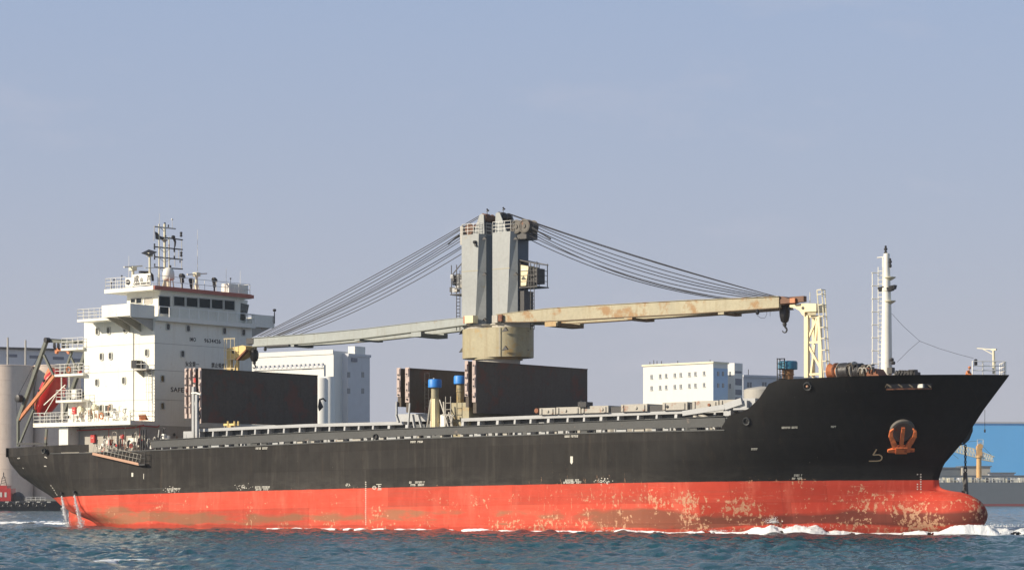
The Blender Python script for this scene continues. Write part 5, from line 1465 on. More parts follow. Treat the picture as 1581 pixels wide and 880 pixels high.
# tips
g = MB(); g.beam(Sp(1196, 467, 9.4), Sp(1243, 462.5, 9.4), .5, .38); g.beam(Sp(1196, 464, 10.9), Sp(1243, 460.5, 10.9), .5, .38); g.prism([(Sp(1190, 476, 9.2).x, Sp(1190, 474, 9.2).z), (Sp(1205, 470, 9.2).x, Sp(1205, 470, 9.2).z), (Sp(1222, 463, 9.2).x, Sp(1222, 463, 9.2).z), (Sp(1208, 457, 9.2).x, Sp(1208, 457.5, 9.2).z), (Sp(1186, 458, 9.2).x, Sp(1186, 458, 9.2).z)], 'v', 9.2, 11.1)
g.build('jib_head', M['tiprust'], crr)
g = MB(); p = Sp(1225, 466, 9.1); g.box(p.x - .25, p.x + .25, 8.9, 9.1, p.z - .1, p.z + .3); g.build('tip_bracket', M['orange'], crr)
g = MB(); g.box(usL[-1] - .9, usL[-1] + .1, 9.0, 11.4, S(393, 531, 9.3)[1], S(393, 522, 9.3)[1]); g.beam(Sp(395, 530, 9.3), Sp(383, 531, 9.3), .3, .15); g.build('jib_head', M['dark'], cl)
g = MB(); a, b_ = Sp(447, 532.8, 8.7), Sp(413, 534.5, 8.7); g.beam(a, b_, .3, .18); g.build('walkway', M['dark'], cl)
# hook blocks
def hook_block(px, y0, y1, y2, v, par):
    a, b_ = Sp(px, y0, v), Sp(px, y1, v); h_ = a.z - b_.z; 
    g = MB(); g.lathe(b_, [(.22, 0), (.34, h_ * .08), (.44, h_ * .35), (.47, h_ * .6), (.38, h_ * .88), (.2, h_)], 14); o = g.build('hook_block', M['black'], par, smooth=40)
    c_ = Sp(px, y2, v); hh = b_.z - c_.z
    g = MB(); g.tube(b_, b_ - Vector((0, 0, hh * .35)), .16, n=8); g.ball(b_ - Vector((0, 0, hh * .15)), .2, 4)
    cc = Vector((b_.x, v, c_.z + hh * .28)); g.path([b_ - Vector((0, 0, hh * .3)), cc + Vector((.05, 0, hh * .3))] + [cc + Vector((math.sin(q) * hh * .25, 0, math.cos(q) * hh * .25)) for q in np.linspace(.5, 4.6, 9)], [.1, .09] + list(np.linspace(.09, .04, 9)), 7)
    g.build('hook', M['dark'], o, smooth=50)
    return o
hb = hook_block(1211.5, 470, 498, 514, 10.2, crr)
hb2 = hook_block(392.5, 539, 558, 569, 10.2, cl)
g = MB(); g.tube(Sp(1209, 464, 10.2), Sp(1209, 473, 10.2), .04, n=5); g.tube(Sp(1214, 464, 10.2), Sp(1214, 473, 10.2), .04, n=5); g.build('hoist_wire', M['cable'], crr)
g = MB(); g.tube(Sp(391, 530, 10.2), Sp(391, 541, 10.2), .04, n=5); g.tube(Sp(394.5, 530, 10.2), Sp(394.5, 541, 10.2), .04, n=5); g.build('hoist_wire', M['cable'], cl)
for px, y0, y1, par in ((1169.5, 479, 486, crr), (409.5, 535, 542, cl)):
    g = MB(); g.lathe(Sp(px, y1, 8.9), [(.08, 0), (.17, .12), (.14, .35), (.06, .5)], 8); g.tube(Sp(px, y0, 8.9), Sp(px, y1, 8.9), .05, n=5); g.build('floodlight', M['black'], par)
g = MB(); g.path([Sp(1169, 487, 8.9), Sp(1175, 491, 8.9), Sp(1181, 491, 8.9), Sp(1184, 485, 8.9), Sp(1183, 477, 8.9)], .018, 4); g.tube(Sp(1189, 476, 8.9), Sp(1189, 488, 8.9), .018, n=4); g.build('hanging_wire', M['cable'], crr)
# wires with their sag
def wire(par, x0, y0, x1, y1, sag=0, v0=9.6, v1=9.6, r=.040, name='jib_wire'):
    a, b_ = Sp(x0, y0, v0), Sp(x1, y1, v1); n_ = 14; pts_ = []
    for i in range(n_ + 1):
        t = i / n_; p = a.lerp(b_, t); p.z -= sag * 4 * t * (1 - t); pts_.append(p)
    return MB().path(pts_, r, 5).build(name, M['cable'], par, smooth=70)
random.seed(3)
for x0, y0, x1, y1, sg, v in [(746, 330, 398, 519, .25, 9.5), (745, 333, 402, 519, .35, 10.6), (716, 352, 408, 519, .5, 9.4), (715, 358, 413, 519, .6, 9.6), (714, 362, 422, 518.5, .6, 10.4), (713, 371, 430, 518, .55, 9.5), (712, 381, 435, 518, .5, 10.6), (713, 383, 452, 516, .6, 9.4), (713, 392, 463, 516, .5, 10.6), (714, 366, 427, 518, .6, 10.9)]:
    wire(cl, x0, y0, x1, y1, sg, v, v)
for x0, y0, x1, y1, sg, v in [(786, 330, 1200, 458.5, .35, 9.5), (789, 332, 1205, 459.5, .45, 10.6), (822, 345, 1198, 459, .9, 9.4), (823, 349, 1190, 459, 1.2, 10.0), (822, 353, 1180, 459.5, 1.3, 10.8), (820, 357, 1165, 459.8, 1.5, 9.5), (820, 360, 1130, 461, 1.5, 10.4), (818, 364, 1127, 461.5, 1.1, 9.6), (816, 369, 1120, 462, 1.2, 10.6)]:
    wire(crr, x0, y0, x1, y1, sg * .7, v, v)
g = MB(); g.path([Sp(822, 352, 9.2), Sp(838, 362, 9.2), Sp(850, 369, 9.2)], [.11, .05, .09], 6); g.build('rope_socket', M['dark'], crr)
g = MB(); g.path([Sp(709, 364, 9.2), Sp(699, 371, 9.2), Sp(692, 377, 9.2)], [.13, .05, .09], 6); g.build('rope_socket', M['dark'], cl)

# ---- jib rests
# after rest, standing ahead of the house
ur = -45.6
def rp(px, py, u=ur): return Fp(px, py, u)
VR_ = 10.2; uA_, _w = S(380, 540, VR_)
g = MB(); 
base_w = deck_w(-45)
for dv_ in (-1.0, 1.0):
    p = Sp(360, 545, VR_ + dv_)
g.beam(Sp(355.5, 539, 9.6), (Sp(355.5, 539, 9.6).x, 9.6, base_w), .42, .42); g.beam(Sp(367, 552, 9.6), (Sp(367, 600, 9.6).x, 9.6, base_w + 3), .25, .25); g.beam(Sp(367, 557, 9.6), Sp(360, 575, 9.6), .14, .14)
jr = g.build('jib_rest', M['yellow'], SHIP)
g = MB(); hp = [Sp(x, y, 9.6) for x, y in ((352.5, 538.5), (359, 537), (377, 533.2), (382, 535), (382, 540), (376, 545), (370, 551.5), (362, 555.5), (352.5, 555.5))]
g.prism([(p.x, p.z) for p in hp], 'v', 9.35, 11.0); g.build('rest_cradle', M['yellow'], jr)
g = MB(); g.beam(Sp(368, 555.5, 9.3), Sp(381.5, 540.5, 9.3), .45, .14); g.build('cradle_rust', M['rust'], jr)
p = Sp(360, 542.5, 9.34); MB().lathe(p, [(.22, -.02), (.22, .02)], 14, (0, -1, 0)).build('cradle_hole', M['black'], jr)
g = MB(); a = Sp(348, 600, 9.0); b_ = Sp(348, 523, 9.0)
for px in (346.5, 350, 356, 362):
    g.tube(Sp(px, 522.5, 9.0), (Sp(px, 522, 9.0).x, 9.0, base_w + 2), .035, n=5)
for py in (523, 541, 555, 569, 584): g.tube(Sp(345.5, py, 9.0), Sp(363, py - .5, 9.0), .035, n=5); g.tube(Sp(345.5, py, 9.0), Sp(345.5, py, 9.0) + Vector((0, .7, 0)), .03, n=5)
g.build('rest_ladder', M['paleyellow'], jr)
g = MB()
for px in (352, 362, 368): p = Sp(px, 657, 3.0); g.tube(p, p + Vector((0, 0, .45)), .1, n=6)
p = Sp(345, 657, 3.0); g.box(p.x, p.x + 1.6, 3, 3.4, p.z, p.z + .2); g.build('yellow_deck_fitting', M['yellow'], SHIP)
# fore rest: braced yellow tower
vb = 9.7
def tp(px, py, v=vb): return Sp(px, py, v)
jf = MB()
jf.beam(tp(1246, 583), tp(1246, 487), .38, .38); jf.beam(tp(1268, 583), tp(1265, 487), .28, .28)
jf.beam(tp(1256, 583, 11.3), tp(1256, 487, 11.3), .22, .22)
jfo = jf.build('jib_rest', M['paleyellow'], SHIP)
for x0, y0, x1, y1 in [(1247, 525, 1262, 490), (1247, 529, 1266, 528), (1247, 531, 1268, 570), (1247, 578, 1269, 577), (1262, 492, 1259, 528), (1247, 489, 1265, 488.5)]:
    MB().beam(tp(x0, y0), tp(x1, y1), .16, .18).build('brace', M['paleyellow'], jfo)
MB().beam(tp(1258, 532, 11), tp(1252, 580, 11), .16, .16).build('brace', M['paleyellow'], jfo)
g = MB(); hp = [tp(x, y) for x, y in ((1222, 471), (1230, 470.5), (1243, 468.5), (1263, 469), (1263, 481), (1245, 482), (1245, 489), (1241, 486), (1237, 480), (1230, 476), (1222, 474.5))]
g.prism([(p.x, p.z) for p in hp], 'v', 9.4, 11.1); g.build('rest_cradle', M['paleyellow'], jfo)
MB().lathe(tp(1239.5, 475.5, 9.38), [(.13, -.02), (.13, .02)], 12, (0, -1, 0)).build('cradle_hole', M['black'], jfo)
g = MB(); p, q_ = tp(1247, 487, 9.37), tp(1260, 482, 9.37); g.box(p.x, q_.x, 9.35, 9.4, p.z, q_.z); g.build('cradle_panel', M['cranebase'], jfo)
g = MB(); 
for xa, xb in ((1261.5, 1272), (1269, 1277.5), (1273.5, 1282)):
    g.tube(tp(xa, 448, 8.9), tp(xb, 583, 8.9), .055, n=5)
for k_, py in enumerate((448, 455, 471, 489, 506, 523, 541, 558, 574)):
    t = (py - 448) / 135; g.path([tp(1261.5 + 10 * t, py, 8.9), tp(1268 + 9 * t, py - 1, 8.3), tp(1274 + 8.5 * t, py, 8.9)], .045, 5)
g.tube(tp(1250.5, 468, 9.7), tp(1250.5, 451, 9.7), .03, n=5)
g.build('rest_ladder', M['cream'], jfo)

M['ventrust'] = painted('vent_rust', (.30, .16, .07), .7, rust=.4, dirt=.5, scale=1.5)
# ---- forecastle gear
o3, c3, t3 = ventilator(1216.5, 557.5, 570, 578, 588, .80, .46, 5.5, 'blueworn', False, 'ventrust')
g = MB()
for px in (1200, 1204, 1211): g.tube(Sp(px, 587, 4.6), Sp(px, 553.5, 4.6), .045, n=5)
for py in (553.5, 561, 569, 578, 585): g.path([Sp(1199.5, py, 4.6), Sp(1203, py + .4, 4.2), Sp(1212, py, 4.6)], .04, 5)
g.ladder(Sp(1208, 587, 4.9), Sp(1208, 554, 4.9), (.45, 0, 0), .3, .03); g.build('caged_ladder', M['black'], o3)
# winch drums with rope
def drum(px, py, r, L_, v, mat, yaw=0.0, name='mooring_winch', cone=None):
    c_ = Sp(px, py, v); ax = Vector((math.cos(yaw), math.sin(yaw), 0))
    g = MB(); g.lathe(c_, [(r, 0), (r, .07), (r * .75, .09), (r * .8, L_ * .45), (r * .72, L_ * .5), (r * .82, L_ - .1), (r, L_ - .07), (r, L_)], 22, ax)
    return g.build(name, M[mat], SHIP, smooth=35), c_
g = MB(); c_ = Sp(1281, 574, 4.2); g.lathe(c_, [(.66, 0), (.70, .05), (.42, .5), (.36, 1.1)], 22, (1, 0, 0)); wo = g.build('mooring_winch', M['orange'], SHIP, smooth=40)
MB().box(c_.x - .03, c_.x + .04, c_.y - .62, c_.y + .62, c_.z - .04, c_.z + .04).build('drum_spoke', M['paleyellow'], wo); MB().box(c_.x - .03, c_.x + .03, c_.y - .04, c_.y + .04, c_.z - .6, c_.z + .6).build('drum_spoke', M['paleyellow'], wo)
for px, py, r_, L_, mt in [(1290, 573, .68, .25, 'rust'), (1297, 574, .72, .14, 'greywall'), (1300, 573, .68, .9, 'dark'), (1318, 572, .74, .16, 'greywall'), (1322, 573, .64, .6, 'dark'), (1331, 574, .58, .6, 'rope')]:
    c_ = Sp(px, py, 4.4); g = MB(); g.lathe(c_, [(r_ * .9, 0), (r_, .04), (r_ * 1.0, L_ * .5), (r_ * .94, L_ * .6), (r_, L_ - .03), (r_ * .9, L_)], 20, (1, -.1, .02)); g.build('winch_drum', M[mt], wo, smooth=35)
g = MB(); a = Sp(1312, 565, 4.5); g.beam(a, a + Vector((2.2, 0, 0)), .4, .12); g.box(a.x + .3, a.x + 1, 4.4, 5.0, a.z - .6, a.z); g.box(a.x + 1.2, a.x + 1.9, 4.4, 5.2, a.z - .5, a.z - .1); g.build('winch_gear', M['black'], wo)
for k in range(9):
    px = 1296 + k * 6.5 + random.uniform(-2, 2); c_ = Sp(px, 572 + random.uniform(-2, 3), 3.9); rr = random.uniform(.25, .5)
    g = MB(); g.path([c_ + Vector((math.cos(q) * .22, -.1, math.sin(q) * rr)) for q in np.linspace(0, 2.6 + random.random(), 8)], .075, 6); g.build('rope_turn', M[random.choice(['rope', 'rope', 'dark', 'greywall'])], wo, smooth=60)
g = MB(); p = Sp(1338, 574, 4.4); g.hexa([(p.x, 4, p.z - .6), (p.x + 1.5, 4, p.z - .6), (p.x + 1.5, 5.5, p.z - .6), (p.x, 5.5, p.z - .6), (p.x + .05, 4, p.z + .35), (p.x + 1.0, 4, p.z + .2), (p.x + 1.0, 5.4, p.z + .2), (p.x + .05, 5.4, p.z + .35)]); g.build('winch_cover', M['rust'], SHIP)
g = MB(); p = Sp(1378, 577, 5.0); g.loft([[(p.x + x, 5.0 + y, p.z + z) for x, y, z in ring] for ring in [[(0, 0, -.4), (0, 1, -.4), (0, 1, -.1), (0, 0, -.1)], [(.6, -.1, -.4), (.6, 1.2, -.4), (.6, 1.1, .32), (.6, 0, .30)], [(1.5, -.1, -.4), (1.5, 1.2, -.4), (1.5, 1, .18), (1.5, .1, .22)], [(2.0, 0, -.4), (2, 1, -.4), (2, 1, .1), (2, 0, .1)]]]); 
for k in range(6): a = p + Vector((.3 + k * .28, -.15, -.2)); g.path([a, a + Vector((.1, 0, .42)), a + Vector((.3, .2, .35))], .06, 5)
a = Sp(1403, 572.5, 5); g.box(a.x, a.x + .5, 5, 5.6, a.z - .5, a.z + .1); g.build('anchor_windlass', M['dark'], SHIP)
# foremast
VM = 8.6
b0, b1 = Sp(1369, 577, VM), Sp(1366, 394, VM); cx = b0.x
def fm(y): return S(1368, y, VM)[1]
g = MB(); g.lathe((cx, VM, 0), [(.48, fm(579)), (.45, fm(560)), (.38, fm(470)), (.30, fm(430)), (.25, fm(392)), (.1, fm(391))], 18)
fmo = g.build('foremast', M['white'], SHIP, smooth=40)
def fmp(px, py, v=VM): 
    return Vector((cx + (px - 1368) / 15.6, v, fm(py)))
for y in (429, 465.5): 
    MB().lathe((cx + .3, VM, fm(y)), [(.1, -.25), (.48, -.02), (.5, .04)], 16).build('mast_platform', M['cream'], fmo, smooth=30)
MB().lathe((cx, VM, fm(447)), [(.4, -.15), (.42, .15)], 14).build('mast_collar', M['white'], fmo)
for px, py in ((1362, 446), (1375, 447), (1378, 445)):
    g = MB(); p = fmp(px, py); g.hexa([(p.x - .2, p.y - .3, p.z - .2), (p.x + .2, p.y - .3, p.z - .12), (p.x + .2, p.y + .1, p.z - .12), (p.x - .2, p.y + .1, p.z - .2), (p.x - .25, p.y - .4, p.z + .12), (p.x + .28, p.y - .4, p.z + .2), (p.x + .28, p.y + .1, p.z + .2), (p.x - .25, p.y + .1, p.z + .12)]); g.build('floodlight', M['dark'], fmo)
def lantern(px, py, par):
    g = MB(); p = fmp(px, py); g.lathe(p, [(.10, -.35), (.14, -.3), (.14, -.1), (.08, -.08), (.08, .02), (.15, .04), (.15, .2), (.08, .22), (.1, .36), (.05, .42)], 10); g.build('signal_light', M['dark'], par)
lantern(1366.5, 387, fmo); lantern(1373, 407, fmo); 
g = MB(); g.tube(fmp(1373, 412), fmp(1372, 421), .05, n=5); g.tube(fmp(1354, 397), fmp(1364, 396.5), .05, n=5); g.beam(fmp(1362, 396), fmp(1362, 412), .06, .06); g.build('mast_bracket', M['white'], fmo)
g = MB(); g.ladder(fmp(1361, 578, VM - .25), fmp(1361, 412, VM - .25), (.42, 0, 0), .35, .035); g.build('mast_ladder', M['white'], fmo)
g = MB(); g.tube(fmp(1351.5, 561, VM - .5), fmp(1351.5, 421, VM - .5), .045, n=5)
for y in (421, 441, 461, 481, 501, 521, 541, 561): g.path([fmp(1350.5, y, VM - .5), fmp(1354, y + .3, VM - .8), fmp(1360, y + .6, VM - .3)], .045, 5)
g.build('ladder_cage', M['white'], fmo)
g = MB(); g.ball(fmp(1378, 556, VM - .3), .2, 4); g.ball(fmp(1380, 561, VM - .3), .2, 4); g.box(fmp(1373, 575).x, fmp(1380, 575).x, VM - .5, VM, fm(577), fm(568)); g.build('mast_foot_lights', M['dark'], fmo)
# stay wires from the foremast to the bow rail
def stw(*pp): MB().path([Sp(x, y, VC) for x, y in pp], .014, 4).build('stay_wire', M['cable'], SHIP)
stw((1373, 480), (1395, 504), (1420, 526.5), (1450, 538), (1480, 547), (1503, 553)); stw((1420, 526.5), (1404, 540), (1385, 559))
# bow rail and little jack staff
def bp_(px, py, v=VC): return Sp(px, py, v)
g = MB(); ubr = [Vector((u, VC - max(.05, half(u, 12.5) - .1), top_w(u))) for u in (S(1497, 576, 7.5)[0], S(1520, 576, 9)[0], S(1540, 577, 10)[0], stem_u(12.7) - .15)]
port = [Vector((p.x, 2 * VC - p.y, p.z)) for p in ubr[::-1]]
g.rail(ubr, 1.1, 3, .95, .04); g.rail(port, 1.1, 3, .95, .04); g.build('bow_rail', M['brightrail'], SHIP)
g = MB(); g.tube(bp_(1534.5, 577), bp_(1534, 538), .13, .1, 8); g.beam(bp_(1534, 539.5), bp_(1508.5, 537.5), .06, .06); g.beam(bp_(1533, 547), bp_(1518, 539), .05, .05); g.box(bp_(1534, 540).x - .2, bp_(1534, 540).x + .25, VC - .1, VC + .1, bp_(1534, 541).z, bp_(1534, 538.5).z)
g.build('jack_staff', M['cream'], SHIP)
g = MB(); p = bp_(1506.5, 560, 9.0); g.lathe(p, [(.08, -.25), (.14, -.2), (.14, .25), (.08, .3)], 8); g.build('signal_light', M['black'], SHIP)
# port anchor let go below its bolster, seen past the stem
pa = w2s(Wp(1490.5, 668, (s2w((stem_u(8.5) - 1.2, VC + 1.6, 8))).y))
pbase = Vector((pa.x, pa.y, pa.z))
def wpx(px, py): 
    q = w2s(Wp(px, py, s2w(pbase).y)); return q
g = MB()
qq = [wpx(x, y) for x, y in ((1478, 690), (1486, 684), (1491, 672), (1499, 660), (1502, 657.5), (1502, 665), (1497, 678), (1489, 686), (1482, 687.5))]
rays = s2w(pbase) - Vector((0, 0, CAM_H)); rays = (w2s(s2w(pbase)) - CAMS).normalized()
g.loft([[p - rays * .5 for p in qq], [p + rays * 1.0 for p in qq]]); g.build('anchor_bolster', M['bulwark'], SHIP)
ch = thing('anchor', 'dark anchor hanging on its chain just ahead of the stem', 'anchor', wpx(1490.5, 764))
y = 686.5; k = 0
while y < 722:
    a, b_ = wpx(1490.5, y), wpx(1490.5, y + 4.6); c_ = (a + b_) / 2; hh = (a.z - b_.z) / 2
    sx = Vector((1, 0, 0)) if k % 2 == 0 else Vector((0, 1, 0))
    g = MB(); g.path([c_ + sx * math.cos(q) * hh * .6 + Vector((0, 0, math.sin(q) * hh * 1.15)) for q in np.linspace(0, 2 * math.pi, 11)], .045, 5, caps=False); g.build('chain_link', M['black'], ch, smooth=60)
    y += 4.0; k += 1
g = MB(); c_ = wpx(1490.5, 725); g.path([c_ + Vector((math.cos(q) * .13, 0, math.sin(q) * .2)) for q in np.linspace(0, 2 * math.pi, 12)], .05, 6, caps=False); g.build('shackle', M['black'], ch, smooth=60)
g = MB(); a, b_ = wpx(1490.3, 729), wpx(1491, 762); g.beam(a, b_, .24, .24, (1, 0, 0), .34, .34); g.build('shank', M['dark'], ch)
g = MB(); a = wpx(1491, 760); g.beam(wpx(1486.5, 760), wpx(1494, 763), .3, .3); g.beam(wpx(1486.5, 760.5), wpx(1485.5, 757), .2, .14); g.build('crown', M['dark'], ch)
# weight on a line from the bow
g = MB(); a, b_ = w2s(Wp(1520.5, 632, 190)), w2s(Wp(1520.5, 665, 190)); g.tube(a, b_, .018, n=5); g.ball(b_, .08, 4, (1, 1, 2.2)); g.solo('hanging_line', M['cable'], 'thin line with a small weight hanging from the flared bow', 'line', b_)

# ---- a crew member leaning on the rail at the bow
PU = S(1493, 574, 8.3)[0]
pbs = Vector((PU, 8.3, FC_W + .02))
def skinned(name, joints, radii, edges, mat, parent, sub=1):
    me = bpy.data.meshes.new(name); base = FRAMES[root_of(parent).name]
    me.from_pydata([Vector(j) - base for j in joints], edges, [])
    o = bpy.data.objects.new(name, me); COL.objects.link(o); o.parent = parent
    sm = o.modifiers.new('skin', 'SKIN'); sb = o.modifiers.new('sub', 'SUBSURF'); sb.levels = sb.render_levels = sub
    for v_, r_ in zip(me.skin_vertices[0].data if me.skin_vertices else [], radii): v_.radius = (r_, r_)
    if not me.skin_vertices:
        pass
    bpy.context.view_layer.update()
    m2 = bpy.data.meshes.new_from_object(o.evaluated_get(bpy.context.evaluated_depsgraph_get()))
    m2.name = name; o.modifiers.clear(); o.data = m2; m2.materials.clear(); m2.materials.append(mat)
    m2.polygons.foreach_set('use_smooth', [True] * len(m2.polygons))
    return o
pe = thing('person', 'crew member in orange overalls leaning over the bow rail', 'person', pbs)
J = [(0, 0, .95), (0, 0, 1.15), (.1, -.02, 1.38), (.18, -.03, 1.52), (.2, -.03, 1.6),       # pelvis .. neck
     (.09, -.22, 1.44), (.26, -.26, 1.2), (.48, -.22, 1.16), (.56, -.2, 1.17),
     (.09, .20, 1.44), (.28, .24, 1.2), (.5, .18, 1.14), (.58, .16, 1.15),
     (0, -.1, .88), (.06, -.12, .48), (-.04, -.12, .08), (.12, -.12, .04), (0, .1, .88), (-.05, .12, .48), (-.15, .12, .08), (.02, .12, .04)]
J = [(x * 1, y, z - .02) for x, y, z in J]
rad = [.16, .15, .17, .08, .06, .085, .06, .048, .04, .085, .06, .048, .04, .11, .08, .055, .05, .11, .08, .055, .05]
ed = [(0, 1), (1, 2), (2, 3), (3, 4), (2, 5), (5, 6), (6, 7), (7, 8), (2, 9), (9, 10), (10, 11), (11, 12), (0, 13), (13, 14), (14, 15), (15, 16), (0, 17), (17, 18), (18, 19), (19, 20)]
def build_skin():
    me = bpy.data.meshes.new('body'); me.from_pydata([Vector(j) for j in J], ed, [])
    o = bpy.data.objects.new('body', me); COL.objects.link(o); o.parent = pe
    o.modifiers.new('skin', 'SKIN'); sb = o.modifiers.new('sub', 'SUBSURF'); sb.levels = sb.render_levels = 1
    bm = bmesh.new(); bm.from_mesh(me); lay = bm.verts.layers.skin.verify()
    for v_, r_ in zip(bm.verts, rad): v_[lay].radius = (r_, r_); v_[lay].use_root = (v_.index == 0)
    bm.to_mesh(me); bm.free()
    bpy.context.view_layer.update()
    m2 = bpy.data.meshes.new_from_object(o.evaluated_get(bpy.context.evaluated_depsgraph_get()))
    o.modifiers.clear(); o.data = m2; m2.name = 'body'; m2.materials.clear(); m2.materials.append(M['orange'])
    m2.polygons.foreach_set('use_smooth', [True] * len(m2.polygons))
    return o
bd = build_skin()
hc_ = pbs + Vector((.24, -.03, 1.70))
g = MB(); g.ball(hc_, .105, 8, (1.05, .82, 1.2)); g.ball(hc_ + Vector((.11, 0, -.01)), .02, 4, (1, 1, 1.4)); g.ball(hc_ + Vector((0, -.09, -.01)), .025, 4, (.6, .5, 1.3)); g.ball(hc_ + Vector((0, .09, -.01)), .025, 4, (.6, .5, 1.3)); g.build('head', M['skin'], pe, smooth=80)
g = MB(); g.lathe(hc_ + Vector((0, 0, .02)), [(.15, 0), (.125, .02), (.12, .07), (.08, .12), (.01, .135)], 14); g.build('helmet', M['orange'], pe, smooth=60)
for sy in (-.2, .16):
    hnd = pbs + Vector((.60, sy, 1.13)); g = MB(); g.ball(hnd, .045, 5, (1.2, .9, .6))
    for k in range(4): g.path([hnd + Vector((.03, -.03 + k * .02, 0)), hnd + Vector((.085 - abs(k - 1.5) * .006, -.033 + k * .022, 0)), hnd + Vector((.105, -.033 + k * .022, -.035))], [.011, .010, .008], 5)
    g.path([hnd + Vector((0, .04, 0)), hnd + Vector((.04, .065, -.01))], [.012, .009], 5); g.build('hand', M['skin'], pe, smooth=70)
# ================================================================== THE SEA
def sea_mesh():
    ang = np.concatenate([np.linspace(-.62, -.25, 80)[:-1], np.linspace(-.25, .25, 760), np.linspace(.25, .62, 80)[1:]])
    ys = [8.0]
    while ys[-1] < 70: ys.append(ys[-1] + 0.5)
    while ys[-1] < 230: ys.append(ys[-1] + 0.26)
    while ys[-1] < 30000: ys.append(ys[-1] * 1.006 + .2 if ys[-1] < 1500 else ys[-1] * 1.25)
    ys = np.array(ys)
    Y, A = np.meshgrid(ys, ang, indexing='ij'); X = Y * np.tan(A)
    Z = np.zeros_like(X); near = ys < 1300; Yn, Xn = Y[near], X[near]; z = np.zeros_like(Xn)
    r = np.random.default_rng(4)
    main = R(205)
    for k in range(90):
        lam = 0.55 * (8.0 / 0.55) ** (r.random() ** 1.15)
        th = main + r.normal(0, .8); amp = 0.0064 * lam ** .80 * r.uniform(.5, 1.25)
        if lam > 4: amp *= .75
        kx, ky = 2 * math.pi / lam * math.cos(th), 2 * math.pi / lam * math.sin(th)
        ph = kx * Xn + ky * Yn + r.random() * 6.283
        z += amp * (np.sin(ph) + .22 * np.cos(2 * ph))
    # quieter and rougher patches
    mod = 1 + .35 * np.sin(Xn * .09 + 2 * np.sin(Yn * .021)) * np.sin(Yn * .05 + 1.3 * np.sin(Xn * .04))
    fade = np.clip(1 - (Yn - 350) / 900, 0, 1)
    z *= mod * fade
    Z[near] = z
    nY, nX = X.shape
    co = np.stack([X, Y, Z], -1).reshape(-1, 3)
    i, j = np.meshgrid(np.arange(nY - 1), np.arange(nX - 1), indexing='ij'); a = (i * nX + j).ravel()
    quads = np.stack([a, a + 1, a + nX + 1, a + nX], -1)
    me = bpy.data.meshes.new('sea'); me.vertices.add(len(co)); me.vertices.foreach_set('co', co.astype(np.float32).ravel())
    me.loops.add(quads.size); me.loops.foreach_set('vertex_index', quads.astype(np.int32).ravel())
    me.polygons.add(len(quads)); me.polygons.foreach_set('loop_start', np.arange(0, quads.size, 4, dtype=np.int32)); me.polygons.foreach_set('loop_total', np.full(len(quads), 4, np.int32))
    me.polygons.foreach_set('use_smooth', np.ones(len(quads), bool)); me.update(calc_edges=True)
    return me
m, n, l, b = new_mat('sea_water'); nt = m.node_tree
P_ = n.new('ShaderNodeNewGeometry').outputs['Position']
lam_ = noisen(nt, P_, .035, 4, .6)
c = mixc(nt, rangen(nt, lam_, .35, .65), (0.006, 0.052, 0.070), (0.011, 0.072, 0.090))
l.new(c, b.inputs['Base Color']); b.inputs['Roughness'].default_value = 0.10; b.inputs['IOR'].default_value = 1.33
n1 = noisen(nt, P_, 1.6, 6, .6, (1, .8, 1)); n2 = noisen(nt, P_, 7.0, 3, .6)
bp = n.new('ShaderNodeBump'); bp.inputs['Strength'].default_value = 0.8; bp.inputs['Distance'].default_value = .22
l.new(mathn(nt, 'ADD', n1, mathn(nt, 'MULTIPLY', n2, .14)), bp.inputs['Height']); l.new(bp.outputs[0], b.inputs['Normal'])
# scattered foam flecks
M['sea'] = m
sea = bpy.data.objects.new('sea', sea_mesh()); COL.objects.link(sea); sea.data.materials.append(M['sea']); sea['kind'] = 'structure'; sea['label'] = 'choppy dark blue harbour water'

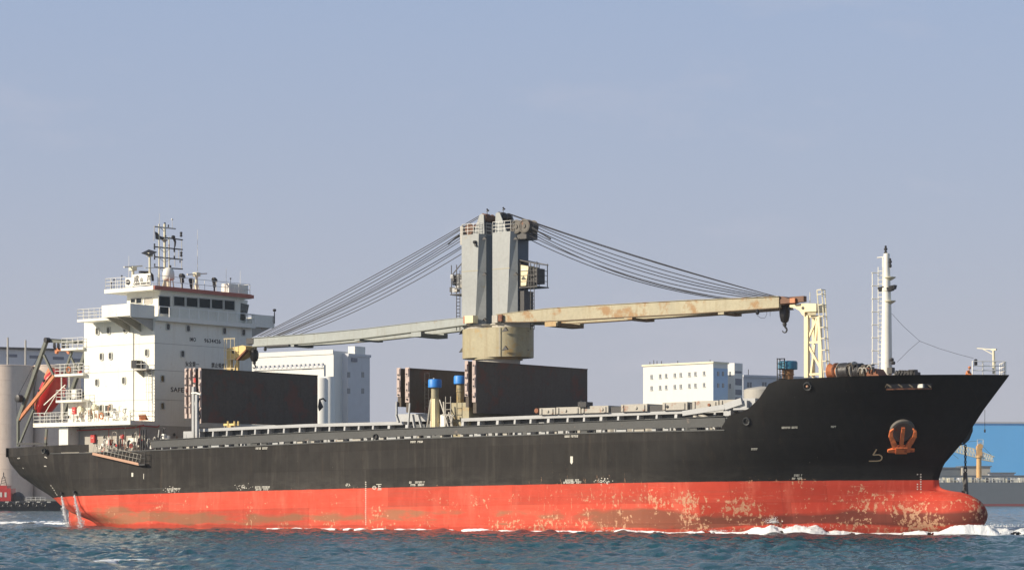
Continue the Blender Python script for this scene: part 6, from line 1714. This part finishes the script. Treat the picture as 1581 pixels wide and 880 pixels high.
# foam
m, n, l, b = new_mat('foam'); nt = m.node_tree
P_ = n.new('ShaderNodeNewGeometry').outputs['Position']
c = mixc(nt, rangen(nt, noisen(nt, P_, 3.0, 5, .7), .35, .6), (.70, .75, .77), (.92, .93, .93))
l.new(c, b.inputs['Base Color']); b.inputs['Roughness'].default_value = .85
bp = n.new('ShaderNodeBump'); bp.inputs['Strength'].default_value = 1.0; bp.inputs['Distance'].default_value = .12
l.new(noisen(nt, P_, 4.5, 6, .75), bp.inputs['Height']); l.new(bp.outputs[0], b.inputs['Normal'])
M['foam'] = m
from mathutils import noise as mnoise
def foam_ridge(name, pts, label, seed=0, du=.10, world_=False, cols=9, skip=.12):
    """pts: (u, v, width, height): a low, ragged ridge of broken water along the path; torn where the noise dips"""
    pts = [np.array(p, float) for p in pts]; rows = []
    seg = [0]
    for a, b_ in zip(pts[:-1], pts[1:]): seg.append(seg[-1] + np.hypot(*(b_[:2] - a[:2])))
    N = max(2, int(seg[-1] / du)); g = MB()
    arr = np.array(pts); prev = None
    ok = []
    for i in range(N + 1):
        s_ = seg[-1] * i / N; p = [np.interp(s_, seg, arr[:, k]) for k in range(4)]; q = [np.interp(min(s_ + .1, seg[-1]), seg, arr[:, k]) for k in range(4)]; q0 = [np.interp(max(s_ - .1, 0), seg, arr[:, k]) for k in range(4)]
        d = np.array([q[0] - q0[0], q[1] - q0[1]]); d /= (np.linalg.norm(d) + 1e-9); nx, ny = -d[1], d[0]
        wdt = p[2] * (1 + .35 * mnoise.noise((s_ * .6, seed, 0))); hgt = p[3]
        row = []
        for j in range(cols):
            t = j / (cols - 1) * 2 - 1
            x, y = p[0] + nx * wdt * t / 2, p[1] + ny * wdt * t / 2
            f1 = mnoise.fractal((x * .75, y * 1.1, seed), 1.0, 2.0, 5); f2 = mnoise.noise((s_ * .35, seed + 5, 0))
            h_ = hgt * max(0, (1 - t * t)) * (.85 + .42 * f1 + .35 * f2) + .07 + .05 * f1 - .3 * t ** 4
            row.append((x + .08 * f1, y + .08 * f2, max(h_, -.1)))
            ok.append(f1 + .25 * (1 - abs(t)) + .45 * min(1, hgt) > -skip - .0 + (.25 if abs(t) > .8 else 0))
        g.v += row
    for i in range(N):
        for j in range(cols - 1):
            a = i * cols + j
            if ok[a] or ok[a + cols + 1]:
                g.f.append((a, a + 1, a + cols + 1, a + cols)); g.m.append(0)
    return g
def spray(g, c, nn, sx, sy, sz, r0, seed):
    rd_ = random.Random(seed); t = (1 + 5 ** .5) / 2
    for _ in range(nn):
        h_ = abs(rd_.gauss(0, 1)); p = Vector((c[0] + rd_.gauss(0, sx), c[1] + rd_.gauss(0, sy), c[2] + h_ * sz)); r_ = r0 * rd_.uniform(.4, 1.3) / (1 + h_)
        g.add([p + Vector(d) * r_ * rd_.uniform(.6, 1.4) for d in ((1, 0, 0), (0, 1, 0), (-1, 0, 0), (0, -1, 0), (0, 0, 1), (0, 0, -1))], [(0, 1, 4), (1, 2, 4), (2, 3, 4), (3, 0, 4), (1, 0, 5), (2, 1, 5), (3, 2, 5), (0, 3, 5)])
def wlv(u, off=.15): return VC - half(u, .15) - off
# bow wave wrapped round the bulb and down the side
B0 = BNOSE
def line(us, wf, hf, off=.15): return [(u, wlv(u, off), wf(u), hf(u)) for u in us]
g = foam_ridge('bow_wave', [(B0 + 8.5, 17.0, .5, .02), (B0 + 6.5, 14.6, 1.2, .10), (B0 + 4.5, 12.4, 2.0, .20), (B0 + 2.4, 10.8, 2.6, .48), (B0 + .9, 9.7, 2.6, .85), (B0 - .8, 8.3, 2.1, .72), (B0 - 2.6, 7.4, 1.6, .40), (B0 - 5, 6.4, 1.2, .18), (34.5, wlv(34.5), .8, .07), (31.5, wlv(31.5), .8, .06), (29.4, wlv(29.4, .2), 1.1, .22), (28.2, wlv(28.2, .3), 1.8, .66), (27.2, wlv(27.2, .3), 2.0, .66), (26.0, wlv(26.0, .35), 2.0, .78), (25.1, wlv(25.1, .35), 1.9, 1.05), (24.4, wlv(24.4, .3), 1.6, .72), (22.8, wlv(22.8, .3), 1.0, .22), (21, wlv(21), .8, .10), (19.4, wlv(19.4), .9, .30), (18, wlv(18), .6, .09), (15.5, wlv(15.5), .5, .07)], '', 3, du=.07, cols=15)
spray(g, (25.0, wlv(25.0, .25), .95), 300, .28, .22, .30, .06, 1)
spray(g, (27, wlv(27, .3), .5), 260, 1.5, .3, .16, .05, 2)
spray(g, (B0 + 1.2, 9.9, .7), 300, 1.3, .4, .16, .055, 5)
spray(g, (20, wlv(20), .25), 120, 1.2, .2, .10, .045, 7)
bwf = g.solo('bow_wave', M['foam'], 'white broken bow wave curling round the red bulb', 'bow wave', (B0, 9, 0), smooth=60, kind='stuff')
g = foam_ridge('hull_foam', [(16, wlv(16), .6, .14), (13, wlv(13), .6, .16), (12, wlv(12), .9, .36), (10.8, wlv(10), .6, .14), (7, wlv(7), .5, .12), (4, wlv(4), .45, .10), (-2, wlv(-2), .35, .09), (-4, wlv(-4), .5, .2), (-8, wlv(-8), .35, .07), (-14, wlv(-14), .5, .16), (-20, wlv(-20), .4, .10), (-26, wlv(-26), .5, .10), (-30, wlv(-30), .2, .03)], '', 8, skip=.02)
spray(g, (12, wlv(12), .2), 120, .8, .15, .1, .05, 11)
g.solo('hull_foam', M['foam'], 'thin broken line of foam along the red hull amidships', 'foam', (0, 0, 0), smooth=60, kind='stuff')
# wake and discharge at the stern
def gp(px, py):
    Y = FPX * CAM_H / (py - HOR); q = w2s(Vector(((px - PXC) * Y / FPX, Y, 0))); return q.x, q.y
g = foam_ridge('wake', [(*gp(-60, 807.5), 1.6, .12), (*gp(0, 808), 2.2, .16), (*gp(50, 808.2), 2.2, .2), (*gp(95, 806.5), 1.6, .12)], '', 15, skip=-.06, du=.25)
g2 = foam_ridge('wake', [(*gp(70, 809), .8, .1), (*gp(98, 810), 1.6, .25), (*gp(121, 810.5), 1.8, .3), (*gp(140, 810), .8, .06)], '', 16)
k = len(g.v); g.v += g2.v; g.f += [tuple(i + k for i in f) for f in g2.f]; g.m += g2.m
g.solo('wake', M['foam'], 'white wake streaming left from under the stern', 'wake', (-70, 5, 0), smooth=60, kind='stuff')
g = foam_ridge('foam_streak', [(*gp(120, 872), 1.4, .05), (*gp(165, 869), 1.8, .09), (*gp(225, 866), 1.2, .05)], '', 19, skip=-.10, du=.12)
g.solo('foam_streak', M['foam'], 'pale streak of foam on the water in the lower left foreground', 'foam', (gp(160, 868)[0], gp(160, 868)[1], 0), smooth=60, kind='stuff')
# water running out of two outlets near the stern
for x0, y0, x1, y1, lab in ((97.5, 763, 101.5, 808, 'left of the two streams of water pouring from the stern'), (117, 762, 123.5, 808, 'right of the two streams of water pouring from the stern')):
    a, _n = on_hull(x0 + 1, y0 + 1, .25); vv = a.y; b_ = Sp(x1, y1, vv - .2); b_.z = 0
    g = MB(); pts_ = []; rr = []
    for i in range(9):
        t = i / 8; pts_.append(Vector((a.x + (b_.x - a.x) * (t * .75), vv - .05 * t, a.z + (b_.z - a.z) * t * t))); rr.append(.13 + .10 * t)
    pts_ = [Vector((a.x + (b_.x - a.x) * t, vv, a.z * (1 - t))) for t in np.linspace(0, 1, 12)]
    rd_ = random.Random(int(x0))
    for strand in range(7):
        ox, oy = rd_.gauss(0, .12), rd_.gauss(0, .12); stop = rd_.uniform(.35, .85)
        sel = [p + Vector((ox * (i / 11) * 1.6, oy * (i / 11), 0)) + Vector((rd_.gauss(0, .02), 0, 0)) for i, p in enumerate(pts_) if i / 11 <= stop]
        if len(sel) > 2: g.path(sel, [.045 + .02 * math.sin(i * 1.7 + strand) for i in range(len(sel))], 5)
    for t in np.linspace(.05, 1, 60): 
        spray(g, (a.x + (b_.x - a.x) * t, vv, a.z * (1 - t)), 8 + int(14 * t), .05 + .16 * t, .05 + .15 * t, .06, .055, int(t * 999) + int(x0))
    g.solo('water_stream', M['foam'], lab, 'water stream', a, smooth=70, kind='stuff')
    sc = MB(); sc.lathe((a.x, vv, a.z + .15), [(.16, 0), (.16, .25)], 10, (0, 0, 1)); sc.build('scupper', M['black'], SHIP)

# ================================================================== THE SHORE BEHIND
M['ground'] = painted('quay_concrete', (.22, .21, .19), .85, dirt=.5, scale=.1)
M['grain'] = painted('concrete_silo', (.62, .52, .44), .85, dirt=.22, scale=.25, streak=.3)
M['bwhite'] = painted('building_white', (.70, .70, .66), .8, dirt=.08, scale=.1, streak=.10)
M['bgrey'] = painted('building_pale_grey', (.52, .54, .58), .8, dirt=.2, scale=.1, streak=.12)
M['bblue'] = painted('building_pale_blue', (.30, .47, .68), .8, dirt=.1, scale=.1)
M['bwin'] = plain('far_window', (.10, .12, .15), .3)
M['louv'] = plain('far_louvre', (.10, .12, .17), .6)
M['shed'] = painted('shed_blue', (.12, .52, .98), .6, dirt=.06, scale=.03)
M['tan'] = painted('crane_yellow_far', (.62, .36, .12), .6, rust=.1, dirt=.3)
M['navy'] = painted('tug_hull', (.012, .016, .024), .6, dirt=.3, scale=.3)
M['shipgrey'] = painted('far_ship_grey', (.10, .125, .15), .6, dirt=.2, scale=.1)
M['shipred'] = painted('far_ship_red', (.20, .03, .035), .7, dirt=.3, scale=.1)
qy = bpy.data.meshes.new('quay')
# shore: quay edge close on the left, farther away on the right
edge = [(-600, 655), (-70, 655), (-60, 720), (60, 760), (120, 1085), (900, 1085), (2500, 1500)]
g = MB(); far_ = [(x * 6, 30000) for x, y in edge]
nE = len(edge)
g.add([(x, y, 3.0) for x, y in edge] + [(x * 8, 26000, 3.0) for x, y in edge] + [(x, y, -2.0) for x, y in edge], [(i, i + 1, nE + i + 1, nE + i) for i in range(nE - 1)] + [(i + 1, i, 2 * nE + i, 2 * nE + i + 1) for i in range(nE - 1)])
o = bpy.data.objects.new('quay', g.mesh('quay', M['ground'])); COL.objects.link(o); o['kind'] = 'structure'

def corner_building(name, label, pxc, Y, pxl, pxr, ytop, psi=38.33, wall='bwhite', base=3.0, cat='building', parapet=None):
    """box whose nearest corner is seen at pxc; left face runs away to pxl, right face to pxr. Returns frame helpers"""
    c_, s_ = math.cos(R(psi)), math.sin(R(psi))
    C0 = Vector(((pxc - PXC) * Y / FPX, Y))
    dl = Vector((-c_, s_)); dr = Vector((s_, c_))
    def hit(px, d):
        t = (px - PXC) / FPX; return (t * C0.y - C0.x) / (d.x - t * d.y)
    Ll, Lr = hit(pxl, dl), hit(pxr, dr); H_ = CAM_H + (HOR - ytop) * Y / FPX
    t_ = thing(name, label, cat, (C0.x, C0.y, base), ship=False)
    t_.rotation_euler = (0, 0, -R(psi))
    FRAMES[t_.name] = Vector((0, 0, 0))
    # local frame: x forward (+) , y inland; left face is y=0 plane running to -x, right face is x=0 running +y
    g = MB(); g.box(-Ll, 0, 0, Lr, 0, H_ - base); w_ = g.build('wall', M[wall], t_)
    def L(px, py):                      # on the left face
        a = hit(px, dl); Yp = C0.y + dl.y * a; return -a, CAM_H + (HOR - py) * Yp / FPX - base
    def Rr(px, py):
        a = hit(px, dr); Yp = C0.y + dr.y * a; return a, CAM_H + (HOR - py) * Yp / FPX - base
    return t_, Ll, Lr, H_ - base, L, Rr
def fwin(t_, face, px, py, wpx_, hpx_, L, Rr, mat='bwin', name='window', out=.05, split=True):
    if face == 'L':
        a, z = L(px - wpx_ / 2, py + hpx_ / 2); b_, z2 = L(px + wpx_ / 2, py - hpx_ / 2); g = MB(); g.box(a, b_, -out, .1, z, z2, 0)
        if split: g.box((a + b_) / 2 - .06, (a + b_) / 2 + .06, -out - .06, -out - .001, z, z2, 1); g.box(a - .1, b_ + .1, -out - .25, -out + .0, z - .15, z - .01, 1)
    else:
        a, z = Rr(px - wpx_ / 2, py + hpx_ / 2); b_, z2 = Rr(px + wpx_ / 2, py - hpx_ / 2); g = MB(); g.box(-.1, out, a, b_, z, z2, 0)
        if split: g.box(out + .001, out + .06, (a + b_) / 2 - .06, (a + b_) / 2 + .06, z, z2, 1)
    return g.build(name, [M[mat], M['frame']], t_)
# big white silo house amidships
t_, Ll, Lr, H_, L, Rr = corner_building('grain_elevator', 'tall windowless white building with pale grey end behind the dark hatch cover', 515, 720, 372, 537, 541.5, 36)
g = MB(); g.box(-Ll, .0, -.3, -.001, H_ - 1.0, H_ + .4); g.build('parapet', M['bwhite'], t_)
a0 = L(515, 541)[0]
t2, Ll2, Lr2, H2, L2, R2 = corner_building('stair_block', 'lower pale grey end block with four small windows behind the after crane jib', 537.2, 722, 515.5, 571, 549.5, 36, wall='bgrey')
for px in (538.5, 560): 
    for py in (578.5, 603.5): fwin(t2, 'R', px, py, 4, 8, L2, R2)
g = MB(); g.box(-6, .3, 0, Lr2 + .3, H2 + .002, H2 + .8); g.build('roof_edge', M['bgrey'], t2)
a, z = R2(549, 549); g = MB(); g.box(-3, -.3, a, a + 5, H2 + .81, H2 + 3.2); g.build('roof_hut', M['bwhite'], t2)
MB().box(.02, .5, R2(542, 552)[0], R2(550, 552)[0], H2 - 1.6, H2 - .5).build('louvre', M['louv'], t2)
# lower gallery and silo tubes to its left
t3, Ll3, Lr3, H3, L3, R3 = corner_building('conveyor_house', 'low white gallery building with a toothed roof edge and dark louvres', 500, 690, 392, 503, 563, 36)
for px in (446, 474): fwin(t3, 'L', px, 569, 14, 3.5, L3, R3, 'louv', 'louvre', split=False)
for k in range(16):
    px = 395 + k * 6.8; a, z = L3(px, 560.5); g = MB(); g.box(a, a + .7, -.6, .2, H3 - .6, H3 + .45); g.build('roof_bracket', M['bgrey'], t3)
g = MB(); g.box(-Ll3, .4, -.5, -.001, H3 - .9, H3 - .2); g.build('roof_edge', M['bwhite'], t3)
for px, yt, r_, lab in ((497.5, 585, 2.2, 'narrow white silo tube just right of the big hatch cover'), (508, 583, 1.7, 'second white silo tube against the tall white building')):
    p = Wp(px, yt, 684); g = MB(); g.lathe((p.x, 684, 3), [(r_, 0), (r_, p.z - 3), (r_ * .9, p.z - 2.7)], 24); g.solo('silo', M['bwhite'], lab, 'silo', (p.x, 684, 3), ship=False, smooth=40)
for (x0, x1, y0) in ():
    a, b_ = Wp(x0, y0, 682), Wp(x1, y0 - 3, 682); g = MB(); g.beam(a, b_, 1.2, .8); g.solo('pipe_bridge', M['greywall'], 'short grey conveyor bridge over the two silo tubes', 'conveyor', a, ship=False)
# office block on the right of the crane
t4, Ll4, Lr4, H4, L4, R4 = corner_building('office_block', 'white office block with two rows of small windows and a pale blue end', 1101, 700, 993, 1123.5, 560.5, 42)
for py0, py1 in ((582, 576.5), (599.5, 594.5)):
    for px in (1006, 1019.2, 1028.4, 1041.8, 1051, 1064.3, 1073.6, 1087):
        fwin(t4, 'L', px, py0 + (py1 - py0) * (px - 1006) / 81 - .5, 3.4, 6, L4, R4)
g = MB(); g.box(-Ll4 - .3, .35, -.35, Lr4 + .2, H4 + .002, H4 + .5); g.build('parapet', M['cream'], t4)
g = MB(); g.box(.0, .06, .0, Lr4, 0, H4 - 1.4); g.build('end_wall', M['bblue'], t4)
for py in (577, 595):
    for px in (1108.5, 1116): fwin(t4, 'R', px, py, 3.2, 6.5, L4, R4, out=.10)
for px in (997, 1003, 1008, 1015, 1040, 1090):
    a, z = L4(px, 560); g = MB(); g.tube((a, 2, H4 + .5), (a, 2, H4 + .9 + random.random() * 1.2), .12, n=5); g.build('roof_aerial', M['dark'], t4)
t5, Ll5, Lr5, H5, L5, R5 = corner_building('stair_tower', 'white stair tower with open balconies at the right end of the office block', 1134, 712, 1123.6, 1146.5, 560.2, 42)
for py in (577, 596): fwin(t5, 'L', 1127, py, 3, 7, L5, R5)
for py, hh in ((574.5, 2.5), (589.5, 9.5), (605.5, 7.5), (615, 3)): fwin(t5, 'R', 1140, py, 9.5, hh, L5, R5, 'louv', 'balcony', split=False, out=.1)
t6, Ll6, Lr6, H6, L6, R6 = corner_building('office_wing', 'lower blue-grey wing behind the break of the forecastle', 1147.5, 740, 1146.6, 1260, 582.0, 60, wall='bgrey')
for px in (1157, 1180, 1200): fwin(t6, 'R', px, 594, 7, 8, L6, R6)
g = MB(); g.box(-1, .5, -.2, Lr6, H6 + .002, H6 + .7); g.build('roof_edge', M['bgrey'], t6)
p = Wp(1155.5, 583, 742); g = MB(); g.tube((p.x, 742, p.z), (p.x, 742, p.z + 2.6), .12, n=5); g.solo('roof_aerial', M['dark'], 'small aerial on the roof of the blue-grey wing', 'aerial', p, ship=False)
p = Wp(1176, 602, 700); g = MB(); g.lathe((p.x, 700, 3), [(5.3, 0), (5.3, p.z - 3), (4.6, p.z - 2.6), (.5, p.z - 1.9)], 30); g.solo('storage_tank', M['greywall'], 'cream round storage tank below the blue-grey wing', 'tank', (p.x, 700, 3), ship=False, smooth=40)
# left: silo group and store house
for px, r_, yt, lab, Yd in ((14.5, 36.5, 565, 'big concrete silo lit from the left behind the stern', 690), (88, 36.5, 565, 'second concrete silo hidden in part by the lifeboat frame', 694.5)):
    p = Wp(px, yt, Yd); rr = r_ * Yd / FPX; g = MB(); g.lathe((p.x, Yd, 3), [(rr, 0), (rr, p.z - 3.4), (rr * 1.01, p.z - 3.3), (rr * 1.01, p.z - 3), (rr * .95, p.z - 2.9)], 64); so = g.solo('silo', M['grain'], lab, 'silo', (p.x, Yd, 3), ship=False, smooth=30, group='concrete silos behind the stern')
    for k in range(1, 9):
        z_ = 3 + (p.z - 3) * k / 9; gg = MB(); ringp = [(p.x + rr * 1.002 * math.cos(q), Yd + rr * 1.002 * math.sin(q), z_) for q in np.linspace(math.pi, 2 * math.pi, 30)]
        gg.path(ringp, .05, 4); oo = gg.mesh('pour_joint', M['grain'], (p.x, Yd, 3)); o2 = bpy.data.objects.new('pour_joint', oo); COL.objects.link(o2); o2.parent = so
t7, Ll7, Lr7, H7, L7, R7 = corner_building('store_house', 'long pale grey silo top house with dark louvre bands on the far left', -150, 735, -260, 135, 534.5, 62, wall='bgrey')
for px, py in ((18, 549), (54, 551), (-20, 548), (90, 553), (122, 556)): fwin(t7, 'R', px, py, 17, 4, L7, R7, 'louv', 'louvre', split=False, out=.1)
g = MB(); g.box(-1, .9, -.5, Lr7, H7 + .002, H7 + .7); g.build('roof_edge', M['dark'], t7)
for px, y0, y1 in ((12, 542, 521), (39.5, 543, 525)):
    p = Wp(px, y0, 735); q_ = Wp(px, y1, 735); g = MB(); g.tube((p.x, 735, p.z - 6), (p.x, 735, q_.z), .35, .3, 6); g.solo('roof_mast', M['greywall'], ('left' if px < 20 else 'right') + ' thin grey mast on the roof of the long store house', 'mast', (p.x, 735, p.z - 6), ship=False)
# tug and barge at the left
def px_(px, Y): return (px - PXC) * Y / FPX
TY = 596.0
tg = thing('tugboat', 'dark tug with a bright red deckhouse and lattice mast behind the stern', 'tugboat', (px_(0, TY), TY, 0), ship=False)
g = MB(); x0, x1 = px_(-75, TY), px_(97, TY)
pl_ = lambda z, k, sh: [(x0 - sh, TY - 4 * k, z), (x1 - 4, TY - 4.4 * k, z), (x1 + sh, TY, z), (x1 - 4, TY + 4.4 * k, z), (x0 - sh, TY + 4 * k, z)]
g.loft([pl_(-.6, .8, -1), pl_(1.4, 1, .0), pl_(2.4, 1.02, .6)]); g.build('hull', M['navy'], tg)
g = MB(); 
for k in range(9): q = px_(-50 + k * 16, TY); g.box(q, q + .9, TY - 4.55, TY - 4.45, 2.05, 2.3)
g.build('fender_strip', M['mark'], tg, kind='stuff')
for k in range(10):
    q = px_(-44 + k * 13, TY); gg = MB(); gg.path([(q + .55 * math.cos(a), TY - 4.75, 1.5 + .55 * math.sin(a)) for a in np.linspace(0, 2 * math.pi, 11)], .2, 6, caps=False); gg.build('tyre_fender', M['black'], tg, smooth=60)
g = MB(); a, b_ = px_(-30, TY), px_(20.5, TY); g.box(a, b_, TY - 3, TY + 3, 2.3, 5.6); g.box(a, px_(14, TY), TY - 2.6, TY + 2.6, 5.6, 6.3)
dh = g.build('deckhouse', M['red'], tg)
for px in (4, 11): q = px_(px, TY); MB().box(q, q + .5, TY - 3.05, TY - 3.0, 3.4, 4.6).build('window', M['mark'], dh)
g = MB(); q = px_(5.5, TY)
for dx in (-.8, .8): g.tube((q + dx, TY, 6.3), (q + dx * .25, TY, 8.6), .08, n=5)
g.tube((q, TY, 8.4), (q, TY, 9.6), .12, n=5)
for z in (6.8, 7.4, 8.0): g.tube((q - .6, TY, z), (q + .5, TY, z + .3), .06, n=4)
g.build('lattice_mast', M['dark'], tg)
g = MB(); q = px_(28, TY); g.lathe((q, TY, 2.3), [(1.6, 0), (1.7, 1.2), (1.1, 2.0), (.3, 2.4)], 12); g.build('covered_winch', M['dark'], tg)
g = MB(); g.rail([(px_(45, TY), TY - 3.6, 2.4), (px_(74, TY), TY - 3.6, 2.4)], 1.0, 2, 1.2, .05); g.build('railing', M['rail'], tg)
for px, w_ in ((36, 2.4), (52, 2.0), (62, 1.6)):
    q = px_(px, TY + 10); bt = thing('bush', 'scrubby %s bush on the quay edge between tug and stern' % {36: 'wide dark', 52: 'middling', 62: 'small'}[px], 'bush', (q, 665, 3), ship=False)
    rd_ = random.Random(px); gg = MB()
    for k in range(420):
        d = Vector((rd_.gauss(0, 1), rd_.gauss(0, 1), abs(rd_.gauss(0, .9)))); d = d.normalized() * rd_.random() ** .4; c_ = Vector((q, 665, 3.3)) + Vector((d.x * w_ * 1.4, d.y * w_, d.z * w_ * 1.3)); s_ = rd_.uniform(.12, .3)
        gg.add([c_ + Vector((rd_.uniform(-s_, s_), rd_.uniform(-s_, s_), rd_.uniform(-s_, s_))) for _ in range(3)], [(0, 1, 2)])
    M.setdefault('leaf', plain('leaf', (.045, .06, .035), .7)); gg.build('crown', M['leaf'], bt, fix=False)
    gg = MB(); gg.tube((q, 665, 3), (q + .2, 665, 3 + w_), .15, .05, 6); gg.build('trunk', M['deck'], bt)
# right: the bright blue shed, a laid-up grey ship, the yellow ship's crane
t8, Ll8, Lr8, H8, L8, R8 = corner_building('warehouse', 'huge bright blue warehouse behind the bow', 1380, 1150, 1379, 1760, 653, 84, wall='shed')
g = MB(); g.box(-.5, .5, -.5, Lr8, H8 + .002, H8 + .8); g.build('roof_edge', M['bgrey'], t8)
sy = 985.0
fs = thing('grey_ship', 'low grey laid-up ship with a dull red boot top beyond the bow', 'ship', (px_(1520, sy), sy, 0), ship=False)
xa, xb = px_(1400, sy), px_(1760, sy)
z1 = CAM_H + (HOR - 744.5) * sy / FPX
g = MB(); g.box(xa, xb, sy, sy + 22, .9, z1); g.build('hull', M['shipgrey'], fs)
g = MB(); g.box(xa, xb, sy - .05, sy + 22, -1, .899 + 0.0); g.build('boot_top', M['shipred'], fs)
g = MB(); g.rail([(xa, sy + .3, z1), (xb, sy + .3, z1)], 2.0, 2, 1.5, .09, rp=.12); g.build('railing', M['frame'], fs)
rd_ = random.Random(77)
for k in range(46):
    x = rd_.uniform(px_(1445, sy), px_(1600, sy)); w_ = rd_.uniform(.5, 3.2); h_ = rd_.uniform(.6, 2.2)
    g = MB(); g.box(x, x + w_, sy + 1 + rd_.random() * 3, sy + 5.5, z1 - .05, z1 + h_); g.build('deck_gear', M[rd_.choice(['frame', 'bgrey', 'dark', 'coaming', 'cream', 'dark', 'greywall'])], fs)
def fbox(nm, lab, cat, x0, x1, y0, y1, Y, mat, dep=14):
    a, b_ = px_(x0, Y), px_(x1, Y); za, zb = CAM_H + (HOR - y1) * Y / FPX, CAM_H + (HOR - y0) * Y / FPX
    g = MB(); g.box(a, b_, Y, Y + dep, za, zb); g.box(a - .6, b_ + .6, Y - .6, Y + dep, zb - .5, zb + .02, 1)
    return g.solo(nm, [M[mat], M['shipgrey']], lab, cat, (a, Y, za), ship=False)
M['steelblue'] = painted('steel_blue_roof', (.06, .15, .28), .6, dirt=.3, scale=.1)
fbox('shed', 'grey shed with a flat projecting roof left of the yellow crane post', 'shed', 1486, 1529, 719, 742, 1100, 'greywall')
fbox('shed', 'long low grey shed right of the yellow crane post', 'shed', 1527, 1566, 729, 744, 1098, 'bgrey')
fbox('shed', 'low dark shed close beside the stem of the cargo ship', 'shed', 1440, 1482, 721, 744, 1104, 'shipgrey')
fbox('steel_stack', 'long stack of blue steel plates behind the grey ship', 'steel stack', 1430, 1700, 733.5, 744, 1094, 'steelblue', 3)
# windows / openings on those sheds
cr = thing('pedestal_crane', 'tan pedestal crane with a lattice jib stowed over the grey ship', 'crane', (px_(1511, 990), 990, z1), ship=False)
Yc = 990
g = MB(); g.lathe((px_(1511.5, Yc), Yc, z1), [(1.15, 0), (1.05, Wp(0, 708, Yc).z - z1), (1.5, Wp(0, 706, Yc).z - z1), (1.5, Wp(0, 703, Yc).z - z1)], 16); g.build('column', M['tan'], cr, smooth=35)
g = MB(); a, b_ = Wp(1508, 706, Yc), Wp(1518, 688, Yc); g.box(a.x, b_.x - .6, Yc - 1, Yc + 1.5, a.z, b_.z); g.lathe(Wp(1513.5, 689, Yc - 1.2), [(1.2, 0), (1.2, 1.5)], 14, (0, 1, 0)); g.build('machinery_house', M['tan'], cr)
g = MB(); a, b_ = Wp(1509, 688, Yc), Wp(1518, 678.5, Yc)
for x in (a.x, b_.x): g.tube((x, Yc, a.z), (x, Yc, b_.z), .12, n=4)
for z in (b_.z, (a.z + b_.z) / 2): g.tube((a.x, Yc, z), (b_.x, Yc, z), .1, n=4)
g.build('mast_head', M['frame'], cr)
def truss(pts_top, pts_bot, Y, par, mat, nseg=14, dy=1.6):
    g = MB()
    for yy in (Y - dy / 2, Y + dy / 2):
        A = [Wp(*p, Y) for p in pts_top]; Bm = [Wp(*p, Y) for p in pts_bot]
        for q in (A, Bm):
            for p in q: p.y = yy
        At = [A[0].lerp(A[1], i / nseg) for i in range(nseg + 1)]; Bt = [Bm[0].lerp(Bm[1], i / nseg) for i in range(nseg + 1)]
        g.tube(A[0], A[1], .17, n=5); g.tube(Bm[0], Bm[1], .17, n=5)
        for i in range(nseg): g.tube(At[i], Bt[i + 1], .10, n=4); g.tube(Bt[i], At[i], .09, n=4)
    return g.build('lattice_jib', M[mat], par)
truss([(1440, 677), (1507, 693.5)], [(1440, 688), (1507, 706)], Yc, cr, 'cream')
truss([(1517, 698), (1535, 705)], [(1515, 709), (1533, 712.5)], Yc, cr, 'cream', 5)
for x0, y0, x1, y1 in ((1513, 680, 1470, 684), (1513, 684, 1534, 706), (1460, 692, 1480, 708)):
    MB().tube(Wp(x0, y0, Yc), Wp(x1, y1, Yc), .06, n=4).build('jib_wire', M['cable'], cr)

# ================================================================== THE AIR
hz = MB(); hz.box(-9000, 9000, -400, 27500, -3.0, 75.0)
hm = bpy.data.materials.new('haze'); hm.use_nodes = True
hn = hm.node_tree.nodes; hl = hm.node_tree.links
hn.remove(hn['Principled BSDF'])
pv_ = hn.new('ShaderNodeVolumePrincipled'); pv_.inputs['Density'].default_value = 0.00012; pv_.inputs['Color'].default_value = (.86, .90, .98, 1)
hl.new(pv_.outputs[0], hn['Material Output'].inputs['Volume'])
ho_ = bpy.data.objects.new('haze', hz.mesh('haze', hm)); COL.objects.link(ho_); ho_['kind'] = 'stuff'
